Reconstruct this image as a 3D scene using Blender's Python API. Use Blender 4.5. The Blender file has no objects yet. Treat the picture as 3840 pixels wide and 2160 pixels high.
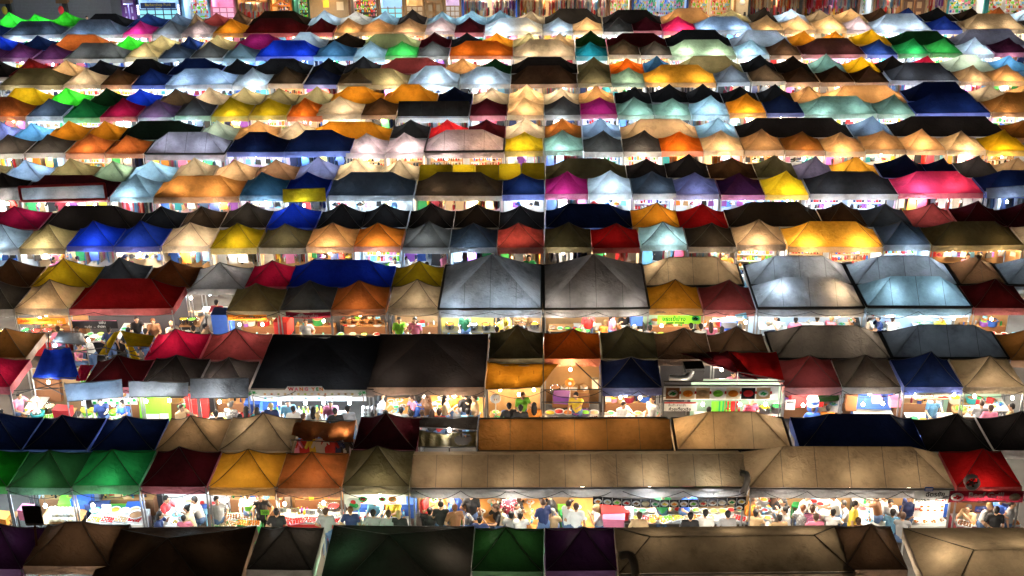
import bpy, math, random
from mathutils import Vector, Matrix, noise, Euler
R = math.radians
random.seed(11)
sc = bpy.context.scene
col = sc.collection

# ------------------------------------------------------------------ camera
CAM_Z = 24.23
TH, YAW, ROLL, LENS = R(24.967), R(1.456), R(-0.702), 47.067
FPX = LENS / 36 * 3840
_F = Vector((-math.sin(YAW) * math.cos(TH), math.cos(YAW) * math.cos(TH), -math.sin(TH)))
_R = Vector((math.cos(YAW), math.sin(YAW), 0)); _U = _R.cross(_F)
R2 = _R * math.cos(ROLL) + _U * math.sin(ROLL); U2 = -_R * math.sin(ROLL) + _U * math.cos(ROLL)
cam = bpy.data.cameras.new('camera'); cam.lens = LENS; cam.sensor_width = 36; cam.clip_end = 900; cam.clip_start = .5
camo = bpy.data.objects.new('camera', cam); col.objects.link(camo)
camo.matrix_world = Matrix(((R2.x, U2.x, -_F.x, 0), (R2.y, U2.y, -_F.y, 0), (R2.z, U2.z, -_F.z, CAM_Z), (0, 0, 0, 1)))
sc.camera = camo

# ------------------------------------------------------------------ night sky, faint added fill sun, exposure
w = bpy.data.worlds.new('World'); sc.world = w; w.use_nodes = True
wn = w.node_tree; bg = wn.nodes['Background']
sky = wn.nodes.new('ShaderNodeTexSky'); sky.sky_type = 'NISHITA'; sky.sun_disc = False
sky.sun_elevation = R(2); sky.sun_rotation = R(200); sky.air_density = 2; sky.dust_density = 4
wn.links.new(sky.outputs[0], bg.inputs[0]); bg.inputs[1].default_value = 0.02
sun = bpy.data.lights.new('fill_sun', 'SUN'); sun.energy = 0.03; sun.angle = R(5); sun.color = (1, .93, .85)  # sun lamp added for faint modelling on the fabrics, no visible source
so = bpy.data.objects.new('fill_sun', sun); col.objects.link(so); so.rotation_euler = (R(50), 0, R(-20)); so.location = (0, 0, 60)
vs = sc.view_settings; vs.view_transform = 'Standard'; vs.look = 'None'; vs.exposure = 0.3; vs.gamma = 1; vs.use_curve_mapping = False
cy = sc.cycles
cy.use_denoising = True
try: cy.denoiser = 'OPENIMAGEDENOISE'
except Exception: pass
cy.max_bounces = 5; cy.diffuse_bounces = 3; cy.transmission_bounces = 4; cy.glossy_bounces = 2; cy.transparent_max_bounces = 8
cy.sample_clamp_indirect = 3; cy.caustics_reflective = False; cy.caustics_refractive = False
cy.use_light_tree = True

# ------------------------------------------------------------------ pixels of the photograph to places
def xat(px, Y, Z):
    a = (px - 1920) / FPX; n = R2 - _F * a
    return -(Y * n.y + (Z - CAM_Z) * n.z) / n.x
def at_y(px, py, Y):
    v = _F * FPX + R2 * (px - 1920) + U2 * (1080 - py)
    k = Y / v.y; return Vector((v.x * k, Y, CAM_Z + v.z * k))
def at_z(px, py, Z):
    v = _F * FPX + R2 * (px - 1920) + U2 * (1080 - py)
    k = (Z - CAM_Z) / v.z; return Vector((v.x * k, v.y * k, Z))
CROP = {'a1': (0, 0, 1.98154), 'a2': (1270, 0, 1.98154), 'a3': (2540, 0, 1.98154),
        'b1': (0, 430, 1.98154), 'b2': (1270, 430, 1.98154), 'b3': (2540, 430, 1.98154),
        'c1': (0, 950, 1.98154), 'c2': (1270, 950, 1.98154), 'c3': (2540, 950, 1.98154),
        'e1': (0, 1530, 2.3), 'e2': (950, 1530, 2.3), 'e3': (1900, 1530, 2.3), 'e4': (2840, 1530, 2.3)}
def P(c, x, y=0):
    a, b, s = CROP[c]; return a + x / s, b + y / s
def rowY(r): return 33.27 + 6.0 * (10 - r)          # front edge of the front line of block r
EAVE = 2.25

_ts = None
def bake(o, out=None):
    """evaluate one object in a small scene of its own, so the big scene is not updated each time"""
    global _ts
    if _ts is None: _ts = bpy.data.scenes.new('workbench')
    if o.name not in _ts.collection.objects: _ts.collection.objects.link(o)
    with bpy.context.temp_override(scene=_ts, view_layer=_ts.view_layers[0]):
        dg = bpy.context.evaluated_depsgraph_get(); dg.update(); return o.evaluated_get(dg)

# ------------------------------------------------------------------ mesh helpers
class MB:
    def __init__(s): s.v = []; s.f = []; s.m = []; s.sm = []
    def add(s, vs_, fs, mi=0, smooth=False):
        o = len(s.v); s.v += [tuple(v) for v in vs_]; s.f += [tuple(i + o for i in f) for f in fs]
        s.m += [mi] * len(fs); s.sm += [smooth] * len(fs); return s
    def box(s, c, d, mi=0, rz=0, rx=0, taper=1):
        hx, hy, hz = d[0] / 2, d[1] / 2, d[2] / 2
        M = Matrix.Translation(c) @ Euler((rx, 0, rz)).to_matrix().to_4x4()
        vs_ = [M @ Vector((x * (taper if z > 0 else 1), y * (taper if z > 0 else 1), z)) for x, y, z in
               [(-hx, -hy, -hz), (hx, -hy, -hz), (hx, hy, -hz), (-hx, hy, -hz), (-hx, -hy, hz), (hx, -hy, hz), (hx, hy, hz), (-hx, hy, hz)]]
        return s.add(vs_, [(0, 3, 2, 1), (4, 5, 6, 7), (0, 1, 5, 4), (1, 2, 6, 5), (2, 3, 7, 6), (3, 0, 4, 7)], mi)
    def tube(s, a, b, r, n=6, mi=0, r2=None, cap=True):
        a, b = Vector(a), Vector(b); d = (b - a)
        if d.length < 1e-6: return s
        d.normalize(); u = d.orthogonal().normalized(); w_ = d.cross(u); r2 = r if r2 is None else r2
        vs_ = []
        for p, rr in ((a, r), (b, r2)):
            for i in range(n):
                t = 2 * math.pi * i / n; vs_.append(p + (u * math.cos(t) + w_ * math.sin(t)) * rr)
        fs = [(i, (i + 1) % n, n + (i + 1) % n, n + i) for i in range(n)]
        s.add(vs_, fs, mi, n > 5)
        if cap: s.add(vs_, [tuple(range(n - 1, -1, -1)), tuple(range(n, 2 * n))], mi)
        return s
    def path(s, pts, r, n=8, mi=0):
        pts = [Vector(p) for p in pts]; rings = []; u = None
        for i, p in enumerate(pts):
            d = (pts[min(i + 1, len(pts) - 1)] - pts[max(i - 1, 0)]).normalized()
            u = d.orthogonal().normalized() if u is None else (u - d * u.dot(d)).normalized()
            w_ = d.cross(u); rr = r[i] if isinstance(r, (list, tuple)) else r
            rings.append([p + (u * math.cos(2 * math.pi * k / n) + w_ * math.sin(2 * math.pi * k / n)) * rr for k in range(n)])
        vs_ = [q for g in rings for q in g]
        fs = [(j * n + k, j * n + (k + 1) % n, (j + 1) * n + (k + 1) % n, (j + 1) * n + k) for j in range(len(pts) - 1) for k in range(n)]
        s.add(vs_, fs, mi, True)
        return s.add(vs_, [tuple(range(n - 1, -1, -1)), tuple(len(vs_) - n + k for k in range(n))], mi)
    def lathe(s, c, prof, n=12, mi=0):
        c = Vector(c); vs_ = []
        for r, z in prof:
            for i in range(n):
                t = 2 * math.pi * i / n; vs_.append(c + Vector((r * math.cos(t), r * math.sin(t), z)))
        fs = [(j * n + i, j * n + (i + 1) % n, (j + 1) * n + (i + 1) % n, (j + 1) * n + i) for j in range(len(prof) - 1) for i in range(n)]
        return s.add(vs_, fs, mi, True)
    def ball(s, c, r, n=8, mi=0, sz=1.0):
        k = max(3, n // 2)
        return s.lathe(c, [(max(1e-4, r * math.sin(math.pi * j / k)), -r * sz * math.cos(math.pi * j / k)) for j in range(k + 1)], n, mi)
    def patch(s, fn, nu, nv, mi=0, smooth=True):
        vs_ = [fn(i / nu, j / nv) for j in range(nv + 1) for i in range(nu + 1)]
        fs = [(j * (nu + 1) + i, j * (nu + 1) + i + 1, (j + 1) * (nu + 1) + i + 1, (j + 1) * (nu + 1) + i) for j in range(nv) for i in range(nu)]
        return s.add(vs_, fs, mi, smooth)
    def mesh(s, name, mats):
        me = bpy.data.meshes.new(name); me.from_pydata(s.v, [], s.f)
        for m in (mats if isinstance(mats, (list, tuple)) else [mats]): me.materials.append(m)
        me.polygons.foreach_set('material_index', s.m); me.polygons.foreach_set('use_smooth', s.sm)
        me.update(); return me
    def obj(s, name, mats, parent=None, loc=None, rz=0, **props):
        return link(name, s.mesh(name, mats), parent, loc, rz, **props)
def _fit(s):
    for a, b_ in ((' from left,', ' left,'), (' along table', ' on table'), ('Skirted sales ', 'Sales '), ('the ', ''), (' packed', '')):
        if len(s.split()) <= 16: break
        s = s.replace(a, b_)
    return ' '.join(s.split()[:16])
def link(name, data, parent=None, loc=None, rz=0, **props):
    if props.get('label'): props['label'] = _fit(props['label'])
    o = bpy.data.objects.new(name, data); col.objects.link(o)
    if parent: o.parent = parent
    if loc is not None: o.location = loc
    if rz: o.rotation_euler.z = rz
    for k, v in props.items():
        if v is not None: o[k] = v
    return o
def thing(name, label, cat, loc=(0, 0, 0), rz=0, group=None):
    return link(name, None, None, loc, rz, label=label, category=cat, group=group)
def copy_thing(root, loc, rz, label, group=None, scale=None):
    r_ = root.copy(); col.objects.link(r_); r_.location = loc; r_.rotation_euler = (0, 0, rz); r_['label'] = label
    if scale: r_.scale = scale
    if group: r_['group'] = group
    for ch in list(root.children):
        c_ = ch.copy(); col.objects.link(c_); c_.parent = r_
        for g_ in ch.children:
            d_ = g_.copy(); col.objects.link(d_); d_.parent = c_
    return r_

# ------------------------------------------------------------------ materials
def new_mat(name):
    m = bpy.data.materials.new(name); m.use_nodes = True; nt = m.node_tree; nt.nodes.clear()
    return m, nt, nt.nodes.new('ShaderNodeOutputMaterial')
_pm = {}
def paint(name, c, rough=.6, metal=0, var=.15, scale=6, bump=0.0, spec=.4):
    if name in _pm: return _pm[name]
    m, nt, out = new_mat(name); b = nt.nodes.new('ShaderNodeBsdfPrincipled')
    tc = nt.nodes.new('ShaderNodeTexCoord'); nz = nt.nodes.new('ShaderNodeTexNoise'); nz.inputs['Scale'].default_value = scale; nz.inputs['Detail'].default_value = 5
    nt.links.new(tc.outputs['Object'], nz.inputs['Vector'])
    mx = nt.nodes.new('ShaderNodeMix'); mx.data_type = 'RGBA'
    mx.inputs[6].default_value = (*[x * (1 - var) for x in c], 1); mx.inputs[7].default_value = (*[min(1, x * (1 + var)) for x in c], 1)
    nt.links.new(nz.outputs['Fac'], mx.inputs[0]); nt.links.new(mx.outputs[2], b.inputs['Base Color'])
    b.inputs['Roughness'].default_value = rough; b.inputs['Metallic'].default_value = metal; b.inputs['Specular IOR Level'].default_value = spec
    if bump:
        bp = nt.nodes.new('ShaderNodeBump'); bp.inputs['Strength'].default_value = bump; bp.inputs['Distance'].default_value = .02
        nt.links.new(nz.outputs['Fac'], bp.inputs['Height']); nt.links.new(bp.outputs[0], b.inputs['Normal'])
    nt.links.new(b.outputs[0], out.inputs[0]); _pm[name] = m; return m
def emit(name, c, s):
    if name in _pm: return _pm[name]
    m, nt, out = new_mat(name); e = nt.nodes.new('ShaderNodeEmission'); e.inputs[0].default_value = (*c, 1); e.inputs[1].default_value = s
    nt.links.new(e.outputs[0], out.inputs[0]); m.cycles.emission_sampling = 'NONE'; _pm[name] = m; return m

# fabric: outer albedo + transmitted colour; the glow comes only from the lamps that hang underneath
FAB = {  # name: (transmitted tint, outer albedo, word)
 'white': ((.86, .94, 1), (.38, .41, .45), 'white'), 'cream': ((1, .77, .49), (.34, .28, .19), 'cream'),
 'tan': ((1, .62, .31), (.24, .165, .1), 'tan'), 'amber': ((1, .46, .04), (.42, .2, .02), 'amber'),
 'orange': ((1, .22, .02), (.5, .09, .012), 'orange'), 'rust': ((1, .33, .1), (.26, .09, .035), 'rust brown'),
 'red': ((1, .02, .02), (.4, .012, .014), 'red'), 'crimson': ((1, .02, .1), (.33, .008, .035), 'crimson'),
 'rose': ((1, .17, .18), (.3, .07, .075), 'dusty rose'), 'maroon': ((.8, .06, .08), (.07, .01, .016), 'maroon'),
 'plum': ((.55, .12, .4), (.07, .018, .05), 'plum'), 'hotpink': ((1, .05, .15), (.42, .018, .06), 'hot pink'), 'magenta': ((1, .04, .3), (.4, .015, .12), 'magenta'),
 'yellow': ((1, .68, .02), (.55, .36, .02), 'yellow'), 'mustard': ((.95, .68, .02), (.26, .2, .015), 'mustard'),
 'olive': ((.85, .72, .35), (.13, .115, .06), 'olive'), 'lime': ((.06, 1, .05), (.02, .36, .02), 'lime green'),
 'green': ((.06, .75, .15), (.015, .17, .05), 'green'), 'silver': ((.75, .88, 1), (.34, .38, .43), 'silver grey'), 'dkgreen': ((.12, .5, .12), (.012, .04, .014), 'dark green'),
 'sage': ((.58, .92, .66), (.15, .23, .17), 'sage green'), 'teal': ((.04, .65, .7), (.015, .17, .18), 'teal'),
 'sky': ((.25, .62, 1), (.05, .2, .4), 'sky blue'), 'blue': ((.03, .1, 1), (.01, .035, .36), 'blue'),
 'navy': ((.1, .2, .7), (.008, .014, .06), 'navy'), 'slate': ((.6, .75, 1), (.07, .085, .11), 'slate'),
 'grey': ((.92, .93, 1), (.17, .17, .18), 'grey'), 'charcoal': ((1, .85, .72), (.035, .031, .029), 'charcoal'),
 'brown': ((1, .55, .3), (.07, .042, .028), 'brown'), 'black': ((1, .85, .85), (.010, .0085, .0095), 'black'),
 'lavender': ((.66, .6, 1), (.18, .16, .3), 'lavender'), 'taupe': ((1, .72, .42), (.17, .13, .085), 'taupe'),
 'pale': ((.74, 1, .86), (.3, .38, .33), 'pale green'), 'mauve': ((.92, .76, .9), (.22, .18, .22), 'mauve'),
 'aqua': ((.64, .9, 1), (.22, .34, .38), 'pale aqua'), 'umber': ((1, .42, .1), (.16, .07, .02), 'burnt orange'),
}
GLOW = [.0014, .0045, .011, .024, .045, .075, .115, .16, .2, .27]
_fm = {}
def fabric(name, g, valance=False):
    k = (name, g, valance)
    if k in _fm: return _fm[k]
    t, d, _ = FAB[name]
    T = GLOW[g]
    if valance:  # paler than the canopy cloth: aisle lamplight put into the valance colour
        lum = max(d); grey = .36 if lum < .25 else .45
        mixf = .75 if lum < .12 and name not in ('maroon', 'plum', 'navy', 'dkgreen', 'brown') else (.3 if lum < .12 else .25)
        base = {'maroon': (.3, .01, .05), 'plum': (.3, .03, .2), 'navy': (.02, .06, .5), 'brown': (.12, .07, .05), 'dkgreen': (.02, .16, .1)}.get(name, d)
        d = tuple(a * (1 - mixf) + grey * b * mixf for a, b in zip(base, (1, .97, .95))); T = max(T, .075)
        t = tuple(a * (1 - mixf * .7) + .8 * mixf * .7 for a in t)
    m, nt, out = new_mat(('valance_' if valance else 'canopy_') + name + '_' + str(g)); N = nt.nodes; L = nt.links
    tc = N.new('ShaderNodeTexCoord'); oi = N.new('ShaderNodeObjectInfo')
    off = N.new('ShaderNodeVectorMath'); off.operation = 'ADD'; cmb = N.new('ShaderNodeVectorMath'); cmb.operation = 'SCALE'
    L.new(oi.outputs['Location'], cmb.inputs[0]); cmb.inputs['Scale'].default_value = 1.37
    L.new(tc.outputs['Object'], off.inputs[0]); L.new(cmb.outputs[0], off.inputs[1])
    n1 = N.new('ShaderNodeTexNoise'); n1.inputs['Scale'].default_value = 1.3; n1.inputs['Detail'].default_value = 6; n1.inputs['Roughness'].default_value = .62
    n2 = N.new('ShaderNodeTexNoise'); n2.inputs['Scale'].default_value = 4.5; n2.inputs['Detail'].default_value = 3; n2.inputs['Distortion'].default_value = 1.2
    L.new(off.outputs[0], n1.inputs['Vector']); L.new(off.outputs[0], n2.inputs['Vector'])
    mr = N.new('ShaderNodeMapRange'); mr.inputs[1].default_value = .3; mr.inputs[2].default_value = .7; mr.inputs[3].default_value = .66; mr.inputs[4].default_value = 1.15
    L.new(n1.outputs['Fac'], mr.inputs[0])
    n3 = N.new('ShaderNodeTexNoise'); n3.inputs['Scale'].default_value = .85; n3.inputs['Detail'].default_value = 7; n3.inputs['Roughness'].default_value = .7
    L.new(off.outputs[0], n3.inputs['Vector']); st = N.new('ShaderNodeMapRange'); st.inputs[1].default_value = .54; st.inputs[2].default_value = .72; st.inputs[3].default_value = 1; st.inputs[4].default_value = .5; L.new(n3.outputs['Fac'], st.inputs[0])
    mm = N.new('ShaderNodeMath'); mm.operation = 'MULTIPLY'; L.new(mr.outputs[0], mm.inputs[0]); L.new(st.outputs[0], mm.inputs[1]); mr = mm
    def tint(c):
        s_ = N.new('ShaderNodeVectorMath'); s_.operation = 'SCALE'; s_.inputs[0].default_value = c; L.new(mr.outputs[0], s_.inputs['Scale']); return s_
    bp = N.new('ShaderNodeBump'); bp.inputs['Strength'].default_value = .8; bp.inputs['Distance'].default_value = .05; L.new(n2.outputs['Fac'], bp.inputs['Height'])
    df = N.new('ShaderNodeBsdfDiffuse'); tr = N.new('ShaderNodeBsdfTranslucent'); gl = N.new('ShaderNodeBsdfGlossy'); gl.inputs['Roughness'].default_value = .42
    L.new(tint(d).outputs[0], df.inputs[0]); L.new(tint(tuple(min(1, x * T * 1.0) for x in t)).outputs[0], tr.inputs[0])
    gl.inputs[0].default_value = (.012, .012, .012, 1)
    for b in (df, tr, gl): L.new(bp.outputs[0], b.inputs['Normal'])
    a = N.new('ShaderNodeAddShader'); L.new(df.outputs[0], a.inputs[0]); L.new(tr.outputs[0], a.inputs[1])
    a2 = N.new('ShaderNodeAddShader'); L.new(a.outputs[0], a2.inputs[0]); L.new(gl.outputs[0], a2.inputs[1]); L.new(a2.outputs[0], out.inputs[0])
    _fm[k] = m; return m
steel = paint('galvanised_steel', (.35, .35, .36), .45, .8)
darkbar = paint('dark_frame_steel', (.09, .09, .095), .5, .5)
LT = {'c': (.68, .87, 1.0), 'b': (.5, .68, 1.0), 'w': (1.0, .68, .36), 'n': (1.0, .87, .70), 'p': (1.0, .45, .8), 'g': (.3, 1, .5)}
_ld = {}
def lamp_data(t, e):
    k = (t, round(e / 10) * 10)
    if k not in _ld:
        l = bpy.data.lights.new('lamp_' + t, 'POINT'); l.energy = max(5, k[1]); l.color = LT[t]; l.shadow_soft_size = .08; _ld[k] = l
    return _ld[k]
_bulb = {}
def bulb_mesh(t):
    if t not in _bulb:
        b = MB(); b.lathe((0, 0, 0), [(.002, -.09), (.045, -.07), (.062, -.02), (.045, .025), (.018, .06)], 10, 0)
        b.tube((0, 0, .045), (0, 0, .12), .018, 8, 1)
        _bulb[t] = b.mesh('lamp_bulb', [emit('lit_bulb_' + t, LT[t], 22), paint('bulb_socket', (.05, .05, .05))])
    return _bulb[t]
def hang_lamp(parent, loc, t, e):
    b = link('lamp_bulb', bulb_mesh(t), parent, loc)
    l = link('lamp_light', lamp_data(t, e), b, (0, 0, -.02)); return b
ORD = ['first', 'second', 'third', 'fourth', 'fifth', 'sixth', 'seventh', 'eighth', 'ninth', 'tenth', 'eleventh', 'twelfth', 'thirteenth', 'fourteenth', 'fifteenth',
       'sixteenth', 'seventeenth', 'eighteenth', 'nineteenth', 'twentieth', 'twenty-first', 'twenty-second', 'twenty-third', 'twenty-fourth', 'twenty-fifth', 'twenty-sixth', 'twenty-seventh', 'twenty-eighth', 'twenty-ninth', 'thirtieth'] + ['far'] * 60

# ------------------------------------------------------------------ ground
def ground():
    m, nt, out = new_mat('worn_asphalt'); N = nt.nodes; L = nt.links
    b = N.new('ShaderNodeBsdfPrincipled'); tc = N.new('ShaderNodeTexCoord')
    n1 = N.new('ShaderNodeTexNoise'); n1.inputs['Scale'].default_value = .6; n1.inputs['Detail'].default_value = 8
    n2 = N.new('ShaderNodeTexNoise'); n2.inputs['Scale'].default_value = 40
    L.new(tc.outputs['Object'], n1.inputs[0]); L.new(tc.outputs['Object'], n2.inputs[0])
    cr = N.new('ShaderNodeValToRGB'); cr.color_ramp.elements[0].position = .35; cr.color_ramp.elements[0].color = (.055, .05, .046, 1)
    cr.color_ramp.elements[1].position = .7; cr.color_ramp.elements[1].color = (.14, .13, .12, 1); L.new(n1.outputs['Fac'], cr.inputs[0]); L.new(cr.outputs[0], b.inputs['Base Color'])
    bp = N.new('ShaderNodeBump'); bp.inputs['Strength'].default_value = .3; L.new(n2.outputs['Fac'], bp.inputs['Height']); L.new(bp.outputs[0], b.inputs['Normal'])
    b.inputs['Roughness'].default_value = .8; L.new(b.outputs[0], out.inputs[0])
    g = MB(); g.patch(lambda u, v: (-300 + 600 * u, -80 + 600 * v, 0), 6, 6)
    g.obj('ground', m, kind='structure')
ground()
# ------------------------------------------------------------------ canopies
def cloth_noise(x, y, seed, s=1.0):
    return noise.noise(Vector((x * s + seed * 7.3, y * s - seed * 3.1, seed)))
def canopy_mesh(w, d, h, kind, seed, fine, sag=.05, inset=None):
    hw, hd = w / 2, d / 2
    if inset is None: inset = min(hd, hw)
    if kind == 'p': ra = rb = Vector((0, 0, h))
    elif kind == 'v': ra, rb = Vector((-hw + .02, 0, h)), Vector((hw - .02, 0, h))
    else: ra, rb = Vector((-hw + inset, 0, h)), Vector((hw - inset, 0, h))
    if kind == 'p':
        ra = rb = Vector((random.uniform(-.05, .05) * w, random.uniform(-.04, .04) * d, h))
    C = [Vector((-hw, -hd, 0)), Vector((hw, -hd, 0)), Vector((hw, hd, 0)), Vector((-hw, hd, 0))]
    b = MB(); p = {'p': 1.42, 'r': 1.36, 'm': 1.06, 'v': 1.06}[kind]
    if kind == 'p' and w > 3: p = 1.06
    panels = [(ra, rb, C[0], C[1]), (rb, rb, C[1], C[2]), (rb, ra, C[2], C[3]), (ra, ra, C[3], C[0])]
    wr = .022 if p > 1.1 else .012
    for pi, (ta, tb, ca, cb) in enumerate(panels):
        L_ = (cb - ca).length; nu = max(6, int(L_ * (7 if fine else 4))); nv = 12 if fine else 8
        K = 2.2 + random.random() * 2
        def fn(u, v):
            q = (ta.lerp(tb, u)).lerp(ca.lerp(cb, u), v)
            z = h * (1 - v) ** p
            e = math.sin(math.pi * u) if ta == tb or kind == 'v' else (min(1, min(u, 1 - u) * 6) ** .7)
            z -= sag * e * math.sin(math.pi * min(1, v * 1.0)) * (1 + .5 * cloth_noise(q.x, q.y, seed, .7))
            fr = v * (1 - v) * 4
            z += wr * cloth_noise(q.x, q.y, seed + pi, 1.6) * (fr + .25) * e
            # folds running from the peak and from the tied corners
            z += wr * .55 * fr * e * math.sin((u * K + .3 * cloth_noise(u, v, seed, 2)) * 6.28 * (1.5 if fine else 1))
            ed = 1 - abs(2 * u - 1)
            q.z = z - (.02 * math.sin(math.pi * u) if v > .99 and kind in 'pr' else 0)
            return q
        b.patch(fn, nu, nv)
    return b, ra, rb, C
def valance_strip(mb, a, b_, z0, drop, seed, out, amp=.02, mi=0, scallop=0):
    a, b_ = Vector(a), Vector(b_); L_ = (b_ - a).length; n = max(6, int(L_ * 5))
    def fn(u, v):
        q = a.lerp(b_, u); sc_ = (1 - abs(math.sin(u * L_ / scallop * math.pi))) * .06 if scallop else 0
        o = out * (amp * cloth_noise(q.x * 1.7, q.y * 1.7, seed) + .012) * v * 2
        return (q.x + o.x, q.y + o.y, z0 - v * (drop + .025 * cloth_noise(q.x, q.y, seed + 5, .8) - sc_ * v))
    mb.patch(fn, n, 3, mi)
_leg = None
def leg_mesh():
    global _leg
    if _leg is None:
        b = MB(); b.box((0, 0, 1.1), (.045, .045, 2.2)); b.box((0, 0, .01), (.12, .12, .02)); b.box((0, 0, 1.35), (.055, .055, .12))
        _leg = b.mesh('leg', steel)
    return _leg
TENTS = []
def make_tent(name, cx, y0, w, d, kind, colr, glow, lt, line, h=None, sag=None, eave=None, drop=None, lamps=None, power=1.0, val=None, valg=None, legs=True, fine=None, seams=0, inset=None, piping=False, rz=None, valc=None, lampy=None, tape=True):
    seed = random.random() * 50
    if fine is None: fine = line >= 15
    eave = EAVE + random.uniform(-.06, .06) if eave is None else eave
    h = (random.uniform(.66, .82) if kind in 'pr' else .82) if h is None else h
    sag = (random.uniform(.05, .11) if kind in 'pr' else .02) if sag is None else sag
    if kind in 'mv' and drop is None: drop = .34
    drop = random.uniform(.24, .3) if drop is None else drop
    root = link(name, None, None, (cx, y0 + d / 2, 0), random.uniform(-.012, .012) if rz is None else rz)
    root.rotation_euler.x = random.uniform(-.012, .012); root.rotation_euler.y = random.uniform(-.01, .01)
    cb, ra, rb, C = canopy_mesh(w - .03, d - .03, h, kind, seed, fine, sag, inset)
    can = cb.obj('canopy', fabric(colr, glow), root, (0, 0, eave))
    vb = MB(); outs = [Vector((0, -1, 0)), Vector((1, 0, 0)), Vector((0, 1, 0)), Vector((-1, 0, 0))]
    for i in range(4):
        valance_strip(vb, C[i], C[(i + 1) % 4], 0, drop, seed, outs[i], .03 if fine else .02)
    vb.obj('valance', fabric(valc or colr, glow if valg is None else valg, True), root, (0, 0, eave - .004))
    # frame: eave bars, scissor bars and hip poles right under the cloth
    fb = MB(); e = -.03
    for i in range(4):
        a, c = C[i] * .985, C[(i + 1) % 4] * .985; a.z = c.z = -.05
        n = max(2, 2 * round((c - a).length / 2))
        for k in range(n):
            p, q = a.lerp(c, k / n), a.lerp(c, (k + 1) / n)
            up, dn = -.05, -.24
            fb.tube((p.x, p.y, up if k % 2 else dn), (q.x, q.y, dn if k % 2 else up), .015, 4, cap=False)
            fb.tube((p.x, p.y, dn if k % 2 else up), (q.x, q.y, up if k % 2 else dn), .015, 4, cap=False)
    for cnr, top in ((C[0], ra), (C[1], rb), (C[2], rb), (C[3], ra)):
        pts = []
        for k in range(7):
            v = k / 6; q = Vector(top).lerp(cnr * .985, v); q.z = h * (1 - v) ** (1.4 if kind in 'pr' else 1.06) - .035; pts.append(q)
        fb.path(pts, .013 if kind in 'pr' else .018, 5)
    if kind in 'rmv': fb.tube((ra.x, ra.y, h - .04), (rb.x, rb.y, h - .04), .015, 5)
    if kind in 'mv':
        for i in range(4):
            a, c = C[i] * .99, C[(i + 1) % 4] * .99; fb.tube((a.x, a.y, -.05), (c.x, c.y, -.05), .03, 5)
    fb.obj('frame', darkbar, root, (0, 0, eave))
    if piping:
        pb = MB()
        for i in range(4): pb.tube(C[i] + Vector((0, 0, .015)), C[(i + 1) % 4] + Vector((0, 0, .015)), .045, 6)
        pb.obj('edge_piping', paint('black_piping', (.012, .012, .012), .7), root, (0, 0, eave))
    if seams:
        for k in range(1, seams):
            sb = MB()
            x = -w / 2 + w * k / seams
            if kind == 'v': inx = ra.x + .01
            lo, hi = ra.x, rb.x
            # where the seam meets the hip on the front slope
            if x < lo: f_ = (x + w / 2) / (lo + w / 2)
            elif x > hi: f_ = (w / 2 - x) / (w / 2 - hi)
            else: f_ = 1
            n_ = 8; pts = []
            for j in range(n_ + 1):
                v = 1 - f_ * j / n_; q = Vector((x, -d / 2 * v, h * (1 - v) ** 1.06 + .008)); pts.append(q)
            sb.path(pts, .009, 4)
            sb.obj('seam', paint('dark_seam_tape', (.02, .018, .016), .7), root, (0, 0, eave))
    if line >= 13 and not seams and tape:
        hm = paint('hip_tape_light', (.1, .095, .085), .7) if glow <= 2 else paint('hip_tape_dark', (.05, .04, .03), .7)
        for cnr, top in ((C[0], ra), (C[1], rb), (C[2], rb), (C[3], ra)):
            pts = []
            for k in range(9):
                v = k / 8; q = Vector(top).lerp(cnr, v); q.z = h * (1 - v) ** (1.42 if kind == 'p' and w <= 3 else (1.36 if kind == 'r' else 1.06)) + .006; pts.append(q)
            sb = MB(); sb.path(pts, .011, 4); sb.obj('hip_tape', hm, root, (0, 0, eave))
    if legs:
        for i in range(4):
            q = C[i] * .98; link('leg', leg_mesh(), root, (q.x, q.y, 0))
    nl = lamps if lamps is not None else (1 if w < 3.2 else max(2, round(w / 2.1)))
    lts = lt if len(lt) == nl else lt * nl
    for k in range(nl):
        x = (k + .5) / nl * w - w / 2 + random.uniform(-.2, .2)
        yy = ((-d / 2 + .5 + random.uniform(-.2, .25)) if line % 2 == 0 else random.uniform(.1, .5)) if lampy is None else lampy
        if kind == 'm' and line in (15, 16, 17): hang_lamp(root, (x, yy + .25, eave + .2), lts[k], 300 * random.uniform(.6, 1.2)); yy -= .1
        hang_lamp(root, (x, yy, eave - (random.uniform(.34, .5) if line % 2 == 0 else random.uniform(.2, .35))), lts[k], (540 if line < 15 else (320 if line not in (15, 16, 17) or kind != 'm' else 190)) * power * random.uniform(.75, 1.25))
    t = dict(root=root, cx=cx, y0=y0, w=w, d=d, kind=kind, col=colr, glow=glow, lt=lt, line=line, word=FAB[colr][2], eave=eave, drop=drop)
    TENTS.append(t); return t
NAME = {'p': 'peaked_tent', 'r': 'ridge_tent', 'm': 'marquee', 'v': 'vaulted_tent', 'c': 'clear_tent'}

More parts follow.
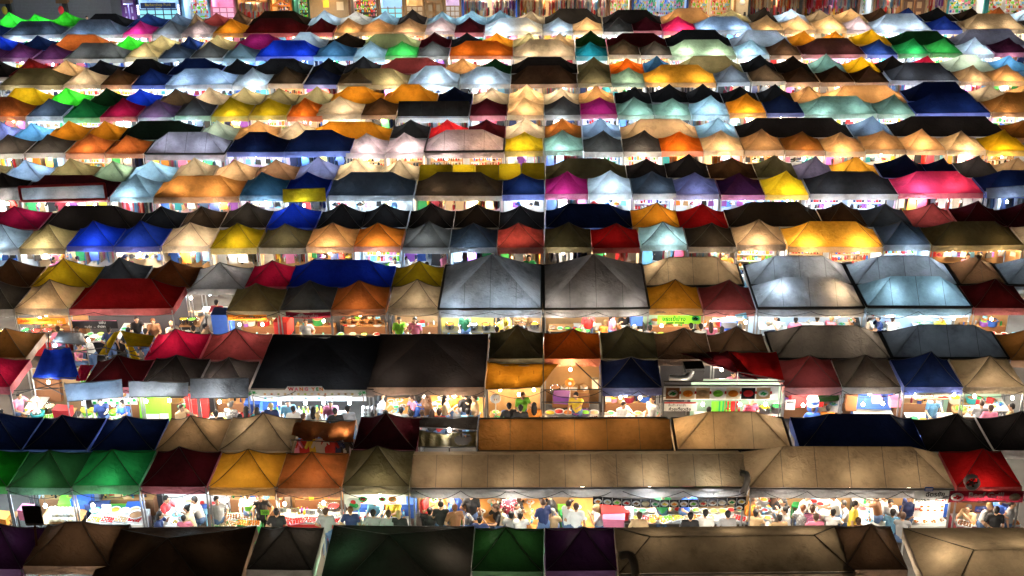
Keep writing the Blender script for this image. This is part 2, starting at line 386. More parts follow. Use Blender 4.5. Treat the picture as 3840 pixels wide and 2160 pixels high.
# crop: x0 x1 kind colour glow lamp  (x in the crop; consecutive tents of one line)
DATA = {
('B', 1): '''a1 -60 160 p lime 7 c|160 350 p lime 7 c|350 590 p lime 6 n|590 960 r black 0 c|960 1215 p navy 4 c|1215 1400 p slate 3 c|1400 1490 p taupe 4 n|1490 1695 p rose 4 n|1695 1850 p brown 2 n|1850 2290 r black 0 w|2290 2520 p white 6 c|2520 2750 p white 6 n
a2 230 440 p aqua 5 c|440 650 p black 1 n|650 870 p aqua 5 c|870 1095 p aqua 6 c|1095 1310 p aqua 5 c|1315 1530 p cream 5 n|1530 1955 r charcoal 1 n|1965 2400 r black 0 n|2405 2800 r tan 5 w
a3 270 540 p olive 6 n|540 740 p charcoal 1 n|740 975 p white 7 c|975 1185 p taupe 5 n|1185 1410 p cream 7 w|1410 1620 p brown 1 n|1620 1830 p navy 4 b|1830 2080 p black 0 c|2080 2310 p black 0 w|2310 2500 p rust 4 w|2500 2720 p white 7 c''',
('F', 1): '''a1 -400 10 r navy 2 c|15 455 r slate 2 c|465 905 r slate 3 c|910 1125 p magenta 6 c|1130 1345 p grey 4 c|1345 1565 p mauve 4 n|1580 1840 p amber 6 w|1805 2265 r maroon 1 w|2270 2475 p maroon 1 w|2480 2690 p tan 6 w
a2 150 400 p tan 6 w|400 640 p tan 6 n|640 858 p mauve 6 n|860 1080 p maroon 1 c|1085 1515 r white 8 cw|1520 1740 p white 7 c|1745 1965 p cream 7 w|1968 2190 p charcoal 1 c|2190 2405 p maroon 1 b|2410 2670 p magenta 8 w
a3 140 560 r slate 6 c|560 790 p cream 6 w|792 1025 p cream 8 w|1028 1260 p cream 8 w|1262 1460 p mauve 6 n|1462 1890 r grey 6 c|1892 2125 p blue 4 w|2140 2600 r taupe 5 n|2605 3000 r charcoal 2 n''',
('B', 2): '''a1 -160 130 p blue 5 b|130 400 p navy 2 c|370 810 r rust 5 w|835 1060 p lime 8 n|1060 1300 p olive 6 n|1310 1480 p navy 3 c|1480 1740 p olive 6 n|1740 2110 r magenta 4 c|2110 2420 r white 5 c|2420 2720 p black 0 w
a2 150 600 r sage 4 w|600 830 p maroon 1 c|830 1062 p black 0 c|1065 1292 p amber 7 w|1295 1520 p olive 7 n|1525 1755 p cream 6 w|1762 1990 p dkgreen 1 n|1995 2460 r maroon 0 n
a3 -80 400 r black 0 c|410 860 r grey 5 c|840 1050 p amber 6 w|1060 1310 p amber 6 w|1310 1585 p yellow 7 w|1590 2060 r dkgreen 1 c|2060 2600 r mauve 3 c''',
('F', 2): '''a1 -230 0 p plum 3 c|0 235 p plum 3 c|238 470 p plum 3 c|470 925 r charcoal 3 c|930 1170 p olive 6 n|1173 1405 p slate 2 c|1408 1650 p charcoal 2 c|1655 1895 p aqua 3 c|1897 2370 r blue 4 b
a2 -190 110 p sky 4 c|105 340 p aqua 6 c|345 580 p green 6 n|585 815 p charcoal 3 c|820 1290 r orange 5 n|1295 1758 r cream 6 n|1763 2000 p teal 4 c|2005 2240 p charcoal 2 w|2245 2480 p charcoal 2 n
a3 -60 440 r sage 8 n|445 685 p aqua 8 c|690 925 p brown 2 n|930 1400 r brown 1 p|1403 1640 p navy 4 c|1645 1885 p green 5 c|1888 2120 p green 5 n|2125 2360 p white 8 c|2365 2620 p plum 1 n''',
('B', 3): '''a1 -150 80 p black 0 n|80 340 p maroon 3 w|320 610 p cream 7 w|610 880 p black 0 c|885 1250 r black 0 c|1250 1640 r navy 1 c|1640 1880 p black 0 c|1880 2300 r black 0 c|2300 2570 p black 0 c
a2 35 300 p black 1 c|300 785 r rose 3 n|790 1040 p tan 6 w|1040 1278 p dkgreen 1 c|1280 1775 r black 0 n|1778 2018 p olive 2 n|2020 2272 p orange 8 w|2275 2470 p sky 3 c
a3 0 490 r olive 4 n|490 740 p black 0 c|740 1000 p black 0 w|1000 1250 p sage 5 c|1250 1520 p mustard 7 w|1500 1740 p black 0 n|1740 1995 p crimson 5 n|1995 2360 r pale 7 n|2350 2620 p sky 6 c''',
('F', 3): '''a1 -10 470 r olive 2 n|470 740 p cream 6 n|742 972 p brown 1 w|975 1225 p navy 2 b|1228 1725 r slate 6 c|1728 1982 p white 7 c|1988 2248 p charcoal 1 w|2252 2505 p navy 2 w|2508 2760 p cream 5 n
a2 0 520 r olive 6 n|515 888 r white 8 c|893 1272 r white 8 c|1280 1775 r brown 0 n|1780 2032 p olive 3 n|2037 2290 p sage 6 n
a3 -245 290 r amber 7 n|297 545 p grey 3 c|550 805 p charcoal 2 w|810 1062 p brown 0 w|1067 1323 p brown 0 w|1327 1580 p brown 0 w|1585 2093 r charcoal 2 b|2097 2350 p tan 6 n|2355 2610 p tan 7 w''',
('B', 4): '''a1 -30 370 r yellow 8 n|320 640 p lime 8 n|640 900 p dkgreen 1 c|900 1160 p blue 5 b|1160 1420 p charcoal 2 w|1410 1680 p cream 6 n|1680 1940 p olive 6 n|1945 2195 p olive 5 n|2195 2480 p olive 5 n
a2 -70 325 r amber 7 w|330 725 r amber 7 w|728 985 r navy 0 w|990 1258 p cream 6 n|1262 1522 p cream 9 w|1525 1785 p cream 6 n|1788 2050 p tan 6 w|2055 2325 p black 0 c|2325 2600 p black 0 c
a3 70 340 p black 0 c|342 610 p black 0 c|612 870 p black 0 c|870 1110 p tan 6 w|1112 1705 r tan 7 w|1700 2210 r navy 0 b|2215 2475 p cream 6 n|2478 2740 p tan 6 w''',
('F', 4): '''a1 -340 190 r rust 4 w|192 462 p slate 2 c|465 738 p green 2 c|742 1015 p crimson 4 c|1018 1288 p lavender 3 p|1292 1560 p charcoal 2 b|1568 1845 p mustard 5 n|1850 2122 p mustard 5 n|2128 2396 p orange 6 n
a2 -168 165 p cream 6 n|168 430 p brown 2 w|432 965 v charcoal 0 c|972 1246 p maroon 2 c|1250 1522 p cream 9 w|1528 1798 p charcoal 2 c|1802 2072 p magenta 4 c|2077 2347 p sage 5 c
a3 -163 105 p sage 6 c|110 388 p aqua 7 c|393 665 p amber 7 w|668 942 p navy 1 n|947 1495 r sage 5 c|1498 1774 p sage 4 c|1778 2330 r navy 2 b|2335 2860 r umber 4 n''',
('B', 5): '''a1 -140 80 p lavender 6 b|80 350 p sky 7 c|345 625 p amber 5 w|628 900 p amber 5 w|890 1470 r black 0 g|1470 1745 p pale 5 n|1745 2055 p tan 7 w|2060 2330 p cream 6 n
a2 -225 375 r amber 6 w|385 668 p charcoal 1 c|670 955 p red 7 c|957 1238 p maroon 2 n|1240 1527 p cream 7 n|1532 1808 p umber 5 w|1812 2095 p slate 6 c|2100 2685 r tan 6 n
a3 150 445 p aqua 6 c|450 1300 r black 0 n|1300 1600 p slate 5 c|1600 2445 r black 0 n|2445 2740 p umber 3 w''',
('F', 5): '''a1 -140 178 p charcoal 2 n|182 475 p charcoal 2 n|480 774 p rust 6 w|778 1065 p rust 5 w|1070 1665 m mauve 6 cc|1680 2110 r navy 1 c|2112 2605 r navy 1 c
a2 47 340 p mauve 7 n|345 630 p mauve 7 n|636 1230 m mauve 6 nw|1235 1520 p mustard 7 n|1526 1815 p sage 6 c|1820 2112 p charcoal 2 c|2116 2414 p charcoal 2 n
a3 -122 194 p orange 7 w|198 497 p cream 8 w|501 797 p tan 5 w|801 1097 p umber 4 w|1101 1396 p tan 7 w|1401 1702 p tan 6 w|1706 2002 p tan 7 w|2007 2300 p cream 8 w|2305 2620 p yellow 7 w''',
('B', 6): '''b1 -280 10 p olive 5 n|10 345 p slate 7 c|345 680 p olive 5 n|680 955 p sage 5 n|920 1280 p aqua 8 c|1280 1570 p cream 5 n|1570 1885 p tan 6 n|1885 2195 p brown 4 n|2195 2515 p lavender 5 c
b2 -30 295 p cream 7 n|297 588 p cream 6 n|1540 2145 r olive 1 n|2145 2450 p black 0 n
b3 -80 240 p black 0 n|240 590 p brown 1 w|590 890 p olive 2 n|890 1175 p lavender 3 n|1165 1510 r amber 7 n|1510 1870 p navy 0 n|1870 2110 p navy 0 n|2110 2400 p black 1 n|2400 2720 p tan 5 n''',
('F', 6): '''b1 -190 133 p black 0 n|136 808 r maroon 0 n|812 1133 p aqua 6 c|1137 1775 r umber 6 n|1778 2102 p sky 2 c|2106 2425 p blue 1 c
b2 -85 552 r slate 1 c|560 1210 r charcoal 1 w|1215 1531 p navy 2 c|1535 1855 p magenta 5 c|1859 2180 p white 7 c|2184 2510 p slate 2 c
b3 -28 316 p lavender 4 b|320 650 p plum 1 b|654 975 p yellow 7 n|985 1640 r charcoal 1 b|1645 2280 r hotpink 8 cn|2285 2900 r navy 1 c''',
('B', 7): '''b1 -110 300 p crimson 4 c|300 1010 r black 0 n|1010 1340 p black 0 c|1340 1640 p black 1 w|1640 1985 p charcoal 1 n|1985 2350 p blue 4 b|2350 2700 p black 0 c
b2 170 510 p black 0 c|512 850 p black 0 n|850 1190 p black 0 w|1190 1530 p black 0 c|1535 2180 r navy 0 c|2180 2530 p amber 5 w
b3 0 375 p red 3 n|375 1080 r charcoal 0 w|1080 1400 p brown 0 n|1400 1740 p slate 1 n|1740 2080 p rose 4 n|2080 2430 p maroon 0 n|2430 2800 p maroon 0 c''',
('F', 7): '''b1 -230 128 p white 6 c|131 480 p olive 5 n|488 840 p blue 5 b|846 1195 p blue 4 n|1200 1555 p cream 7 n|1560 1910 p mustard 5 n|1914 2268 p olive 2 n
b2 -247 106 p tan 6 w|110 465 p orange 6 c|469 816 p charcoal 3 c|820 1172 p slate 2 c|1175 1525 p rose 5 w|1531 1883 p olive 1 n|1886 2244 p red 3 n
b3 -266 76 p pale 6 c|80 440 p charcoal 1 w|444 812 p tan 6 n|818 1532 r amber 8 n|1536 1890 p slate 2 c|1894 2580 r olive 1 w|2584 2900 p cream 6 n''',
('B', 8): '''c1 -130 240 p brown 1 w|250 690 p yellow 5 n|690 1060 p slate 1 n|1062 1440 p rust 1 w|1400 1830 p grey 4 n|1830 2180 p crimson 4 n
c2 -380 395 r blue 3 b|398 768 p mustard 3 n
c3 -250 490 m taupe 5 nn|535 1295 m grey 5 cn|1300 2070 m grey 5 cc|2075 2430 m brown 3 n|2432 2800 m grey 4 c''',
('F', 8): '''c1 -300 105 p charcoal 1 n|110 508 p cream 6 w|512 1290 r red 1 n|1675 2065 p olive 2 w|2080 2465 p slate 1 w
c2 -60 350 p rust 4 w|362 742 p cream 5 n
c3 -225 185 p amber 4 w|190 585 p rose 2 n|595 1395 m grey 5 cw|1400 2190 m aqua 5 cc|2200 2620 p maroon 1 w''',
('B', 9): '''c1 -170 225 p umber 3 n|1090 1500 p crimson 6 n|1505 1965 p rose 5 n
c2 1115 1520 p olive 0 n|1525 1945 p orange 3 w|1950 2365 p olive 1 n
c3 -160 255 p brown 2 n|260 690 p brown 2 n|695 1575 m charcoal 3 nn|1580 2440 m grey 2 cc|2445 2900 p umber 3 n''',
('F', 9): '''c1 -330 75 p crimson 4 n|600 1035 p maroon 1 n|1038 1460 p black 1 n|1464 1850 p black 2 n
c2 1962 2410 p navy 1 n
c3 793 1225 p rose 2 n|1230 1670 p charcoal 2 n|1685 2130 p navy 2 n|2135 2590 p taupe 4 n''',
('B', 10): '''e1 -330 225 p navy 1 c|228 790 p navy 0 c|793 1350 p navy 1 c
e1 1355 1905 p tan 5 n|1908 2530 p taupe 5 n
e2 865 1415 p maroon 0 c
e3 -250 1425 v umber 5 nnn
e3 1460 2460 m taupe 6 wnn
e4 350 1440 r navy 0 c|1440 2010 p black 0 n|2010 2600 p black 0 n''',
('F', 10): '''e1 -520 50 p lime 2 c|55 622 p dkgreen 3 c|625 1203 p green 4 c|1206 1782 p maroon 1 c
e2 -400 187 p amber 5 n|190 756 p rust 4 w|760 1342 p olive 3 n
e4 1722 2290 p red 4 n''',
('B', 11): '''e1 -330 230 p plum 1 c|235 990 r brown 2 n
e3 -300 322 p dkgreen 2 n
e3 335 955 p plum 1 c
e4 700 1270 p brown 2 n''',
}
ORDER = [(a, r) for r in range(1, 12) for a in ('B', 'F') if (a, r) in DATA]
LINE_OF = {}
for r in range(1, 12):
    LINE_OF[('B', r)] = 2 * r - 1; LINE_OF[('F', r)] = 2 * r
for (a, r) in ORDER:
    Yf = rowY(r); crop = None
    for ln in DATA[(a, r)].split('\n'):
        ln = ln.strip(); crop, rest = ln[:2], ln[3:]
        for it in rest.split('|'):
            x0, x1, kind, colr, glow, lt = it.split()
            p0, p1 = P(crop, float(x0))[0], P(crop, float(x1))[0]
            if a == 'F': yref, zref, y0 = Yf, EAVE, Yf
            else: yref, zref, y0 = Yf + 2.5, EAVE + .2, Yf + 2.02
            X0, X1 = xat(p0, yref, zref), xat(p1, yref, zref)
            kw = {}
            if kind == 'm': kw = dict(seams=max(2, round((X1 - X0) / 1.1)), piping=True, inset=1.05)
            if kind == 'v': kw = dict(seams=6, h=.55, piping=(r == 10))
            if kind == 'p' and X1 - X0 > 2.6: kw['inset'] = None
            make_tent(NAME[kind], (X0 + X1) / 2, y0, X1 - X0, 2.0, kind, colr, int(glow), lt, LINE_OF[(a, r)], **kw)
# double-depth and special canopies
def big(crop, x0, x1, r, kind, colr, glow, lt, line, y0=0, d=4.02, h=1.35, **kw):
    Yf = rowY(r) + y0
    X0, X1 = xat(P(crop, x0)[0], Yf, EAVE), xat(P(crop, x1)[0], Yf, EAVE)
    return make_tent(NAME[kind], (X0 + X1) / 2, Yf, X1 - X0, d, kind, colr, glow, lt, line, h=h, **kw)
big('c2', 742, 1515, 8, 'p', 'grey', 4, 'ccc', 16, seams=4, piping=True, sag=.04, lamps=3, drop=.34)
big('c2', 1525, 2313, 8, 'p', 'grey', 4, 'nnn', 16, seams=4, piping=True, sag=.04, lamps=3, drop=.34)
big('c1', 1858, 2780, 9, 'p', 'black', 0, 'cc', 18, sag=.07, lamps=2, h=.95, valc='brown', tape=False)
big('c2', 207, 1085, 9, 'p', 'black', 1, 'nn', 18, sag=.07, lamps=2, h=.95, valc='brown', tape=False)
big('e2', 1345, 4265, 10, 'v', 'taupe', 4, 'nnnnn', 20, d=2.0, h=.5, seams=13, drop=.36, valc='grey')
big('e3', 2095, 3870, 10, 'm', 'taupe', 4, 'nnnnn', 20, d=2.0, h=.8, seams=6, drop=.36, valc='grey', inset=1.1)
for xa, xb, g in ((595, 838, 3), (838, 1008, 6), (1008, 1186, 3), (1186, 1356, 6), (1356, 1532, 3)): big('b2', xa, xb, 6, 'v', 'mustard', g, 'n', 11, y0=2.02, d=2.0, h=.45, lamps=1, power=.7)
# bottom canopies, placed by their back edges
def bigback(crop, x0, x1, kind, colr, glow, lt, d, h, y1=None, **kw):
    Yb = rowY(11) + 4.0 if y1 is None else y1
    X0, X1 = xat(P(crop, x0)[0], Yb, EAVE), xat(P(crop, x1)[0], Yb, EAVE)
    return make_tent(NAME[kind], (X0 + X1) / 2, Yb - d, X1 - X0, d, kind, colr, glow, lt, 21, h=h, **kw)
bigback('e1', 1000, 2232, 'p', 'brown', 0, 'nn', 4.0, .95, lamps=2, valc='brown')
bigback('e1', 2240, 2795, 'p', 'charcoal', 1, 'n', 2.0, .7)
bigback('e2', 685, 1905, 'p', 'charcoal', 1, 'gn', 4.0, 1.1, lamps=2)
bigback('e3', 935, 2870, 'm', 'taupe', 3, 'nnn', 2.1, .43, inset=.9, y1=rowY(11) + 4.05)
bigback('e4', 1255, 2560, 'm', 'taupe', 5, 'nnn', 4.0, .68, inset=1.3, y1=rowY(11) + 4.05)
# ------------------------------------------------------------------ say which tent is which
def tent_labels():
    by = {}
    for t in TENTS: by.setdefault(t['line'], []).append(t)
    kw = {'p': 'peaked canopy', 'r': 'ridge canopy', 'm': 'seamed marquee', 'v': 'vaulted awning'}
    used = set()
    for ln, ts in by.items():
        ts.sort(key=lambda t: t['cx'])
        for i, t in enumerate(ts):
            me = t['word'] + ' ' + kw[t['kind']]; lnw = ORD[ln - 1] + ' line of tents from the top'
            same = [u for u in ts if u['word'] == t['word'] and u['kind'] == t['kind']]
            lw = ts[i - 1]['word'] if i else None; rw = ts[i + 1]['word'] if i + 1 < len(ts) else None
            cands = []
            if len(same) == 1: cands.append(f"{me}, the only one in the {lnw}")
            if lw and rw: cands.append(f"{me} between {lw} and {rw} canopies, {ORD[ln-1]} tent line from top")
            cands.append(f"{me}, {ORD[i]} from left in the {ORD[ln-1]} tent line from top")
            for c in cands:
                if c == cands[-1] or (c not in used and (len(same) == 1 or sum(1 for j, u in enumerate(ts) if u in same and 0 < j < len(ts) - 1 and ts[j - 1]['word'] == lw and ts[j + 1]['word'] == rw) == 1)):
                    break
            used.add(c); t['root']['label'] = c[0].upper() + c[1:]; t['root']['category'] = 'tent'; t['root']['group'] = 'canopy tents of the night market'
            t['ord'] = i
tent_labels()
def tref(t):
    return f"{t['word']} canopy, {ORD[t['ord']]} from left, {ORD[t['line']-1]} line down"
# ------------------------------------------------------------------ goods, gathered first: the 300 nearest of a kind become things, farther ones one mass
GOODS = {}
def goods(kind, mesh, mats, loc, rz=0, scale=1, label='', cat=None, group=None):
    GOODS.setdefault(kind, []).append((loc[1], mesh, mats, Vector(loc), rz, scale, label, cat or kind.replace('_', ' '), group))
STUFFNAME = {}
def finish_goods():
    for kind, lst in GOODS.items():
        lst.sort(key=lambda q: q[0])
        for (_, mesh, mats, loc, rz, s, label, cat, group) in lst[:290]:
            o = link(kind, mesh, None, loc, rz, label=label[0].upper() + label[1:], category=cat, group=group or (kind.replace('_', ' ') + 's on the stalls'))
            o.scale = (s, s, s) if not isinstance(s, tuple) else s
            for i, m in enumerate(mats): o.material_slots[i].link = 'OBJECT'; o.material_slots[i].material = m
        rest = lst[290:]
        if rest:
            b = MB(); ml = []
            for (_, mesh, mats, loc, rz, s, *_r) in rest:
                s3 = (s, s, s) if not isinstance(s, tuple) else s
                M = Matrix.Translation(loc) @ Matrix.Rotation(rz, 4, 'Z') @ Matrix.Diagonal((*s3, 1))
                idx = []
                for m in mats:
                    if m not in ml: ml.append(m)
                    idx.append(ml.index(m))
                o = len(b.v); b.v += [tuple(M @ v.co) for v in mesh.vertices]
                for p in mesh.polygons:
                    b.f.append(tuple(i + o for i in p.vertices)); b.m.append(idx[min(p.material_index, len(idx) - 1)]); b.sm.append(p.use_smooth)
            b.obj(kind + '_goods', ml, kind='stuff', label='Mass of ' + kind.replace('_', ' ') + ' goods in the far stalls', category='goods')
G = {'dkgreen': (.01, .08, .03), 'white': (.75, .75, .73), 'cream': (.7, .6, .42), 'black': (.015, .015, .017), 'red': (.55, .03, .03), 'pink': (.75, .22, .35), 'blue': (.04, .12, .5),
     'navy': (.02, .035, .12), 'sky': (.2, .5, .75), 'green': (.04, .35, .1), 'lime': (.2, .6, .05), 'yellow': (.75, .55, .05), 'orange': (.75, .25, .03),
     'purple': (.25, .08, .4), 'brown': (.22, .1, .045), 'tan': (.5, .34, .18), 'grey': (.3, .3, .31), 'teal': (.04, .35, .38), 'wood': (.42, .23, .09), 'denim': (.08, .14, .28), 'maroon': (.25, .02, .04), 'silver': (.55, .56, .58), 'skin': (.6, .38, .26)}
def vinyl(name, c, t=.4):
    if name in _pm: return _pm[name]
    m, nt, out = new_mat(name); N = nt.nodes; df = N.new('ShaderNodeBsdfDiffuse'); tr = N.new('ShaderNodeBsdfTranslucent'); a = N.new('ShaderNodeAddShader')
    nz = N.new('ShaderNodeTexNoise'); nz.inputs['Scale'].default_value = 2.5; mr = N.new('ShaderNodeMapRange'); mr.inputs[3].default_value = .8; mr.inputs[4].default_value = 1.1; nt.links.new(nz.outputs['Fac'], mr.inputs[0])
    for b, k in ((df, .75), (tr, t)):
        s_ = N.new('ShaderNodeVectorMath'); s_.operation = 'SCALE'; s_.inputs[0].default_value = tuple(x * k for x in c); nt.links.new(mr.outputs[0], s_.inputs['Scale']); nt.links.new(s_.outputs[0], b.inputs[0])
    nt.links.new(df.outputs[0], a.inputs[0]); nt.links.new(tr.outputs[0], a.inputs[1]); nt.links.new(a.outputs[0], out.inputs[0]); _pm[name] = m; return m
def gm(c): return paint('dyed_' + c, G[c], .7)
woodm = paint('pine_wood', (.42, .23, .09), .6, var=.3, scale=14)
clothw = paint('white_tablecloth', (.72, .72, .7), .8, bump=.3)
def shirt_mesh(sl=True, L=.62, flare=0):
    b = MB()
    def half(y):
        out = []
        for i in range(7):
            v = i / 6; wd = .20 + flare * v + .012 * math.sin(v * 7)
            out.append([(x * wd, y + .012 * math.sin(x * 9 + v * 4), -.03 - L * v + (.03 * (1 - abs(x)) if i == 0 else 0)) for x in (-1, -.5, 0, .5, 1)])
        return out
    for y, sgn in ((-.02, 1), (.02, -1)):
        rows = half(y); vs_ = [p for r_ in rows for p in r_]
        fs = [(j * 5 + i, j * 5 + i + 1, (j + 1) * 5 + i + 1, (j + 1) * 5 + i) for j in range(6) for i in range(4)]
        if sgn > 0: fs = [f[::-1] for f in fs]
        b.add(vs_, fs, 0, True)
    if sl:
        for s in (-1, 1): b.tube((s * .19, 0, -.07), (s * .31, 0, -.3), .06, 6, 0, .05)
    b.tube((-.19, 0, -.03), (0, 0, .04), .006, 4, 1); b.tube((.19, 0, -.03), (0, 0, .04), .006, 4, 1); b.tube((0, 0, .04), (0, 0, .11), .005, 4, 1)
    return b.mesh('garment', [gm('white'), steel])
def trousers_mesh():
    b = MB()
    for s in (-1, 1): b.box((s * .09, 0, -.5), (.15, .05, .8), 0, taper=1.1)
    b.box((0, 0, -.12), (.33, .06, .14)); b.tube((-.17, 0, -.05), (0, 0, .04), .006, 4, 1); b.tube((.17, 0, -.05), (0, 0, .04), .006, 4, 1)
    return b.mesh('garment', [gm('white'), steel])
def bag_mesh():
    b = MB(); b.box((0, 0, -.32), (.3, .1, .26), 0, taper=.82)
    b.path([(-.09, 0, -.2), (-.08, 0, -.08), (0, 0, -.01), (.08, 0, -.08), (.09, 0, -.2)], .01, 5, 1); return b.mesh('bag', [gm('white'), gm('brown')])
def hat_mesh():
    b = MB(); b.lathe((0, 0, 0), [(.2, 0), (.19, .012), (.1, .02), (.095, .1), (.06, .125), (.001, .13)], 12); b.lathe((0, 0, 0), [(.104, .02), (.1, .05)], 12, 1); return b.mesh('hat', [gm('white'), gm('black')])
def bottle_mesh():
    b = MB(); b.lathe((0, 0, 0), [(.001, 0), (.035, 0), (.035, .13), (.014, .18), (.014, .2)], 8); b.lathe((0, 0, 0), [(.018, .2), (.018, .225), (.001, .225)], 8, 1); return b.mesh('bottle', [gm('white'), gm('red')])
def box_mesh():
    b = MB(); b.box((0, 0, .07), (.22, .16, .14)); b.box((0, 0, .148), (.23, .17, .02), 1); return b.mesh('carton', [gm('white'), gm('tan')])
def bowl_mesh():
    b = MB(); b.lathe((0, 0, 0), [(.04, 0), (.1, .03), (.13, .07), (.12, .07), (.09, .035), (.001, .02)], 12); b.lathe((0, 0, 0), [(.11, .055), (.06, .08), (.001, .09)], 10, 1); return b.mesh('bowl', [gm('white'), gm('orange')])
def plate_mesh():
    b = MB(); b.lathe((0, 0, 0), [(.06, 0), (.13, .018), (.135, .022), (.09, .012), (.001, .01)], 12)
    for k in range(5): b.ball((.05 * math.cos(k * 2.3), .05 * math.sin(k * 2.3), .028), .03, 6, 1, .7)
    return b.mesh('plate', [gm('white'), gm('orange')])
def cup_mesh():
    b = MB(); b.lathe((0, 0, 0), [(.001, 0), (.03, 0), (.042, .11), (.038, .11)], 8); b.lathe((0, 0, 0), [(.04, .1), (.001, .105)], 8, 1); b.tube((.01, 0, .1), (.03, 0, .17), .004, 4, 1); return b.mesh('cup', [gm('white'), gm('teal')])
def tray_mesh():
    b = MB(); b.box((0, 0, .012), (.42, .3, .024)); b.box((0, .15, .03), (.42, .012, .05)); b.box((0, -.15, .03), (.42, .012, .05)); b.box((.21, 0, .03), (.012, .3, .05)); b.box((-.21, 0, .03), (.012, .3, .05))
    for i in range(5):
        for j in range(3): b.ball((-.16 + .08 * i + random.uniform(-.015, .015), -.09 + .09 * j + random.uniform(-.015, .015), .045), .04, 6, 1, .75)
    return b.mesh('tray', [gm('silver'), gm('orange')])
def pot_mesh():
    b = MB(); b.lathe((0, 0, 0), [(.001, 0), (.17, .0), (.19, .03), (.19, .22), (.2, .23), (.18, .23)], 14); b.lathe((0, 0, 0), [(.18, .2), (.001, .205)], 14, 1)
    for s in (-1, 1): b.path([(s * .19, -.04, .17), (s * .24, -.03, .18), (s * .24, .03, .18), (s * .19, .04, .17)], .01, 5)
    return b.mesh('pot', [paint('polished_steel', (.6, .6, .62), .25, 1), gm('brown')])
def basket_mesh():
    b = MB(); b.lathe((0, 0, 0), [(.001, 0), (.15, 0), (.17, .06), (.175, .12), (.16, .12)], 12)
    for k in range(9): b.ball((.09 * math.cos(k * 2.4) * (k % 3) / 2, .09 * math.sin(k * 2.4) * (k % 3) / 2, .12), .05, 6, 1)
    return b.mesh('basket', [gm('wood'), gm('green')])
def melon_mesh():
    b = MB(); b.ball((0, 0, .085), .085, 12, 0); b.tube((0, 0, .165), (.01, 0, .185), .008, 5, 1); return b.mesh('coconut', [gm('white'), gm('tan')])
M_ = dict(shirt=shirt_mesh(), dress=shirt_mesh(False, .85, .1), blouse=shirt_mesh(False, .55, .03), trousers=trousers_mesh(), bag=bag_mesh(), hat=hat_mesh(), bottle=bottle_mesh(),
          carton=box_mesh(), bowl=bowl_mesh(), plate=plate_mesh(), cup=cup_mesh(), tray=tray_mesh(), pot=pot_mesh(), basket=basket_mesh(), coconut=melon_mesh())
BRIGHT = ['white', 'white', 'white', 'cream', 'black', 'black', 'red', 'pink', 'blue', 'navy', 'sky', 'green', 'yellow', 'orange', 'purple', 'denim', 'tan', 'grey', 'teal', 'maroon']
FOODC = ['orange', 'red', 'green', 'tan', 'brown', 'yellow', 'lime', 'cream']
# packed rails: many garments edge-on on one bar
def packed_rail(pal, w=1.7, L=(.55, .85), seed=0):
    rn = random.Random(seed); b = MB(); ml = [gm(c) for c in pal]; x = -w / 2 + .06
    while x < w / 2 - .05:
        l = rn.uniform(*L); k = rn.randrange(len(pal)); a = rn.uniform(-.25, .25)
        hw_ = .2 + rn.uniform(-.03, .03); t = rn.uniform(.025, .05)
        def fn(u, v, x=x, l=l, hw_=hw_, a=a, ph=rn.random() * 6):
            y = (u - .5) * 2 * hw_ * (1 - .25 * max(0, .15 - v) / .15); return (x + a * y + .012 * math.sin(v * 8 + ph + u * 5), y, -.03 - l * v - (.05 * abs(u - .5) * 2 if v < .01 else 0))
        b.patch(fn, 3, 4, k)
        def fn2(u, v, t=t): q = fn(1 - u, v); return (q[0] + t, q[1], q[2])
        b.patch(fn2, 3, 4, k); 
        x += t + rn.uniform(.02, .055)
    return b, ml
PALS = {'dark': ['black', 'navy', 'denim', 'grey', 'black', 'white'], 'mixed': ['white', 'red', 'white', 'yellow', 'black', 'pink', 'sky', 'cream', 'grey', 'white'], 'pale': ['white', 'cream', 'white', 'sky', 'pink', 'tan'],
        'warm': ['orange', 'red', 'tan', 'cream', 'white', 'cream'], 'blue': ['blue', 'sky', 'white', 'white', 'purple', 'denim', 'white'], 'pink': ['pink', 'white', 'purple', 'red', 'cream']}
RAILS = {}
for i, (k, pal) in enumerate(PALS.items()):
    for j in range(2):
        b, ml = packed_rail(pal, seed=i * 5 + j)
        f = MB(); f.tube((-.9, 0, 0), (.9, 0, 0), .014, 6)
        for s in (-.88, .88): f.tube((s, 0, 0), (s, 0, -1.72), .014, 6); f.tube((s, -.25, -1.7), (s, .25, -1.7), .014, 6)
        RAILS.setdefault(k, []).append((f.mesh('rail_frame', steel), b.mesh('packed_clothes', ml)))
def rail(k, x, y, z, t, w=1.0, n=0):
    fr, pk = random.choice(RAILS[k])
    word = {'dark': 'dark', 'mixed': 'many-coloured', 'pale': 'pale', 'warm': 'warm-toned', 'blue': 'blue and white', 'pink': 'pink and white'}[k]
    r_ = thing('clothes_rail', f"Rail of {word} clothes{['', ' at right', ' at far right'][min(n,2)]} under {tref(t)}", 'clothes rail', (x, y, z), random.uniform(-.05, .05), 'clothes rails in the stalls')
    r_.scale = (w, 1, 1)
    link('rail_frame', fr, r_); link('packed_clothes', pk, r_, kind='stuff')
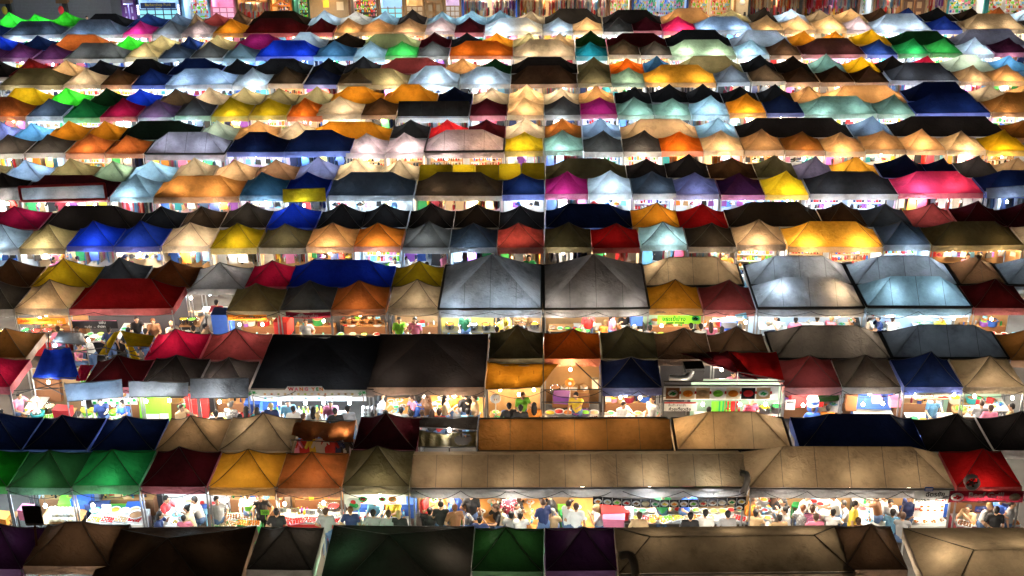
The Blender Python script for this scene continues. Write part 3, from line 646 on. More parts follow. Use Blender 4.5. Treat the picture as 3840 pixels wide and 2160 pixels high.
# shelf units with small goods
SHELF = {}
def shelf_unit(style, seed):
    if (style, seed) in SHELF: return SHELF[(style, seed)]
    rn = random.Random(seed * 3 + len(style)); H, W_ = 1.85, 1.6
    fm = woodm if style in ('wood', 'shoes') else paint('white_shelf_metal', (.7, .7, .7), .5)
    f = MB()
    for sx in (-W_ / 2, W_ / 2):
        for sy in (-.15, .15): f.box((sx, sy, H / 2), (.04, .04, H))
    boards = []
    zs = [.35, .65, .95, 1.25, 1.55, 1.83]
    for z in zs:
        b_ = MB(); b_.box((0, 0, z), (W_ + .02, .32, .022)); boards.append(b_.mesh('shelf_board', fm))
    g = MB(); pal = {'wood': ['brown', 'tan', 'black', 'red', 'white', 'orange'], 'shoes': ['black', 'white', 'brown', 'red', 'blue', 'tan'], 'pharm': ['white', 'sky', 'green', 'pink', 'yellow', 'blue'],
                     'glass': ['black', 'navy', 'purple', 'red', 'white', 'silver'], 'toys': ['red', 'yellow', 'lime', 'sky', 'pink', 'orange', 'white']}[style]
    for z in zs:
        x = -W_ / 2 + .05
        while x < W_ / 2 - .06:
            ww = rn.uniform(.05, .14); hh = rn.uniform(.06, .22); k = rn.randrange(len(pal))
            if rn.random() < .4: g.lathe((x + ww / 2, -.03, z + .012), [(.001, 0), (ww * .45, 0), (ww * .45, hh * .7), (ww * .2, hh), (.001, hh)], 7, k)
            else: g.box((x + ww / 2, rn.uniform(-.06, .02), z + .012 + hh / 2), (ww * .9, .16, hh), k)
            x += ww + rn.uniform(.01, .05)
    SHELF[(style, seed)] = (f.mesh('shelf_frame', fm), boards, g.mesh('small_goods', [gm(c) for c in pal])); return SHELF[(style, seed)]
def shelf(style, x, y, t, z=0, s=1, n=0):
    fr, bd, g = shelf_unit(style, random.randrange(3))
    word = {'wood': 'Wooden shelves of brown goods', 'shoes': 'Wooden shelves of shoes', 'pharm': 'White shelves of packets', 'glass': 'Shelves of dark glossy goods', 'toys': 'Shelves of bright toys'}[style]
    r_ = thing('display_shelf', f"{word}{['', ' at right'][min(n,1)]} under {tref(t)}", 'shelf', (x, y, z), random.uniform(-.04, .04), 'display shelves in the stalls')
    r_.scale = (s, 1, 1)
    link('shelf_frame', fr, r_); link('small_goods', g, r_, kind='stuff')
    for b_ in bd: link('shelf_board', b_, r_)
# tables
_tm = {}
def table_mesh(kind):
    if kind in _tm: return _tm[kind]
    t = MB(); t.box((0, 0, .735), (1, 1, .03)); l = MB(); l.box((0, 0, .36), (.045, .045, .72))
    m = {'wood': woodm, 'white': paint('white_laminate', (.7, .7, .68), .4), 'steel': paint('brushed_steel_top', (.5, .51, .52), .35, .9), 'green': gm('green'), 'orangewood': paint('orange_plywood', (.62, .3, .08), .45, var=.25)}[kind]
    c = MB()
    for a, b_, o in (((-.5, -.5), (.5, -.5), (0, -1)), ((.5, -.5), (.5, .5), (1, 0)), ((.5, .5), (-.5, .5), (0, 1)), ((-.5, .5), (-.5, -.5), (-1, 0))):
        def fn(u, v, a=a, b_=b_, o=o):
            k = .015 * math.sin(u * 30) * v; return (a[0] + (b_[0] - a[0]) * u + o[0] * (.004 + k), a[1] + (b_[1] - a[1]) * u + o[1] * (.004 + k), .75 - .6 * v)
        c.patch(fn, 16, 2)
    _tm[kind] = (t.mesh('table_top', m), l.mesh('leg', steel), c.mesh('table_skirt', clothw)); return _tm[kind]
def table(kind, x, y, w_, d_, label, skirt=None, rz=0, group='stall tables'):
    tp, lg, ck = table_mesh(kind)
    r_ = thing('table', label, 'table', (x, y, 0), rz, group)
    o = link('table_top', tp, r_); o.scale = (w_, d_, 1)
    if skirt:
        o = link('table_skirt', ck, r_); o.scale = (w_, d_, 1); o.material_slots[0].link = 'OBJECT'; o.material_slots[0].material = gm(skirt) if skirt != 'white' else clothw
    for sx in (-1, 1):
        for sy in (-1, 1): link('leg', lg, r_, (sx * (w_ / 2 - .06), sy * (d_ / 2 - .06), 0))
    return r_
def stool(x, y, c, label):
    if 'stool' not in _tm:
        s = MB(); s.box((0, 0, .44), (.29, .29, .03)); s.box((0, 0, .41), (.27, .27, .04)); l = MB(); l.box((0, 0, .21), (.04, .04, .42), taper=.8); _tm['stool'] = (s.mesh('seat', gm('blue')), l.mesh('leg', gm('blue')))
    r_ = thing('stool', label, 'stool', (x, y, 0), random.uniform(-.5, .5), 'plastic stools at the tables')
    for me, locs in ((_tm['stool'][0], [(0, 0, 0)]), (_tm['stool'][1], [(a, b, 0) for a in (-.12, .12) for b in (-.12, .12)])):
        for l in locs:
            o = link(me.name.split('.')[0], me, r_, l); o.material_slots[0].link = 'OBJECT'; o.material_slots[0].material = gm(c)
SHEETC = {'white': (.75, .75, .75), 'pink': (.7, .45, .47), 'bluew': (.45, .58, .75), 'warmw': (.75, .62, .42), 'woody': (.4, .24, .11), 'darkw': (.06, .06, .07), 'greenw': (.35, .55, .42), 'lilac': (.55, .45, .7), 'cardb': (.3, .2, .11)}
def rear_sheet(t, c, side=False):
    b = MB(); w_ = t['w'] - .06
    def fn(u, v): x = (u - .5) * w_; return (x, t['d'] / 2 - .07 + .02 * cloth_noise(x, v, t['cx'], 2), 2.12 - 1.95 * v)
    b.patch(fn, 10, 4)
    if side:
        for s in (-1, 1):
            def f2(u, v, s=s): return (s * (w_ / 2) + .012 * math.sin(u * 14), -t['d'] / 2 + .25 + u * (t['d'] - .4), 2.05 - 1.8 * v)
            b.patch(f2, 8, 3)
    m = paint('sheet_' + c, SHEETC[c], .85, bump=.25, scale=3)
    b.obj('rear_wall_sheet', m, t['root'])
rn_ = random.Random(5)
ordn = lambda k: ORD[k]
def stall(t):
    """goods under one front-line tent"""
    blk = t['line'] // 2; x0, x1 = t['cx'] - t['w'] / 2, t['cx'] + t['w'] / 2; Y = t['y0']; w_ = t['w']
    cool = t['lt'][0] in 'cb'
    c = rn_.choice(['white', 'white', 'white', 'bluew', 'bluew', 'lilac'] if cool else ['white', 'warmw', 'warmw', 'pink', 'white', 'woody'])
    rear_sheet(t, c, rn_.random() < .5)
    style = rn_.choice(['rail', 'garments', 'garments', 'shelf', 'garments', 'bags', 'shelf', 'bags'])
    n = max(1, round(w_ / 2.05)); ref = tref(t)
    zt = 1.83
    if style == 'rail' or style == 'garments':
        pal = rn_.choice(['pale', 'pale', 'dark', 'mixed', 'blue' if cool else 'warm', 'pink', 'pale'])
        for k in range(n):
            rail(pal, x0 + (k + .5) * w_ / n, Y + (1.5 if style == 'garments' else 1.1), 1.72, t, min(1.0, (w_ / n - .15) / 1.8), k)
    if style == 'garments' or (style == 'rail' and rn_.random() < .5):
        k = 0; x = x0 + .3
        while x < x1 - .25:
            g = rn_.choice(['shirt', 'dress', 'shirt', 'blouse']); cc = rn_.choice(BRIGHT)
            goods('garment', M_[g], [gm(cc), steel], (x, Y + .62 + rn_.uniform(-.06, .06), zt + rn_.uniform(-.02, .02)), rn_.uniform(-.5, .5), rn_.uniform(.8, .95), f"{cc} {g} hung {ordn(k)} under {ref}", 'garment', 'garments hanging in the stalls')
            x += rn_.choice([.45, .5, .62, .9]); k += 1
    if style == 'shelf':
        st = rn_.choice(['pharm', 'glass', 'toys'] if cool else ['wood', 'shoes', 'toys', 'pharm'])
        for k in range(n): shelf(st, x0 + (k + .5) * w_ / n, Y + 1.55, t, 0, min(1, (w_ / n - .2) / 1.6), k)
    if style == 'bags':
        for j, zz in enumerate((1.9, 1.55)):
            k = 0; x = x0 + .25
            while x < x1 - .2:
                kind = rn_.choice(['bag', 'bag', 'hat']); cc = rn_.choice(BRIGHT)
                goods(kind, M_[kind], [gm(cc), gm(rn_.choice(['brown', 'black', 'white']))], (x, Y + .5 + j * .8, zz - (.3 if kind == 'hat' else 0)), rn_.uniform(-.4, .4), rn_.uniform(.75, 1), f"{cc} {kind} {'high' if j == 0 else 'low'}, {ordn(k)} along, {ref}", kind, kind + 's hanging in the stalls')
                x += rn_.choice([.33, .38, .5]); k += 1
    if blk >= 5 and style != 'rail':
        table('white', t['cx'], Y + .55, w_ - .35, .55, f"Skirted sales table under {ref}", rn_.choice(['white', 'white', 'red', 'sky', 'black', 'cream']))
        if blk >= 6:
            k = 0; x = x0 + .3
            while x < x1 - .3:
                kd = rn_.choice(['carton', 'basket', 'bottle', 'carton']); cc = rn_.choice(BRIGHT)
                goods(kd, M_[kd], [gm(cc), gm(rn_.choice(BRIGHT))], (x, Y + .55 + rn_.uniform(-.12, .12), .75), rn_.uniform(0, 6), rn_.uniform(.8, 1.1), f"{cc} {kd} {ordn(k)} along table under {ref}", kd)
                x += rn_.uniform(.22, .4); k += 1
FRONT = [t for t in TENTS if t['line'] % 2 == 0 and t['line'] <= 14]
for t in sorted(FRONT, key=lambda t: (-t['line'], t['cx'])):
    stall(t)
# ------------------------------------------------------------------ people: capsule skeletons fused into one skin surface, clothes as children
def fused(parts, name, mats, voxel, faces, smooth=2):
    """parts: (a, b, ra, rb) capsules or (c, (rx,ry,rz)) ellipsoids, fused by a voxel remesh"""
    b = MB()
    for p in parts:
        if len(p) == 4:
            a, c, ra, rb = p; b.tube(a, c, ra, 10, 0, rb); b.ball(a, ra, 10); b.ball(c, rb, 10)
        else:
            c, (rx, ry, rz) = p; n = 14; k = 9; vs_ = []
            for j in range(k + 1):
                for i in range(n):
                    th = math.pi * j / k; ph = 2 * math.pi * i / n
                    vs_.append((c[0] + max(1e-4, rx * math.sin(th)) * math.cos(ph), c[1] + max(1e-4, ry * math.sin(th)) * math.sin(ph), c[2] - rz * math.cos(th)))
            b.add(vs_, [(j * n + i, j * n + (i + 1) % n, (j + 1) * n + (i + 1) % n, (j + 1) * n + i) for j in range(k) for i in range(n)])
    me = b.mesh('tmp', []); o = bpy.data.objects.new('tmp', me)
    m = o.modifiers.new('r', 'REMESH'); m.mode = 'VOXEL'; m.voxel_size = voxel; m.use_smooth_shade = True
    s = o.modifiers.new('s', 'SMOOTH'); s.iterations = smooth; s.factor = .5
    d = o.modifiers.new('d', 'DECIMATE'); d.ratio = .3
    ev = bake(o)
    nf = len(ev.data.polygons) / .3
    if nf * .3 > faces: d.ratio = max(.01, faces / nf); ev = bake(o)
    out = bpy.data.meshes.new_from_object(ev); out.name = name; bpy.data.objects.remove(o)
    out.materials.clear()
    for m_ in mats: out.materials.append(m_)
    for p in out.polygons: p.use_smooth = True
    return out
def V3(*a): return Vector(a)
def hand(parts, wr, d, up):
    """palm, four fingers of different lengths slightly curled, and a thumb from the side of the palm"""
    d = Vector(d).normalized(); up = Vector(up); side = d.cross(up).normalized(); up = side.cross(d).normalized()
    wr = Vector(wr); pc = wr + d * .05
    for k in (-1, 0, 1): parts.append((wr + side * .012 * k, wr + d * .085 + side * .024 * k, .017, .014))
    for k, L_ in enumerate((.068, .08, .074, .055)):
        a = wr + d * .088 + side * (-.03 + .02 * k); m = a + d * L_ * .5 - up * .008; e = a + d * L_ * .88 - up * .03
        parts.append((a, m, .0095, .0085)); parts.append((m, e, .0085, .007))
    t0 = wr + d * .03 - side * .028; t1 = wr + d * .065 - side * .055 - up * .01
    parts.append((t0, t1, .012, .010)); parts.append((t1, t1 + d * .03 - up * .008, .010, .008))
skinA = paint('skin', (.50, .29, .18), .55, var=.06, spec=.3)
def build_pose(name, lean=0, sit=False, arms=('down', 'down'), stride=0, head=0.0, hair='short'):
    ph = .50 if sit else .93
    pel = V3(0, 0, ph); sy = -math.sin(lean); cz = math.cos(lean)
    def up(h, x=0, y=0): return V3(x, sy * h + y * cz, ph + cz * h + y * math.sin(lean) * 0)
    ch = up(.34); nk = up(.52); hd = nk + V3(0, -.02 - head * .08, .155 - head * .03)
    sh = [up(.47, s * .18) for s in (-1, 1)]
    bp = [(pel, up(.2), .125, .115), (up(.2), ch, .115, .13), (ch, up(.44), .13, .1), (sh[0], sh[1], .062, .062), (nk, hd + V3(0, 0, -.06), .052, .05)]
    clothes = [(pel, up(.2), .145, .13), (up(.2), ch, .13, .148), (ch, up(.43), .15, .112), (sh[0], sh[1], .078, .078), (up(.1, -.04), up(.34, -.07), .12, .12), (up(.1, .04), up(.34, .07), .12, .12)]
    # head with jaw, nose, ears
    bp += [((hd.x, hd.y + .012, hd.z + .02), (.077, .095, .105)), ((hd.x, hd.y - .03, hd.z - .045), (.05, .055, .06)), (hd + V3(0, -.09, .012), hd + V3(0, -.108, -.022), .011, .015),
           ((hd.x - .08, hd.y + .01, hd.z), (.012, .022, .032)), ((hd.x + .08, hd.y + .01, hd.z), (.012, .022, .032)), (hd + V3(-.03, -.083, .04), hd + V3(.03, -.083, .04), .012, .012)]
    for i, s in enumerate((-1, 1)):
        a = arms[i]; S = sh[i]
        el, wr = {'down': (S + V3(s * .07, .02, -.28), S + V3(s * .09, -.05, -.52)), 'fwd': (S + V3(s * .07, -.06, -.27), S + V3(s * .02, -.3, -.3)),
                  'table': (S + V3(s * .09, -.16, -.22), S + V3(-s * .02, -.38, -.24)), 'mouth': (S + V3(s * .08, -.16, -.2), S + V3(-s * .1, -.26, .03)),
                  'phone': (S + V3(s * .06, -.08, -.26), S + V3(-s * .06, -.28, -.1)), 'reach': (S + V3(s * .04, -.24, -.08), S + V3(0, -.47, -.02)),
                  'up': (S + V3(s * .1, -.18, .1), S + V3(s * .05, -.38, .25)), 'hip': (S + V3(s * .14, .06, -.24), S + V3(s * .02, -.08, -.42))}[a]
        bp += [(S, el, .05, .04), (el, wr, .039, .026)]; hand(bp, wr, (wr - el), V3(0, 0, 1) if abs((wr - el).normalized().z) < .9 else V3(s, 0, 0))
        clothes += [(S, S.lerp(el, .62), .066, .06)]
    tr = [(up(-.03, -.06), up(-.03, .06), .145, .145), (pel + V3(-.04, 0, 0), pel + V3(.04, 0, 0), .14, .14)]
    for s in (-1, 1):
        hp = pel + V3(s * .09, 0, -.04)
        if sit: kn = hp + V3(s * .05, -.42, .02); an = kn + V3(0, -.02, -.42)
        else: kn = hp + V3(s * .01, -.04 - s * stride * .18, -.42); an = V3(s * .1, .03 - s * stride * .3 + (.06 if stride else 0), .08)
        bp += [(hp, kn, .085, .058), (kn, an, .055, .036), (an, an + V3(0, -.13, -.045), .036, .03), (an, an + V3(0, .04, -.045), .034, .03)]
        tr += [(hp, kn, .1, .075), (kn, kn.lerp(an, .93), .072, .056)]
    e = []
    hp_ = [((hd.x, hd.y + .03, hd.z + .05), (.092, .1, .098))]
    if hair == 'long': hp_ += [(hd + V3(0, .06, .0), nk + V3(0, .09, -.1), .085, .07), (hd + V3(-.05, .05, -.02), nk + V3(-.06, .06, -.05), .05, .04), (hd + V3(.05, .05, -.02), nk + V3(.06, .06, -.05), .05, .04)]
    elif hair == 'bun': hp_ += [(hd + V3(0, .09, .1), hd + V3(0, .12, .13), .05, .045), (hd + V3(0, .05, -.02), hd + V3(0, .06, -.04), .07, .06)]
    elif hair == 'cap': hp_ += [(hd + V3(0, -.07, .075), hd + V3(0, -.15, .06), .06, .05)]
    else: hp_ += [(hd + V3(0, .06, .0), hd + V3(0, .06, -.03), .075, .06)]
    eye = MB()
    for s in (-1, 1): eye.ball(hd + V3(s * .03, -.086, .018), .011, 6)
    eye.tube(hd + V3(-.02, -.086, -.055), hd + V3(.02, -.086, -.055), .006, 5)
    shoe = MB()
    return dict(body=fused(bp, 'person', [skinA], .0075, 3600, 1), shirt=fused(clothes, 'shirt', [gm('white')], .014, 900), trousers=fused(tr, 'trousers', [gm('navy')], .014, 900),
                hair=fused(hp_, 'hair', [gm('black')], .011, 500), eyes=eye.mesh('face_features', gm('black')), head=hd.copy())
POSES = {
 'stand': build_pose('stand', .05, arms=('down', 'hip'), hair='short'),
 'standf': build_pose('standf', .05, arms=('phone', 'down'), hair='long'),
 'cook': build_pose('cook', .22, arms=('fwd', 'reach'), head=.5, hair='short'),
 'walk': build_pose('walk', .08, arms=('down', 'fwd'), stride=1, hair='cap'),
 'sit': build_pose('sit', .2, True, ('table', 'table'), head=.4, hair='short'),
 'sitf': build_pose('sitf', .2, True, ('table', 'mouth'), head=.5, hair='long'),
 'sitb': build_pose('sitb', .15, True, ('mouth', 'table'), head=.3, hair='bun'),
}
HAIRC = {'black': (.012, .01, .01), 'brown': (.06, .03, .018), 'auburn': (.16, .06, .02), 'blond': (.45, .32, .14), 'grey': (.25, .24, .22)}
PEOPLE = []
def patterned(c, k):
    key = f'patterned_{c}_{k}'
    if key in _pm: return _pm[key]
    m, nt, out = new_mat(key); b = nt.nodes.new('ShaderNodeBsdfPrincipled'); tc = nt.nodes.new('ShaderNodeTexCoord'); mx = nt.nodes.new('ShaderNodeMix'); mx.data_type = 'RGBA'
    mx.inputs[6].default_value = (*G[c], 1); o = G['white'] if max(G[c]) < .5 else G['navy']; mx.inputs[7].default_value = (*o, 1)
    t = nt.nodes.new('ShaderNodeTexWave' if k < 2 else 'ShaderNodeTexVoronoi'); t.inputs['Scale'].default_value = 9 if k < 2 else 16
    if k < 2: t.bands_direction = 'Z' if k == 0 else 'X'
    cr = nt.nodes.new('ShaderNodeMath'); cr.operation = 'GREATER_THAN' if k < 2 else 'LESS_THAN'; cr.inputs[1].default_value = .62 if k < 2 else .3
    nt.links.new(tc.outputs['Object'], t.inputs['Vector']); nt.links.new(t.outputs['Fac' if k < 2 else 'Distance'], cr.inputs[0]); nt.links.new(cr.outputs[0], mx.inputs[0]); nt.links.new(mx.outputs[2], b.inputs['Base Color']); b.inputs['Roughness'].default_value = .8
    nt.links.new(b.outputs[0], out.inputs[0]); _pm[key] = m; return m
def person(pose, x, y, rz, shirt, pants, hair, label, scale=1.0, z=0):
    p = POSES[pose]
    o = link('person', p['body'], None, (x, y, z), rz, label=label[0].upper() + label[1:], category='person', group='people in the market')
    o.scale = (scale,) * 3
    sm_ = patterned(shirt, len(PEOPLE) % 3) if any(w_ in label for w_ in ('checked', 'striped', 'floral', 'checks', 'stripes')) or ('back' in label and len(PEOPLE) % 4 == 0) else gm(shirt)
    for nm, key, m in (('shirt', 'shirt', sm_), ('trousers', 'trousers', gm(pants)), ('hair', 'hair', paint('hair_' + hair, HAIRC[hair], .6)), ('face_features', 'eyes', None)):
        c = link(nm, p[key], o)
        if m: c.material_slots[0].link = 'OBJECT'; c.material_slots[0].material = m
    PEOPLE.append(o); return o
HZ = {'sit': 1.2, 'sitf': 1.2, 'sitb': 1.2, 'stand': 1.6, 'standf': 1.6, 'cook': 1.5, 'walk': 1.6}
def ppl(crop, x, y, pose, shirt, hair, face, label, pants='denim', s=1.0):
    """a head seen at crop pixel (x, y): stand the person where that head is"""
    p = POSES[pose]; hz = p['head'].z * s
    rz = R(face + random.uniform(-12, 12)); q = at_z(*P(crop, x, y), hz)
    hd = p['head']; off = Vector((hd.x * math.cos(rz) - hd.y * math.sin(rz), hd.x * math.sin(rz) + hd.y * math.cos(rz))) * s
    person(pose, q.x - off.x, q.y - off.y, rz, shirt, pants, hair, label, s)
# ------------------------------------------------------------------ writing, banners, awnings
def text_mesh(s, size, m, name='lettering', bold=0):
    c = bpy.data.curves.new(name, 'FONT'); c.body = s; c.size = size; c.align_x = 'CENTER'; c.align_y = 'CENTER'; c.extrude = .003; c.offset = bold; c.resolution_u = 3
    o = bpy.data.objects.new(name, c)
    me = bpy.data.meshes.new_from_object(bake(o)); bpy.data.objects.remove(o); me.materials.clear(); me.materials.append(m); me.name = name; return me
def vm(c): return vinyl('print_' + c, G.get(c, SHEETC.get(c, (.5, .5, .5))), .4)
def banner(name, label, x, y, z, w_, h_, c, texts=(), discs=(), rects=(), rx=0, rz=0, sag=.0, cat='banner'):
    """a printed sheet facing the camera; texts (s, dx, dz, size, colour), discs (dx, dz, r, plate colour, food colour)"""
    r_ = thing(name, label, cat, (x, y, z), rz); r_.rotation_euler.x = rx
    b = MB(); b.patch(lambda u, v: ((u - .5) * w_, -sag * .3 * math.sin(math.pi * u) + .006 * math.sin(u * 23), (.5 - v) * h_ - sag * math.sin(math.pi * u)), 14, 3)
    b.obj('printed_sheet', vinyl('print_' + c, G.get(c, SHEETC.get(c, (.5, .5, .5))), .4), r_)
    for s, dx, dz, size, tc in texts:
        o = link('lettering', text_mesh(s, size, vm(tc), bold=size * .02), r_, (dx, -.022 - sag * .3, dz - sag * math.sin(math.pi * (dx / w_ + .5)))); o.rotation_euler = (R(90), 0, 0)
    for dx, dz, ww, hh, cc in rects:
        q = MB(); q.box((0, 0, 0), (ww, .008, hh)); q.obj('printed_panel', vm(cc), r_, (dx, -.014 - sag * .3, dz - sag * math.sin(math.pi * (dx / w_ + .5))))
    for dx, dz, rr, pc, fc in discs:
        q = MB(); q.lathe((0, 0, 0), [(rr, 0), (rr, .01), (.001, .01)], 14, 0)
        for k in range(4): q.ball((rr * .38 * math.cos(k * 1.7), rr * .3 * math.sin(k * 1.7), .012), rr * .33, 6, 1, .3)
        o = q.obj('printed_dish', [vm(pc), vm(fc)], r_, (dx, -.02 - sag * .3, dz - sag * math.sin(math.pi * (dx / w_ + .5)))); o.rotation_euler = (R(90), 0, 0); o.scale = (1, .75, 1)
    return r_
def cloth(name, label, c4, fab, glow, sag=.12, cat='awning', fold=.03, nu=18, nv=12, poles=True, hole=None, valm=False):
    """cloth between four corners: back left, back right, front right, front left"""
    c4 = [Vector(c) for c in c4]; base = sum(c4, Vector()) / 4; base.z = 0; sd = random.random() * 40
    r_ = thing(name, label, cat, base)
    b = MB()
    def fn(u, v):
        p = c4[0].lerp(c4[1], u).lerp(c4[3].lerp(c4[2], u), v) - base
        p.z -= sag * math.sin(math.pi * u) * (.35 + .65 * math.sin(math.pi * v)); e = .3 + .7 * math.sin(math.pi * v)
        p.z += fold * e * math.sin((u * 3.1 + .5 * cloth_noise(u, v, sd, 1.5)) * 6.28) + fold * 1.4 * cloth_noise(p.x, p.y, sd, 1.4); return p
    b.patch(fn, nu, nv)
    if hole: 
        keep = [i for i, f in enumerate(b.f) if not hole(((f[0] % (nu + 1)) + .5) / nu, ((f[0] // (nu + 1)) + .5) / nv)]
        b.f = [b.f[i] for i in keep]; b.m = [0] * len(b.f); b.sm = [True] * len(b.f)
    b.obj('cloth', fabric(fab, glow, valm), r_)
    if poles:
        for i in (2, 3): q = MB(); q.tube((0, 0, 0), (0, 0, c4[i].z), .02, 6); q.obj('pole', steel, r_, (c4[i].x - base.x, c4[i].y - base.y, 0))
        q = MB(); q.tube(c4[3] - base, c4[2] - base, .016, 5); q.obj('bar', darkbar, r_)
        q = MB(); q.tube(c4[0] - base, c4[1] - base, .016, 5); q.obj('bar', darkbar, r_)
    return r_
def cq(crop, pts, Ys):
    return [at_y(*P(crop, x, y), Y) for (x, y), Y in zip(pts, Ys)]
YF = {r: rowY(r) for r in range(1, 12)}
# ================================================================== blocks 8, 9 and 10: stalls one can look into
TB = {}
for t in TENTS: TB.setdefault(t['line'], []).append(t)
def tent_at(line, crop, x):
    ts = TB[line]; X = xat(P(crop, x)[0], ts[0]['y0'], EAVE); return min(ts, key=lambda t: abs(t['cx'] - X))
def Xf(crop, x, r, dy=0, z=1.2): return xat(P(crop, x)[0], YF[r] + dy, z)
def hang(crop, x, y, r, dy, kind, where):
    """a bare bulb at this pixel, dy metres behind the front edge"""
    q = at_y(*P(crop, x, y), YF[r] + dy)
    o = thing('hanging_lamp', f"{'Warm' if kind in 'wn' else 'Cool white'} bare bulb hanging {where}", 'lamp', (q.x, q.y, 0), 0, 'bare bulbs over the food stalls')
    hang_lamp(o, (0, 0, q.z), kind, 130)
    b = MB(); b.tube((0, 0, q.z + .1), (0, 0, max(q.z + .15, 2.2)), .006, 4); b.obj('cord', gm('black'), o)
def row_goods(kind, crop, xa, xb, r, dy, z, n, where, cols=None, cols2=None, s=1.0, jy=.05, rows=1, step=.2, word=None):
    xa, xb = Xf(crop, xa, r, dy, z), Xf(crop, xb, r, dy, z); k = 0
    for j in range(rows):
        for i in range(n):
            c1 = rn_.choice(cols or BRIGHT); c2 = rn_.choice(cols2 or FOODC)
            mats = [gm(c1), gm(c2)]
            if kind == 'pot': mats = [paint('polished_steel', (.6, .6, .62), .25, 1), gm(c2)]
            goods(kind, M_[kind], mats, (xa + (xb - xa) * (i + .5) / n, YF[r] + dy + j * step + rn_.uniform(-jy, jy), z), rn_.uniform(-.4, .4) if kind == 'tray' else rn_.uniform(0, 6), s,
                  f"{c1} {word or kind} with {c2} filling, {ordn(k)} {where}", kind); k += 1
def counter(crop, xa, xb, r, dy, kind, label, skirt=None, d=.7):
    a, b = Xf(crop, xa, r, dy, .75), Xf(crop, xb, r, dy, .75); table(kind, (a + b) / 2, YF[r] + dy + d / 2, b - a, d, label, skirt)
def mk(nm, tri):  # simple block-shaped kit
    pass
def crate(crop, x, y, r, dy, c, label, d=(.55, .38, .32)):
    q = at_y(*P(crop, x, y), YF[r] + dy); z = max(0, q.z - d[2] / 2)
    o = thing('crate', label, 'crate', (q.x, q.y, z), random.uniform(-.15, .15), 'crates and tubs in the stalls')
    b = MB(); b.box((0, 0, d[2] / 2), d, 0, taper=1.06); b.obj('body', gm(c), o); b = MB(); b.box((0, 0, d[2]), (d[0] * 1.1, d[1] * 1.1, .03)); b.box((0, 0, d[2] * .75), (d[0] * 1.08, d[1] * 1.08, .02)); b.obj('rim', gm(c), o)
def cooler(crop, x, y, r, dy, label, c='blue'):
    q = at_y(*P(crop, x, y), YF[r] + dy); z = max(0, q.z - .25)
    o = thing('water_cooler', label, 'cooler', (q.x, q.y, z)); b = MB(); b.lathe((0, 0, 0), [(.001, 0), (.19, 0), (.21, .4)], 16); b.obj('body', gm(c), o)
    b = MB(); b.lathe((0, 0, 0), [(.215, .4), (.22, .44), (.18, .5), (.06, .52), (.001, .52)], 16); b.obj('lid', gm('white'), o); b = MB(); b.lathe((0, 0, 0), [(.202, .2), (.212, .3)], 16); b.obj('band', gm('white'), o)
# ---- block 10, left to right
w = 'under the dark green canopy at lower left'
counter('e1', 330, 690, 10, .25, 'wood', 'Wooden counter of white coconuts under the dark green canopy', None, .8)
for j in range(4):
    row_goods('coconut', 'e1', 430, 660, 10, .35 + j * .18, .76, 7, ['front row', 'second row', 'third row', 'rear row'][j] + ' of the heap', ['white', 'white', 'cream'], ['tan'], 1.0, .02, word='coconut')
    if j < 2: row_goods('coconut', 'e1', 445, 645, 10, .44 + j * .18, .9, 6, ['front', 'rear'][j] + ' upper layer of the heap', ['white', 'cream'], ['tan'], 1.0, .02, word='coconut')
hang('e1', 390, 840, 10, .6, 'c', 'over the coconut heap')
crate('e1', 630, 830, 10, 1.5, 'lime', 'Lime green crate behind the coconut heap', (.7, .5, .4)); crate('e1', 625, 900, 10, 1.3, 'green', 'Green crate below the lime one behind the coconuts', (.7, .5, .35))
crate('e1', 230, 900, 10, .6, 'pink', 'Pink sack-like tub left of the coconuts', (.35, .35, .35)); crate('e1', 15, 960, 10, .3, 'orange', 'Orange fruit crate at the lower left edge', (.5, .4, .3))
row_goods('basket', 'e1', -120, 110, 10, .4, .76, 4, 'on the counter at the lower left edge', ['wood'], ['cream', 'orange', 'white'], 1.1)
counter('e1', -330, 100, 10, .2, 'wood', 'Wooden fruit counter at the lower left edge', None, .7)
rear_sheet(tent_at(20, 'e1', 330), 'bluew'); rear_sheet(tent_at(20, 'e1', 900), 'darkw')
counter('e1', 740, 1230, 10, .2, 'white', 'White topped counter of food tubs under the bright green canopy', 'white', .85)
row_goods('tray', 'e1', 760, 1220, 10, .4, .76, 4, 'on the counter under the bright green canopy', ['silver', 'white'], ['orange', 'tan', 'red'])
row_goods('bowl', 'e1', 780, 1210, 10, .85, .76, 5, 'at the back of the bright green stall counter', ['white', 'teal', 'silver'], ['tan', 'orange', 'cream'], 1.3)
for x, y, dy, c, l, d in ((720, 830, 1.3, 'blue', 'Blue plastic drum left in the bright green stall', (.5, .5, .6)), (850, 880, 1.1, 'navy', 'Navy blue menu box in the bright green stall', (.7, .2, .5)), (1000, 800, 1.8, 'sky', 'Sky blue tub at the back of the bright green stall', (.4, .4, .35)),
                             (1010, 870, 1.5, 'lime', 'Lime green crate in the bright green stall', (.7, .4, .3)), (1000, 900, 1.2, 'green', 'Green crate in front of the lime one in the bright green stall', (.7, .35, .25)), (1165, 860, 1.2, 'blue', 'Blue basin at right in the bright green stall', (.5, .4, .15)), (925, 880, .8, 'white', 'White menu card stand in the bright green stall', (.26, .05, .35))):
    crate('e1', x, y, 10, dy, c, l, d)
row_goods('pot', 'e1', 1090, 1200, 10, 1.7, .9, 1, 'at the back of the bright green stall', cols2=['brown']); row_goods('bowl', 'e1', 1120, 1230, 10, .5, .78, 1, 'at the right end of the bright green stall', ['silver'], ['brown'], 1.9)
hang('e1', 800, 835, 10, .5, 'n', 'in the bright green stall')
rear_sheet(tent_at(20, 'e1', 1500), 'white')
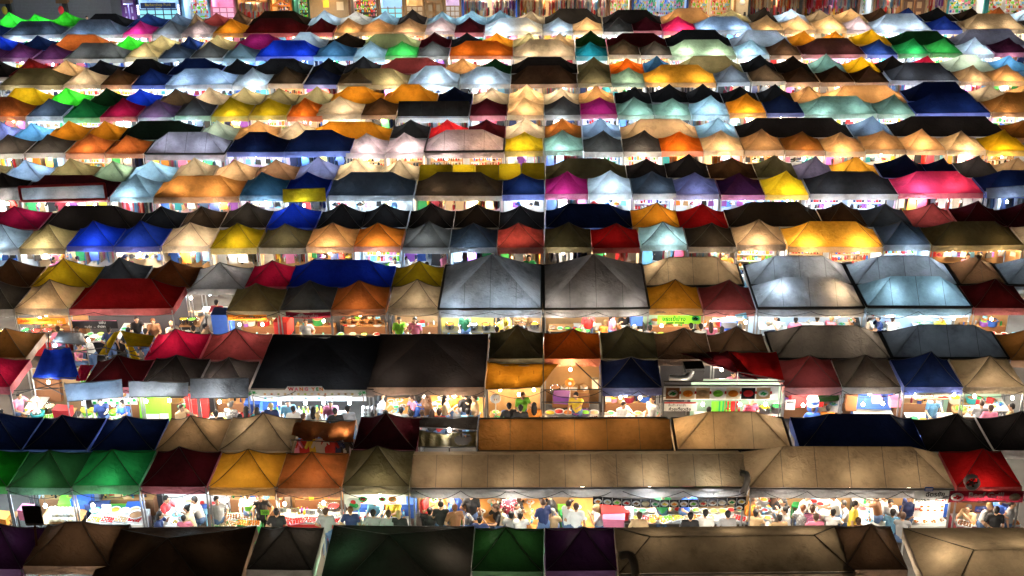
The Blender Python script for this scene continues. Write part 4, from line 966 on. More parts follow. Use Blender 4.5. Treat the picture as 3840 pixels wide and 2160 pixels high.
def dining(crop, x, y, kind, w_, d_, label, n=6, rz=0, food=None, plates=None):
    q = at_z(*P(crop, x, y), .75); table(kind, q.x, q.y, w_, d_, label, None, rz, 'dining tables')
    for k in range(n):
        a = -w_ / 2 + .16 + (w_ - .32) * rn_.random(); b_ = -d_ / 2 + .16 + (d_ - .32) * (k + .5) / n; kd = rn_.choice(['plate', 'bowl', 'plate', 'cup', 'plate']); c1 = rn_.choice(plates or ['white', 'white', 'silver', 'white', 'sky']); c2 = rn_.choice(food or FOODC)
        goods(kd, M_[kd], [gm(c1), gm(c2)], (q.x + a * math.cos(rz) - b_ * math.sin(rz), q.y + a * math.sin(rz) + b_ * math.cos(rz), .752), rn_.uniform(0, 6), rn_.uniform(.85, 1.15), ' '.join(f"{c1} {kd} of {c2} food, {ordn(k)} from the front, {label[0].lower() + label[1:]}".split()[:16]), kd)
dining('e1', 1530, 900, 'white', .9, 1.5, 'White dining table in the maroon stall', 9, -.15)
ppl('e1', 1385, 925, 'sitf', 'navy', 'black', 80, 'Woman in a navy top sitting left of the white table in the maroon stall')
ppl('e1', 1605, 868, 'sitb', 'cream', 'black', -80, 'Woman in a cream top right of the white table in the maroon stall')
ppl('e1', 1585, 950, 'sit', 'pink', 'black', 175, 'Child in pink with back turned at the white table in the maroon stall', s=.85)
ppl('e1', 1670, 795, 'sit', 'grey', 'black', -85, 'Person in grey stripes at the far right of the maroon stall table')
ppl('e1', 1440, 790, 'sit', 'red', 'black', 70, 'Person in red at the far end of the maroon stall table')
for x, y, c in ((1745, 850, 'blue'), (1760, 890, 'sky'), (1720, 820, 'red'), (1850, 830, 'red')):
    q = at_z(*P('e1', x, y), .45); stool(q.x, q.y, c, f"{c.capitalize()} plastic stool at the right of the maroon stall, {['outer', 'front', 'rear', 'far'][(x // 5) % 4]} one")
hang('e1', 1580, 800, 10, 1.2, 'c', 'over the white table of the maroon stall')
hang('e1', 1955, 785, 10, .5, 'n', 'at the left of the amber snack stall'); hang('e1', 2105, 800, 10, .45, 'n', 'in the middle of the amber snack stall')
counter('e1', 1835, 2240, 10, .1, 'green', 'Green fronted snack counter under the amber canopy', 'green', .75)
row_goods('tray', 'e1', 1850, 2230, 10, .2, .76, 4, 'front row on the green snack counter', ['green', 'silver'], ['tan', 'orange', 'cream']); row_goods('tray', 'e1', 1850, 2230, 10, .58, .76, 4, 'rear row on the green snack counter', ['silver'], ['tan', 'brown', 'cream'])
ppl('e1', 2130, 760, 'cook', 'white', 'black', 5, 'Cook in a white apron behind the green snack counter'); ppl('e1', 1870, 800, 'stand', 'grey', 'black', 20, 'Seller in grey at the left of the green snack counter')
ppl('e2', 60, 770, 'stand', 'black', 'black', 0, 'Seller in black at the right end of the green snack counter', 'black')
rear_sheet(tent_at(20, 'e2', 0), 'white'); rear_sheet(tent_at(20, 'e2', 450), 'woody')
def tag(crop, x, y, r, dy, s, c, tc, label):
    q = at_y(*P(crop, x, y), YF[r] + dy); o = thing('price_card', label, 'sign', (q.x, q.y, q.z)); b = MB(); b.box((0, 0, 0), (.26, .012, .17)); b.box((0, .01, -.17), (.02, .01, .2)); b.obj('card', gm(c), o)
    l = link('lettering', text_mesh(s, .11, gm(tc)), o, (0, -.011, 0)); l.rotation_euler = (R(90), 0, 0)
tag('e1', 2150, 870, 10, .35, '100', 'lime', 'green', 'Lime price card reading 100 on the green snack counter'); tag('e2', 100, 900, 10, .3, '200', 'lime', 'black', 'Lime price card reading 200 at the right of the green snack counter')
tag('e2', 250, 882, 10, .3, '40.-', 'white', 'black', 'White price card left in the rust brown canopy stall'); tag('e2', 360, 882, 10, .3, '35.-', 'cream', 'red', 'Cream price card in the middle of the rust brown canopy stall'); tag('e2', 500, 900, 10, .3, '30', 'white', 'black', 'White price card reading 30 in the rust brown canopy stall')
hang('e2', 270, 822, 10, .5, 'w', 'at the left of the rust brown stall'); hang('e2', 605, 815, 10, .5, 'c', 'at the right of the rust brown stall')
counter('e2', 210, 750, 10, .25, 'white', 'Counter of skewers under the rust brown canopy', 'red', .8)
row_goods('tray', 'e2', 220, 740, 10, .4, .76, 5, 'on the skewer counter', ['pink', 'silver', 'white'], ['orange', 'red', 'tan']); row_goods('bottle', 'e2', 380, 480, 10, .8, .76, 4, 'at the back of the skewer counter', ['pink', 'purple', 'yellow']); row_goods('pot', 'e2', 560, 740, 10, .9, .76, 2, 'at the right of the skewer counter')
row_goods('basket', 'e2', 660, 750, 10, .6, .77, 2, 'at the right end of the skewer counter', ['silver'], ['tan', 'cream'], .9)
ppl('e2', 200, 895, 'stand', 'black', 'black', 175, 'Dark haired customer at the left of the skewer stall'); ppl('e2', 625, 890, 'stand', 'grey', 'brown', 180, 'Dark haired customer at the right of the skewer stall')
# watermelon stall
bx = Xf('e2', 1055, 10, -.03, 1.95); q = at_y(*P('e2', 1050, 788), YF[10] - .03)
banner('watermelon_banner', 'White banner with printed watermelons and an orange melon', q.x, q.y, q.z, 1.85, .34, 'white', rects=[(-.5, -.1, .3, .03, 'red'), (.05, -.1, .3, .03, 'grey'), (.5, -.12, .25, .03, 'red')], discs=[(-.36, .02, .13, 'green', 'red'), (.22, .02, .11, 'green', 'red'), (.52, .02, .13, 'orange', 'tan')])
q = at_y(*P('e2', 862, 828), YF[10] - .06)
rs = thing('round_sign', 'Round white sign with cut watermelons beside the melon banner', 'sign', (q.x, q.y, q.z)); b = MB(); b.lathe((0, 0, 0), [(.23, 0), (.23, .015), (.001, .015)], 20, 0); b.ball((-.03, -.03, .012), .1, 8, 1, .3); b.ball((.07, -.05, .012), .09, 8, 1, .3); b.ball((0, .07, .012), .09, 8, 2, .3); o = b.obj('disc', [gm('white'), gm('green'), gm('red')], rs); o.rotation_euler = (R(90), 0, 0)
counter('e2', 780, 1330, 10, .3, 'white', 'White juice counter under the olive canopy', 'white', .7)
row_goods('cup', 'e2', 870, 1320, 10, .4, .76, 12, 'along the juice counter', ['white', 'white', 'sky'], ['red', 'green', 'orange', 'teal'], 1.2); row_goods('bottle', 'e2', 880, 1330, 10, .65, .76, 7, 'behind the juice cups', ['white', 'sky', 'red', 'green'])
ppl('e2', 1050, 810, 'cook', 'sky', 'black', 0, 'Seller in pale blue behind the juice counter'); ppl('e2', 1200, 800, 'cook', 'yellow', 'black', -20, 'Seller in yellow reaching behind the juice counter')
for x, y, h_, l in ((838, 880, 'auburn', 'Auburn haired customer before the round watermelon sign'), (1035, 905, 'black', 'Customer with black hair in the middle of the juice stall'), (1165, 912, 'brown', 'Customer with brown hair right of the middle at the juice stall'), (1255, 915, 'blond', 'Customer with fair hair at the right of the juice stall')):
    ppl('e2', x, y, 'stand', rn_.choice(['black', 'grey', 'navy']), h_, 180, l, s=.97)
rear_sheet(tent_at(20, 'e2', 1050), 'darkw'); crate('e2', 940, 860, 10, 1.1, 'blue', 'Blue drink crate behind the juice counter', (.6, .4, .3)); crate('e2', 1330, 860, 10, .9, 'blue', 'Blue drink crate at the right end of the juice stall', (.5, .4, .5))
# dining hall under the long vaulted awning
DIN = [('e2', 1600, 800, 'orangewood', .75, 1.9, 'Long wooden table left in the vaulted hall', 0), ('e2', 2010, 810, 'orangewood', .72, 2.2, 'Long wooden table with plates in the middle of the vaulted hall', 0), ('e3', 235, 860, 'orangewood', .72, 2.2, 'Long wooden table with green bottles in the vaulted hall', 0), ('e3', 645, 860, 'orangewood', .72, 2.2, 'Long bare wooden table at the right of the vaulted hall', 0)]
for c_, x, y, k_, w_, d_, l, rz in DIN: dining(c_, x, y, k_, w_, d_, l, 7 if 'bare' not in l else 3, rz)
for a in (('e2', 1480, 745, 'standf', 'red', 'blond', 75, 'Woman in a red shirt with tied fair hair standing left in the hall', 'black'),
 ('e2', 1525, 885, 'sitb', 'black', 'black', 160, 'Woman with black hair sitting below the woman in red'), ('e2', 1618, 835, 'walk', 'black', 'black', 178, 'Man in a black cap and black shirt with back turned'),
 ('e2', 1690, 785, 'sitf', 'blue', 'grey', -100, 'Person with long grey hair and a blue top at the first wooden table'), ('e2', 1735, 742, 'sit', 'blue', 'black', -80, 'Dark haired person in blue behind the grey haired one'),
 ('e2', 1735, 860, 'stand', 'brown', 'auburn', 190, 'Auburn haired man in a brown shirt beside the lime stool'), ('e2', 1880, 745, 'stand', 'black', 'black', 170, 'Woman with a black shirt and bag standing at the second table'),
 ('e2', 1885, 848, 'sitf', 'grey', 'auburn', 90, 'Auburn haired woman in a floral grey top at the second table'), ('e2', 2080, 862, 'sit', 'black', 'brown', -75, 'Man in a black shirt with a red print at the second table'),
 ('e2', 2130, 775, 'sitf', 'white', 'brown', -90, 'Brown haired woman in white at the second table'), ('e2', 2200, 745, 'stand', 'maroon', 'black', -150, 'Man in a dark checked shirt standing beyond the second table'),
 ('e2', 2165, 850, 'sitb', 'cream', 'black', 100, 'Woman in cream between the second and third tables'), ('e2', 2270, 845, 'sitf', 'white', 'black', 60, 'Woman with long black hair in white left of the third table'),
 ('e2', 1955, 960, 'sitb', 'navy', 'black', 180, 'Black haired person with back turned in front of the second table'),
 ('e3', 130, 765, 'sitf', 'black', 'brown', 85, 'Woman with long brown hair in a black dress at the third table'), ('e3', 85, 845, 'sitf', 'grey', 'black', 80, 'Woman with black hair in grey at the third table'),
 ('e3', 40, 920, 'sitb', 'grey', 'black', 170, 'Woman with a bun in front of the third table, left one', ), ('e3', 118, 925, 'sitb', 'white', 'black', 185, 'Woman with a bun in front of the third table, right one'),
 ('e3', 310, 820, 'walk', 'navy', 'brown', 200, 'Man in a navy shirt walking past the third table'), ('e3', 362, 755, 'sit', 'black', 'black', -95, 'Large man with cropped hair and a dark shirt right of the third table'),
 ('e3', 395, 895, 'sitb', 'tan', 'grey', 180, 'Grey haired woman with a pink clip seated low in the hall'), ('e3', 540, 830, 'walk', 'white', 'brown', 150, 'Person in a loose white top walking before the bare table'),
 ('e3', 600, 850, 'stand', 'white', 'brown', 170, 'Tall person in white right beside the bare table'), ('e3', 768, 862, 'sitf', 'white', 'blond', -85, 'Long haired girl in a white tee right of the bare table'),
 ('e3', 1350, 755, 'cook', 'green', 'black', 5, 'Cook in a green shirt behind the dish menu strip'), ('e3', 1575, 745, 'cook', 'blue', 'black', 30, 'Cook in blue behind the dish menu strip'),
 ('e3', 1145, 925, 'stand', 'tan', 'brown', 180, 'Brown haired customer left at the menu counter'), ('e3', 1585, 930, 'stand', 'black', 'black', 178, 'Black haired customer in the middle of the menu counter'),
 ('e3', 1715, 905, 'stand', 'white', 'black', 182, 'Short haired customer right of the middle of the menu counter'), ('e3', 1908, 915, 'stand', 'grey', 'black', 175, 'Customer at the right of the menu counter'),
 ('e3', 2125, 800, 'sit', 'orange', 'brown', 80, 'Woman in an orange top just right of the steel duct'), ('e3', 2150, 905, 'sitb', 'tan', 'black', 170, 'Woman with a bun below the woman in orange'),
 ('e4', 175, 760, 'sitf', 'black', 'brown', 100, 'Long haired woman in black at the left of the right hand hall'), ('e4', 222, 815, 'sitf', 'white', 'black', -60, 'Woman with tied black hair at the left white table'), ('e4', 232, 885, 'sitb', 'white', 'black', -80, 'Man in white leaning over the left white table'),
 ('e4', 190, 945, 'sit', 'tan', 'black', 180, 'Head of a dark haired diner before the left white table'), ('e4', 430, 770, 'sit', 'white', 'black', 60, 'Man in a white vest and dark cap at the middle table'), ('e4', 392, 860, 'sit', 'grey', 'auburn', 165, 'Man in a grey checked shirt with back turned at the middle table'),
 ('e4', 475, 870, 'sitb', 'pink', 'brown', 175, 'Brown haired woman beside the man in checks'), ('e4', 505, 940, 'sit', 'pink', 'brown', 180, 'Child before the middle table'), ('e4', 655, 765, 'cook', 'white', 'black', -90, 'Woman in white leaning across the middle table'),
 ('e4', 735, 830, 'sit', 'white', 'black', -85, 'Young man in a white shirt facing the middle table'), ('e4', 852, 835, 'stand', 'yellow', 'black', 80, 'Woman in a long yellow dress between the tables', 'yellow'), ('e4', 655, 900, 'sit', 'white', 'black', 172, 'Man in a white tee with back turned at the middle table'),
 ('e4', 870, 975, 'sitb', 'brown', 'brown', 180, 'Brown haired head in front of the right table'), ('e4', 1010, 760, 'cook', 'brown', 'brown', -100, 'Brown haired man at the far end of the right table'), ('e4', 1100, 775, 'sit', 'white', 'black', -80, 'Man in a white shirt right of the right table'),
 ('e4', 1150, 825, 'sit', 'white', 'black', 5, 'Child in white facing the camera right of the right table'), ('e4', 1170, 900, 'sit', 'sky', 'black', 170, 'Man in a pale blue tee with back turned at the right table'), ('e4', 1255, 930, 'sit', 'grey', 'brown', 180, 'Brown haired head beside the man in pale blue'),
 ('e4', 1310, 770, 'stand', 'navy', 'black', -60, 'Standing waiter in navy left of the Thai sign'), ('e4', 2010, 850, 'cook', 'white', 'blond', 40, 'Fair haired customer under the grill banner'), ('e4', 2100, 800, 'cook', 'blue', 'black', -20, 'Seller in a blue polo shirt under the grill banner'),
 ('e4', 2062, 880, 'stand', 'black', 'black', 180, 'Dark haired customer in front of the seller in blue'), ('e4', 1820, 870, 'sitf', 'tan', 'black', -40, 'Person in tan at the left of the grill stall'), ('e4', 2200, 830, 'stand', 'grey', 'black', 60, 'Person in grey and jeans at the right of the grill stall')):
    ppl(*a)
for c_, x, y, c, l in (('e2', 1780, 890, 'lime', 'Lime stool by the auburn haired man'), ('e3', 480, 850, 'lime', 'Lime stool right of the third table'), ('e3', 500, 900, 'green', 'Green stool below the lime one'), ('e4', 345, 830, 'green', 'Green stool at the left of the middle table'), ('e4', 1280, 860, 'blue', 'Blue stool by the waiter')):
    q = at_z(*P(c_, x, y), .45); stool(q.x, q.y, c, l)
for c_, x, y, l in (('e3', 2270, 850, 'White topped table left of the orange one'), ('e4', 95, 880, 'White topped table at the left of the right hand hall'), ('e4', 560, 850, 'White topped middle table of the right hand hall'), ('e4', 980, 870, 'White topped right table of the right hand hall')):
    dining(c_, x, y, 'white', .95, 1.7, l, 10, .0, ['red', 'orange', 'tan', 'orange'])
q = at_z(*P('e4', 922, 850), .75); goods('bottle', M_['bottle'], [gm('green'), gm('green')], (q.x, q.y, .75), 0, 1.3, 'Green glass bottle on the right table', 'bottle')
# tall sheets behind the hall
for t in (tent_at(20, 'e3', 800), tent_at(20, 'e4', 600)): rear_sheet(t, 'woody')
crate('e3', 930, 900, 10, .5, 'red', 'Red cooler chest left of the menu counter', (.75, .5, .3)); crate('e3', 925, 960, 10, .15, 'pink', 'Pink tub below the red cooler chest', (.6, .45, .28))
counter('e3', 1000, 2070, 10, .35, 'steel', 'Long steel food counter behind the customers', None, .8)
row_goods('tray', 'e3', 1060, 2050, 10, .55, .76, 11, 'along the long steel counter', ['white', 'silver'], FOODC); row_goods('bowl', 'e3', 1060, 2050, 10, .95, .76, 13, 'back row of the long steel counter', ['white', 'silver', 'cream'], FOODC); row_goods('plate', 'e3', 1100, 1400, 10, .4, .8, 3, 'front of the long steel counter')
row_goods('pot', 'e3', 900, 1500, 10, 1.75, .9, 5, 'on the stove line behind the cook'); row_goods('pot', 'e3', 1500, 1850, 10, 1.75, .9, 3, 'on the stove line right of the cooks')
counter('e3', 850, 1900, 10, 1.5, 'steel', 'Steel stove bench behind the cooks', None, .6)
for k in range(7): goods('bowl', M_['bowl'], [gm('silver'), gm('silver')], (Xf('e3', 1055, 10, .5, 1), YF[10] + .5, .76 + .065 * k), 0, 1.1, f"Steel bowl {ordn(k)} from the bottom of the stack on the steel counter", 'bowl')
hang('e3', 1200, 738, 10, .35, 'c', 'over the left of the long steel counter'); hang('e3', 1715, 728, 10, .35, 'c', 'over the right of the long steel counter')
# menu strip of printed dishes
a_, b_ = at_y(*P('e3', 745, 790), YF[10] - .05), at_y(*P('e3', 2065, 800), YF[10] - .05)
wd = (b_ - a_).x; dd = []
for k in range(16): dd.append((-wd / 2 + wd * (k + .5) / 16, 0, .115, ['white', 'white', 'cream'][k % 3], FOODC[(k * 3) % 8]))
banner('menu_strip', 'Hanging strip of dark cards each printed with a plate of food', (a_.x + b_.x) / 2, a_.y, (a_.z + b_.z) / 2, wd, .27, 'black', discs=dd, rects=[(-wd / 2 + wd * k / 16, 0, .012, .26, 'silver') for k in range(1, 16)], sag=.1)
q = at_y(*P('e3', 2005, 858), YF[10] - .06); banner('menu_card', 'Dark card with one plate hanging under the right end of the strip', q.x, q.y, q.z, .3, .22, 'black', discs=[(0, 0, .1, 'white', 'orange')])
# Thai sign and grill banner
q = at_y(*P('e4', 1500, 768), YF[10] - .04); banner('thai_sign', 'White sign with black and red Thai lettering right of the diners', q.x, q.y, q.z, 1.0, .44, 'white', [('ฉัตรชัย', .1, .1, .2, 'black'), ('หมูกระทะ', -.24, -.09, .13, 'black'), ('กุ้งเผา', .28, -.1, .13, 'red')], rz=.03)
q = at_y(*P('e4', 1500, 880), YF[10] + .1); banner('menu_board', 'White board with small dish pictures and red 60B under the Thai sign', q.x, q.y, q.z, 1.0, .5, 'white', [('60฿', -.4, .04, .12, 'red')], discs=[(-.3 + .2 * (k % 4), .14 - .13 * (k // 4), .05, 'orange', 'red') for k in range(8)], rects=[(.42, 0, .1, .48, 'blue')])
q = at_y(*P('e4', 1480, 700), YF[10] - .05); banner('notice', 'Small blue notice pinned to the marquee edge', q.x, q.y, q.z, .24, .14, 'blue', rects=[(0, .03, .2, .015, 'white'), (0, 0, .2, .015, 'white'), (0, -.03, .2, .015, 'white')])
q = at_y(*P('e4', 1975, 765), YF[10] - .06); banner('grill_banner', 'Maroon banner reading Beef Grill with a round cream emblem', q.x, q.y, q.z, 2.15, .4, 'maroon', [('Beef Grill', -.02, .05, .27, 'white'), ('steak - beef - pork - chicken', .15, -.13, .07, 'white'), ('BEEF', .82, .03, .09, 'black'), ('GRILL', .82, -.06, .06, 'black')], discs=[(-.85, 0, .19, 'white', 'red'), (.82, 0, .17, 'cream', 'cream')], rects=[(-.1, -.17, 1.4, .03, 'grey')])
q = at_y(*P('e4', 1930, 872), YF[10] + .1); banner('menu_board', 'Navy menu board with orange letters under the grill banner', q.x, q.y, q.z, .36, .2, 'navy', [('MENU', 0, .05, .07, 'white'), ('ALL 39.-', 0, -.02, .08, 'orange')])
counter('e4', 1720, 2260, 10, .2, 'steel', 'Steel grill counter under the red canopy', 'maroon', .7); row_goods('tray', 'e4', 1730, 2250, 10, .35, .76, 5, 'on the grill counter', ['silver', 'white'], ['red', 'brown', 'orange'])
counter('e4', 1320, 1640, 10, .25, 'white', 'White counter under the Thai sign', 'white', .6); row_goods('plate', 'e4', 1330, 1630, 10, .45, .77, 4, 'on the counter under the Thai sign', ['white'], ['tan', 'orange'])
hang('e4', 1540, 830, 10, .0, 'n', 'in front of the board under the Thai sign'); rear_sheet(tent_at(20, 'e4', 1950), 'darkw')
for c_, x, y, k_ in (('e4', 300, 745, 'n'), ('e4', 900, 742, 'n'), ('e2', 1500, 725, 'n'), ('e3', 420, 725, 'n')): hang(c_, x, y, 10, .9, k_, {'e4300': 'at the left of the right hand hall', 'e4900': 'at the right of the right hand hall', 'e21500': 'over the first wooden table', 'e3420': 'over the third wooden table'}[c_ + str(x)])
# extraction fan of the grill, ducts
q = at_y(*P('e4', 1850, 640), YF[10] - .12)
f_ = thing('extractor_fan', 'Round black extractor fan hanging at the edge of the red canopy', 'fan', (q.x, q.y, q.z)); b = MB(); b.lathe((0, 0, 0), [(.2, -.12), (.22, -.1), (.22, .1), (.2, .1), (.19, -.1)], 18); o = b.obj('housing', gm('silver'), f_); o.rotation_euler = (R(90), 0, 0)
b = MB()
for k in range(5): b.box((.09 * math.cos(k * 1.257), .09 * math.sin(k * 1.257), 0), (.15, .07, .01), 0, k * 1.257, .4)
b.lathe((0, 0, 0), [(.001, .03), (.04, .03), (.04, -.03), (.001, -.03)], 10); o = b.obj('blades', gm('black'), f_, (0, -.02, 0)); o.rotation_euler = (R(90), 0, 0)
def duct(name, label, pts, r, c=None):
    base = Vector(pts[0]); o = thing(name, label, 'duct', (base.x, base.y, 0)); P2 = []
    pts = [Vector(p) for p in pts]
    for i in range(len(pts) - 1):
        for k in range(8):
            t_ = k / 8; p0 = pts[max(0, i - 1)]; p1 = pts[i]; p2 = pts[i + 1]; p3 = pts[min(len(pts) - 1, i + 2)]
            P2.append(.5 * ((2 * p1) + (-p0 + p2) * t_ + (2 * p0 - 5 * p1 + 4 * p2 - p3) * t_ ** 2 + (-p0 + 3 * p1 - 3 * p2 + p3) * t_ ** 3))
    P2.append(pts[-1]); off = Vector((base.x, base.y, 0)); n_ = len(P2); P3 = []; rr = []
    for i in range((n_ - 1) * 3 + 1):
        a = i / 3; k = min(int(a), n_ - 2); P3.append(P2[k].lerp(P2[k + 1], a - k) - off); rr.append(r * (1.06 if i % 2 else .96))
    b = MB(); b.path(P3, rr, 14); b.obj('corrugated_pipe', c or paint('foil_duct', (.6, .6, .6), .32, .85, bump=.2), o)
p = [at_y(*P('e3', 2030, 735), YF[10] - .02), at_y(*P('e3', 2055, 690), YF[10] - .05), at_y(*P('e3', 2075, 620), YF[10] - .08), at_y(*P('e3', 2070, 575), YF[10] - .02), at_y(*P('e3', 2030, 560), YF[10] + .15)]
duct('exhaust_duct', 'Silver flexible exhaust duct hooked over the edge of the long vaulted awning', p, .085)
yb = rowY(11) + 1.9
p = [at_y(*P('e3', 1110, 1600), yb), at_y(*P('e3', 1108, 1400), yb), at_y(*P('e3', 1085, 1300), yb), at_y(*P('e3', 1040, 1262), yb), at_y(*P('e3', 985, 1275), yb + .05)]
duct('exhaust_duct', 'Grey bent exhaust pipe rising before the taupe marquee at the bottom edge', p, .105, paint('grey_pipe', (.2, .17, .14), .5, .5))
# flood lamp panel on a pole, lower left
q = at_y(*P('e1', 285, 925), rowY(11) + 3.0)
f_ = thing('lamp_panel', 'Dark flat panel on a leaning pole rising at the lower left', 'floodlight', (q.x, q.y, 0)); b = MB(); b.box((0, 0, q.z), (.5, .06, .62), 0, 0, .05); b.box((0, .05, q.z), (.3, .06, .4), 0, 0, .05); b.obj('panel', gm('black'), f_)
b = MB(); b.box((0, -.035, q.z - .28), (.44, .03, .05)); b.obj('ledge', gm('grey'), f_); e_ = at_y(*P('e1', 360, 1449), rowY(11) + 3.0); b = MB(); b.tube((0, 0, q.z - .25), ((e_.x - q.x) * 3, 0, 0), .035, 8); b.obj('pole', gm('brown'), f_)
# ================================================================== block 9
Yn = YF[9]
def flap(crop, pts, r, fab, glow, label, dy=(.05, -.55), sag=.03, fold=.02, **kw):
    a = at_y(*P(crop, *pts[0]), YF[r] + dy[0]); 
    return cloth('tilted_awning', label, cq(crop, pts, [YF[r] + dy[0], YF[r] + dy[0], YF[r] + dy[1], YF[r] + dy[1]]), fab, glow, sag, 'awning', fold, **kw)
flap('c1', [(475, 972), (905, 937), (918, 1068), (500, 1102)], 9, 'slate', 7, 'Grey cloth flap tilted over the first stall right of the blue tarp')
flap('c1', [(955, 950), (1400, 962), (1398, 1062), (960, 1068)], 9, 'slate', 7, 'Grey sagging cloth flap over the green board stall', fold=.04)
flap('c1', [(1412, 930), (1848, 925), (1845, 1072), (1415, 1078)], 9, 'slate', 7, 'Grey cloth flap left of the white banner with palm trees', fold=.03)
cloth('blue_tarp', 'Crumpled blue tarpaulin hung over the open kitchen at left', cq('c1', [(330, 705), (520, 700), (592, 925), (240, 925)], [Yn + 2.6, Yn + 2.6, Yn + .9, Yn + .9]), 'blue', 7, .16, 'tarpaulin', .055, 30, 20)
cloth('crimson_sheet', 'Crimson cloth slipping between the blue tarp and the maroon canopy', cq('c1', [(600, 830), (700, 830), (640, 945), (560, 945)], [Yn + 2, Yn + 2, Yn + .6, Yn + .6]), 'crimson', 5, .05, 'cloth', .03, 8, 8, False)
cloth('grey_cloth', 'Grey cloth pulled up in a peak left of the torn yellow one', cq('c1', [(440, 575), (600, 585), (640, 680), (380, 660)], [Yn + 4.0, Yn + 4.0, Yn + 3.0, Yn + 3.0]), 'grey', 5, .06, 'cloth', .04, 10, 8)
for k, (pp, l) in enumerate((([(850, 590), (900, 572), (800, 752), (735, 752)], 'Left hanging strip of the torn yellow canopy'), ([(895, 575), (1150, 615), (1110, 695), (950, 690)], 'Main piece of the torn yellow canopy'), ([(925, 670), (985, 690), (1045, 800), (985, 800)], 'Lower hanging strip of the torn yellow canopy'))):
    cloth('torn_canopy', l, cq('c1', pp, [Yn + 3.9, Yn + 3.9, Yn + 2.6, Yn + 2.6]), 'yellow', 8, .05, 'cloth', .03, 10, 8, k == 1)
def bars(name, label, crop, segs, Y):
    o = thing(name, label, 'frame'); 
    for (a, b_) in segs:
        q = MB(); q.tube(at_y(*P(crop, *a), Y), at_y(*P(crop, *b_), Y), .02, 5); q.obj('bar', darkbar, o)
bars('open_frame', 'Bare folding frame with crossed bars over the open kitchen', 'c1', [((360, 700), (780, 760)), ((360, 760), (780, 700)), ((780, 700), (1075, 780)), ((780, 775), (1075, 705)), ((360, 600), (360, 900)), ((785, 600), (795, 900))], Yn + 2.7)
bars('open_frame', 'Bare tilted frame with crossed bars below the blue tarp', 'c1', [((60, 1060), (460, 960)), ((240, 930), (470, 1050)), ((70, 1040), (110, 1230)), ((480, 960), (530, 1230)), ((95, 1020), (470, 1000))], Yn + .2)
def counterY(crop, xa, xb, Y, kind, label, skirt=None, d=.7):
    a, b = xat(P(crop, xa)[0], Y, .75), xat(P(crop, xb)[0], Y, .75); table(kind, (a + b) / 2, Y + d / 2, b - a, d, label, skirt)
counterY('c1', 480, 1080, Yn + 2.9, 'white', 'White skirted table under the torn yellow canopy', 'white', .7)
row_goods('tray', 'c1', 500, 1080, 9, 3.1, .76, 6, 'on the table under the torn yellow canopy', ['white', 'silver']); row_goods('pot', 'c1', 620, 780, 9, 3.3, .76, 2, 'on the table under the torn yellow canopy')
row_goods('bottle', 'c1', 500, 1050, 9, 3.4, .76, 8, 'at the back of the table under the torn canopy'); hang('c1', 410, 682, 9, 3.2, 'c', 'at the left under the grey cloth peak'); hang('c1', 655, 640, 9, 3.8, 'n', 'between the grey and yellow torn cloths')
ppl('c1', 640, 640, 'cook', 'white', 'black', -40, 'Cook in white beside the torn yellow canopy'); ppl('c1', 590, 690, 'sit', 'pink', 'brown', 60, 'Person in pink under the grey cloth peak')
counterY('c1', 130, 260, Yn + .5, 'white', 'Long white counter running back under the bare tilted frame', None, 1.6); counterY('c1', 250, 520, Yn + .45, 'wood', 'Wooden bench with pots below the blue tarp', None, .8)
row_goods('pot', 'c1', 330, 420, 9, .9, .8, 1, 'below the blue tarp'); row_goods('basket', 'c1', 240, 330, 9, .6, .78, 1, 'on the bench below the blue tarp', ['teal'], ['white'], 1.4); row_goods('tray', 'c1', 120, 500, 9, .55, .77, 4, 'on the bench below the blue tarp'); row_goods('bowl', 'c1', 150, 480, 9, .9, .77, 5, 'at the back of the bench below the blue tarp', ['white', 'silver', 'lime'])
hang('c1', 360, 955, 9, .9, 'n', 'right under the blue tarp'); hang('c1', 275, 1080, 9, .5, 'n', 'over the bench below the blue tarp'); crate('c1', 470, 1180, 9, .2, 'red', 'Red bucket under the bench with pots'); crate('c1', 370, 1000, 9, 2.2, 'brown', 'Brown cabinet behind the blue tarp', (.9, .4, .9))
ppl('c1', 145, 1060, 'cook', 'pink', 'black', 60, 'Worker in pink at the left of the open kitchen'); ppl('c1', 10, 1180, 'stand', 'navy', 'black', 180, 'Customer at the far left edge of the open kitchen')
for x, c_, l in ((700, 'bluew', ''), (1200, 'darkw', ''), (1650, 'woody', '')): rear_sheet(tent_at(18, 'c1', x), c_)
counter('c1', 560, 930, 9, .2, 'white', 'Counter with trays under the first grey flap', 'white'); row_goods('tray', 'c1', 570, 920, 9, .35, .76, 4, 'under the first grey flap', ['white', 'silver']); row_goods('basket', 'c1', 600, 900, 9, .75, .78, 3, 'at the back under the first grey flap', ['lime'], ['yellow', 'green'])
for x in (620, 685):
    q = at_y(*P('c1', x, 1165), Yn + .3); o = thing('flower_sign', f"Yellow flower shaped sign on a green stick, {'left' if x == 620 else 'right'} one", 'sign', (q.x, q.y, 0)); b = MB()
    for k in range(6): b.ball((.07 * math.cos(k * 1.047), 0, q.z + .07 * math.sin(k * 1.047)), .05, 8)
    b.ball((0, -.02, q.z), .06, 8); b.obj('flower', gm('yellow'), o); b = MB(); b.tube((0, 0, .76), (0, 0, q.z), .012, 5); b.obj('stick', gm('lime'), o)
hang('c1', 620, 1112, 9, -.1, 'c', 'as added fill at the left under the first grey flap'); hang('c1', 840, 1120, 9, -.1, 'c', 'under the first grey flap'); ppl('c1', 745, 1105, 'cook', 'navy', 'black', 10, 'Seller in navy under the first grey flap'); ppl('c1', 905, 1120, 'cook', 'blue', 'black', -10, 'Seller in blue under the first grey flap')  # the left bulb is added to brighten the grey flap
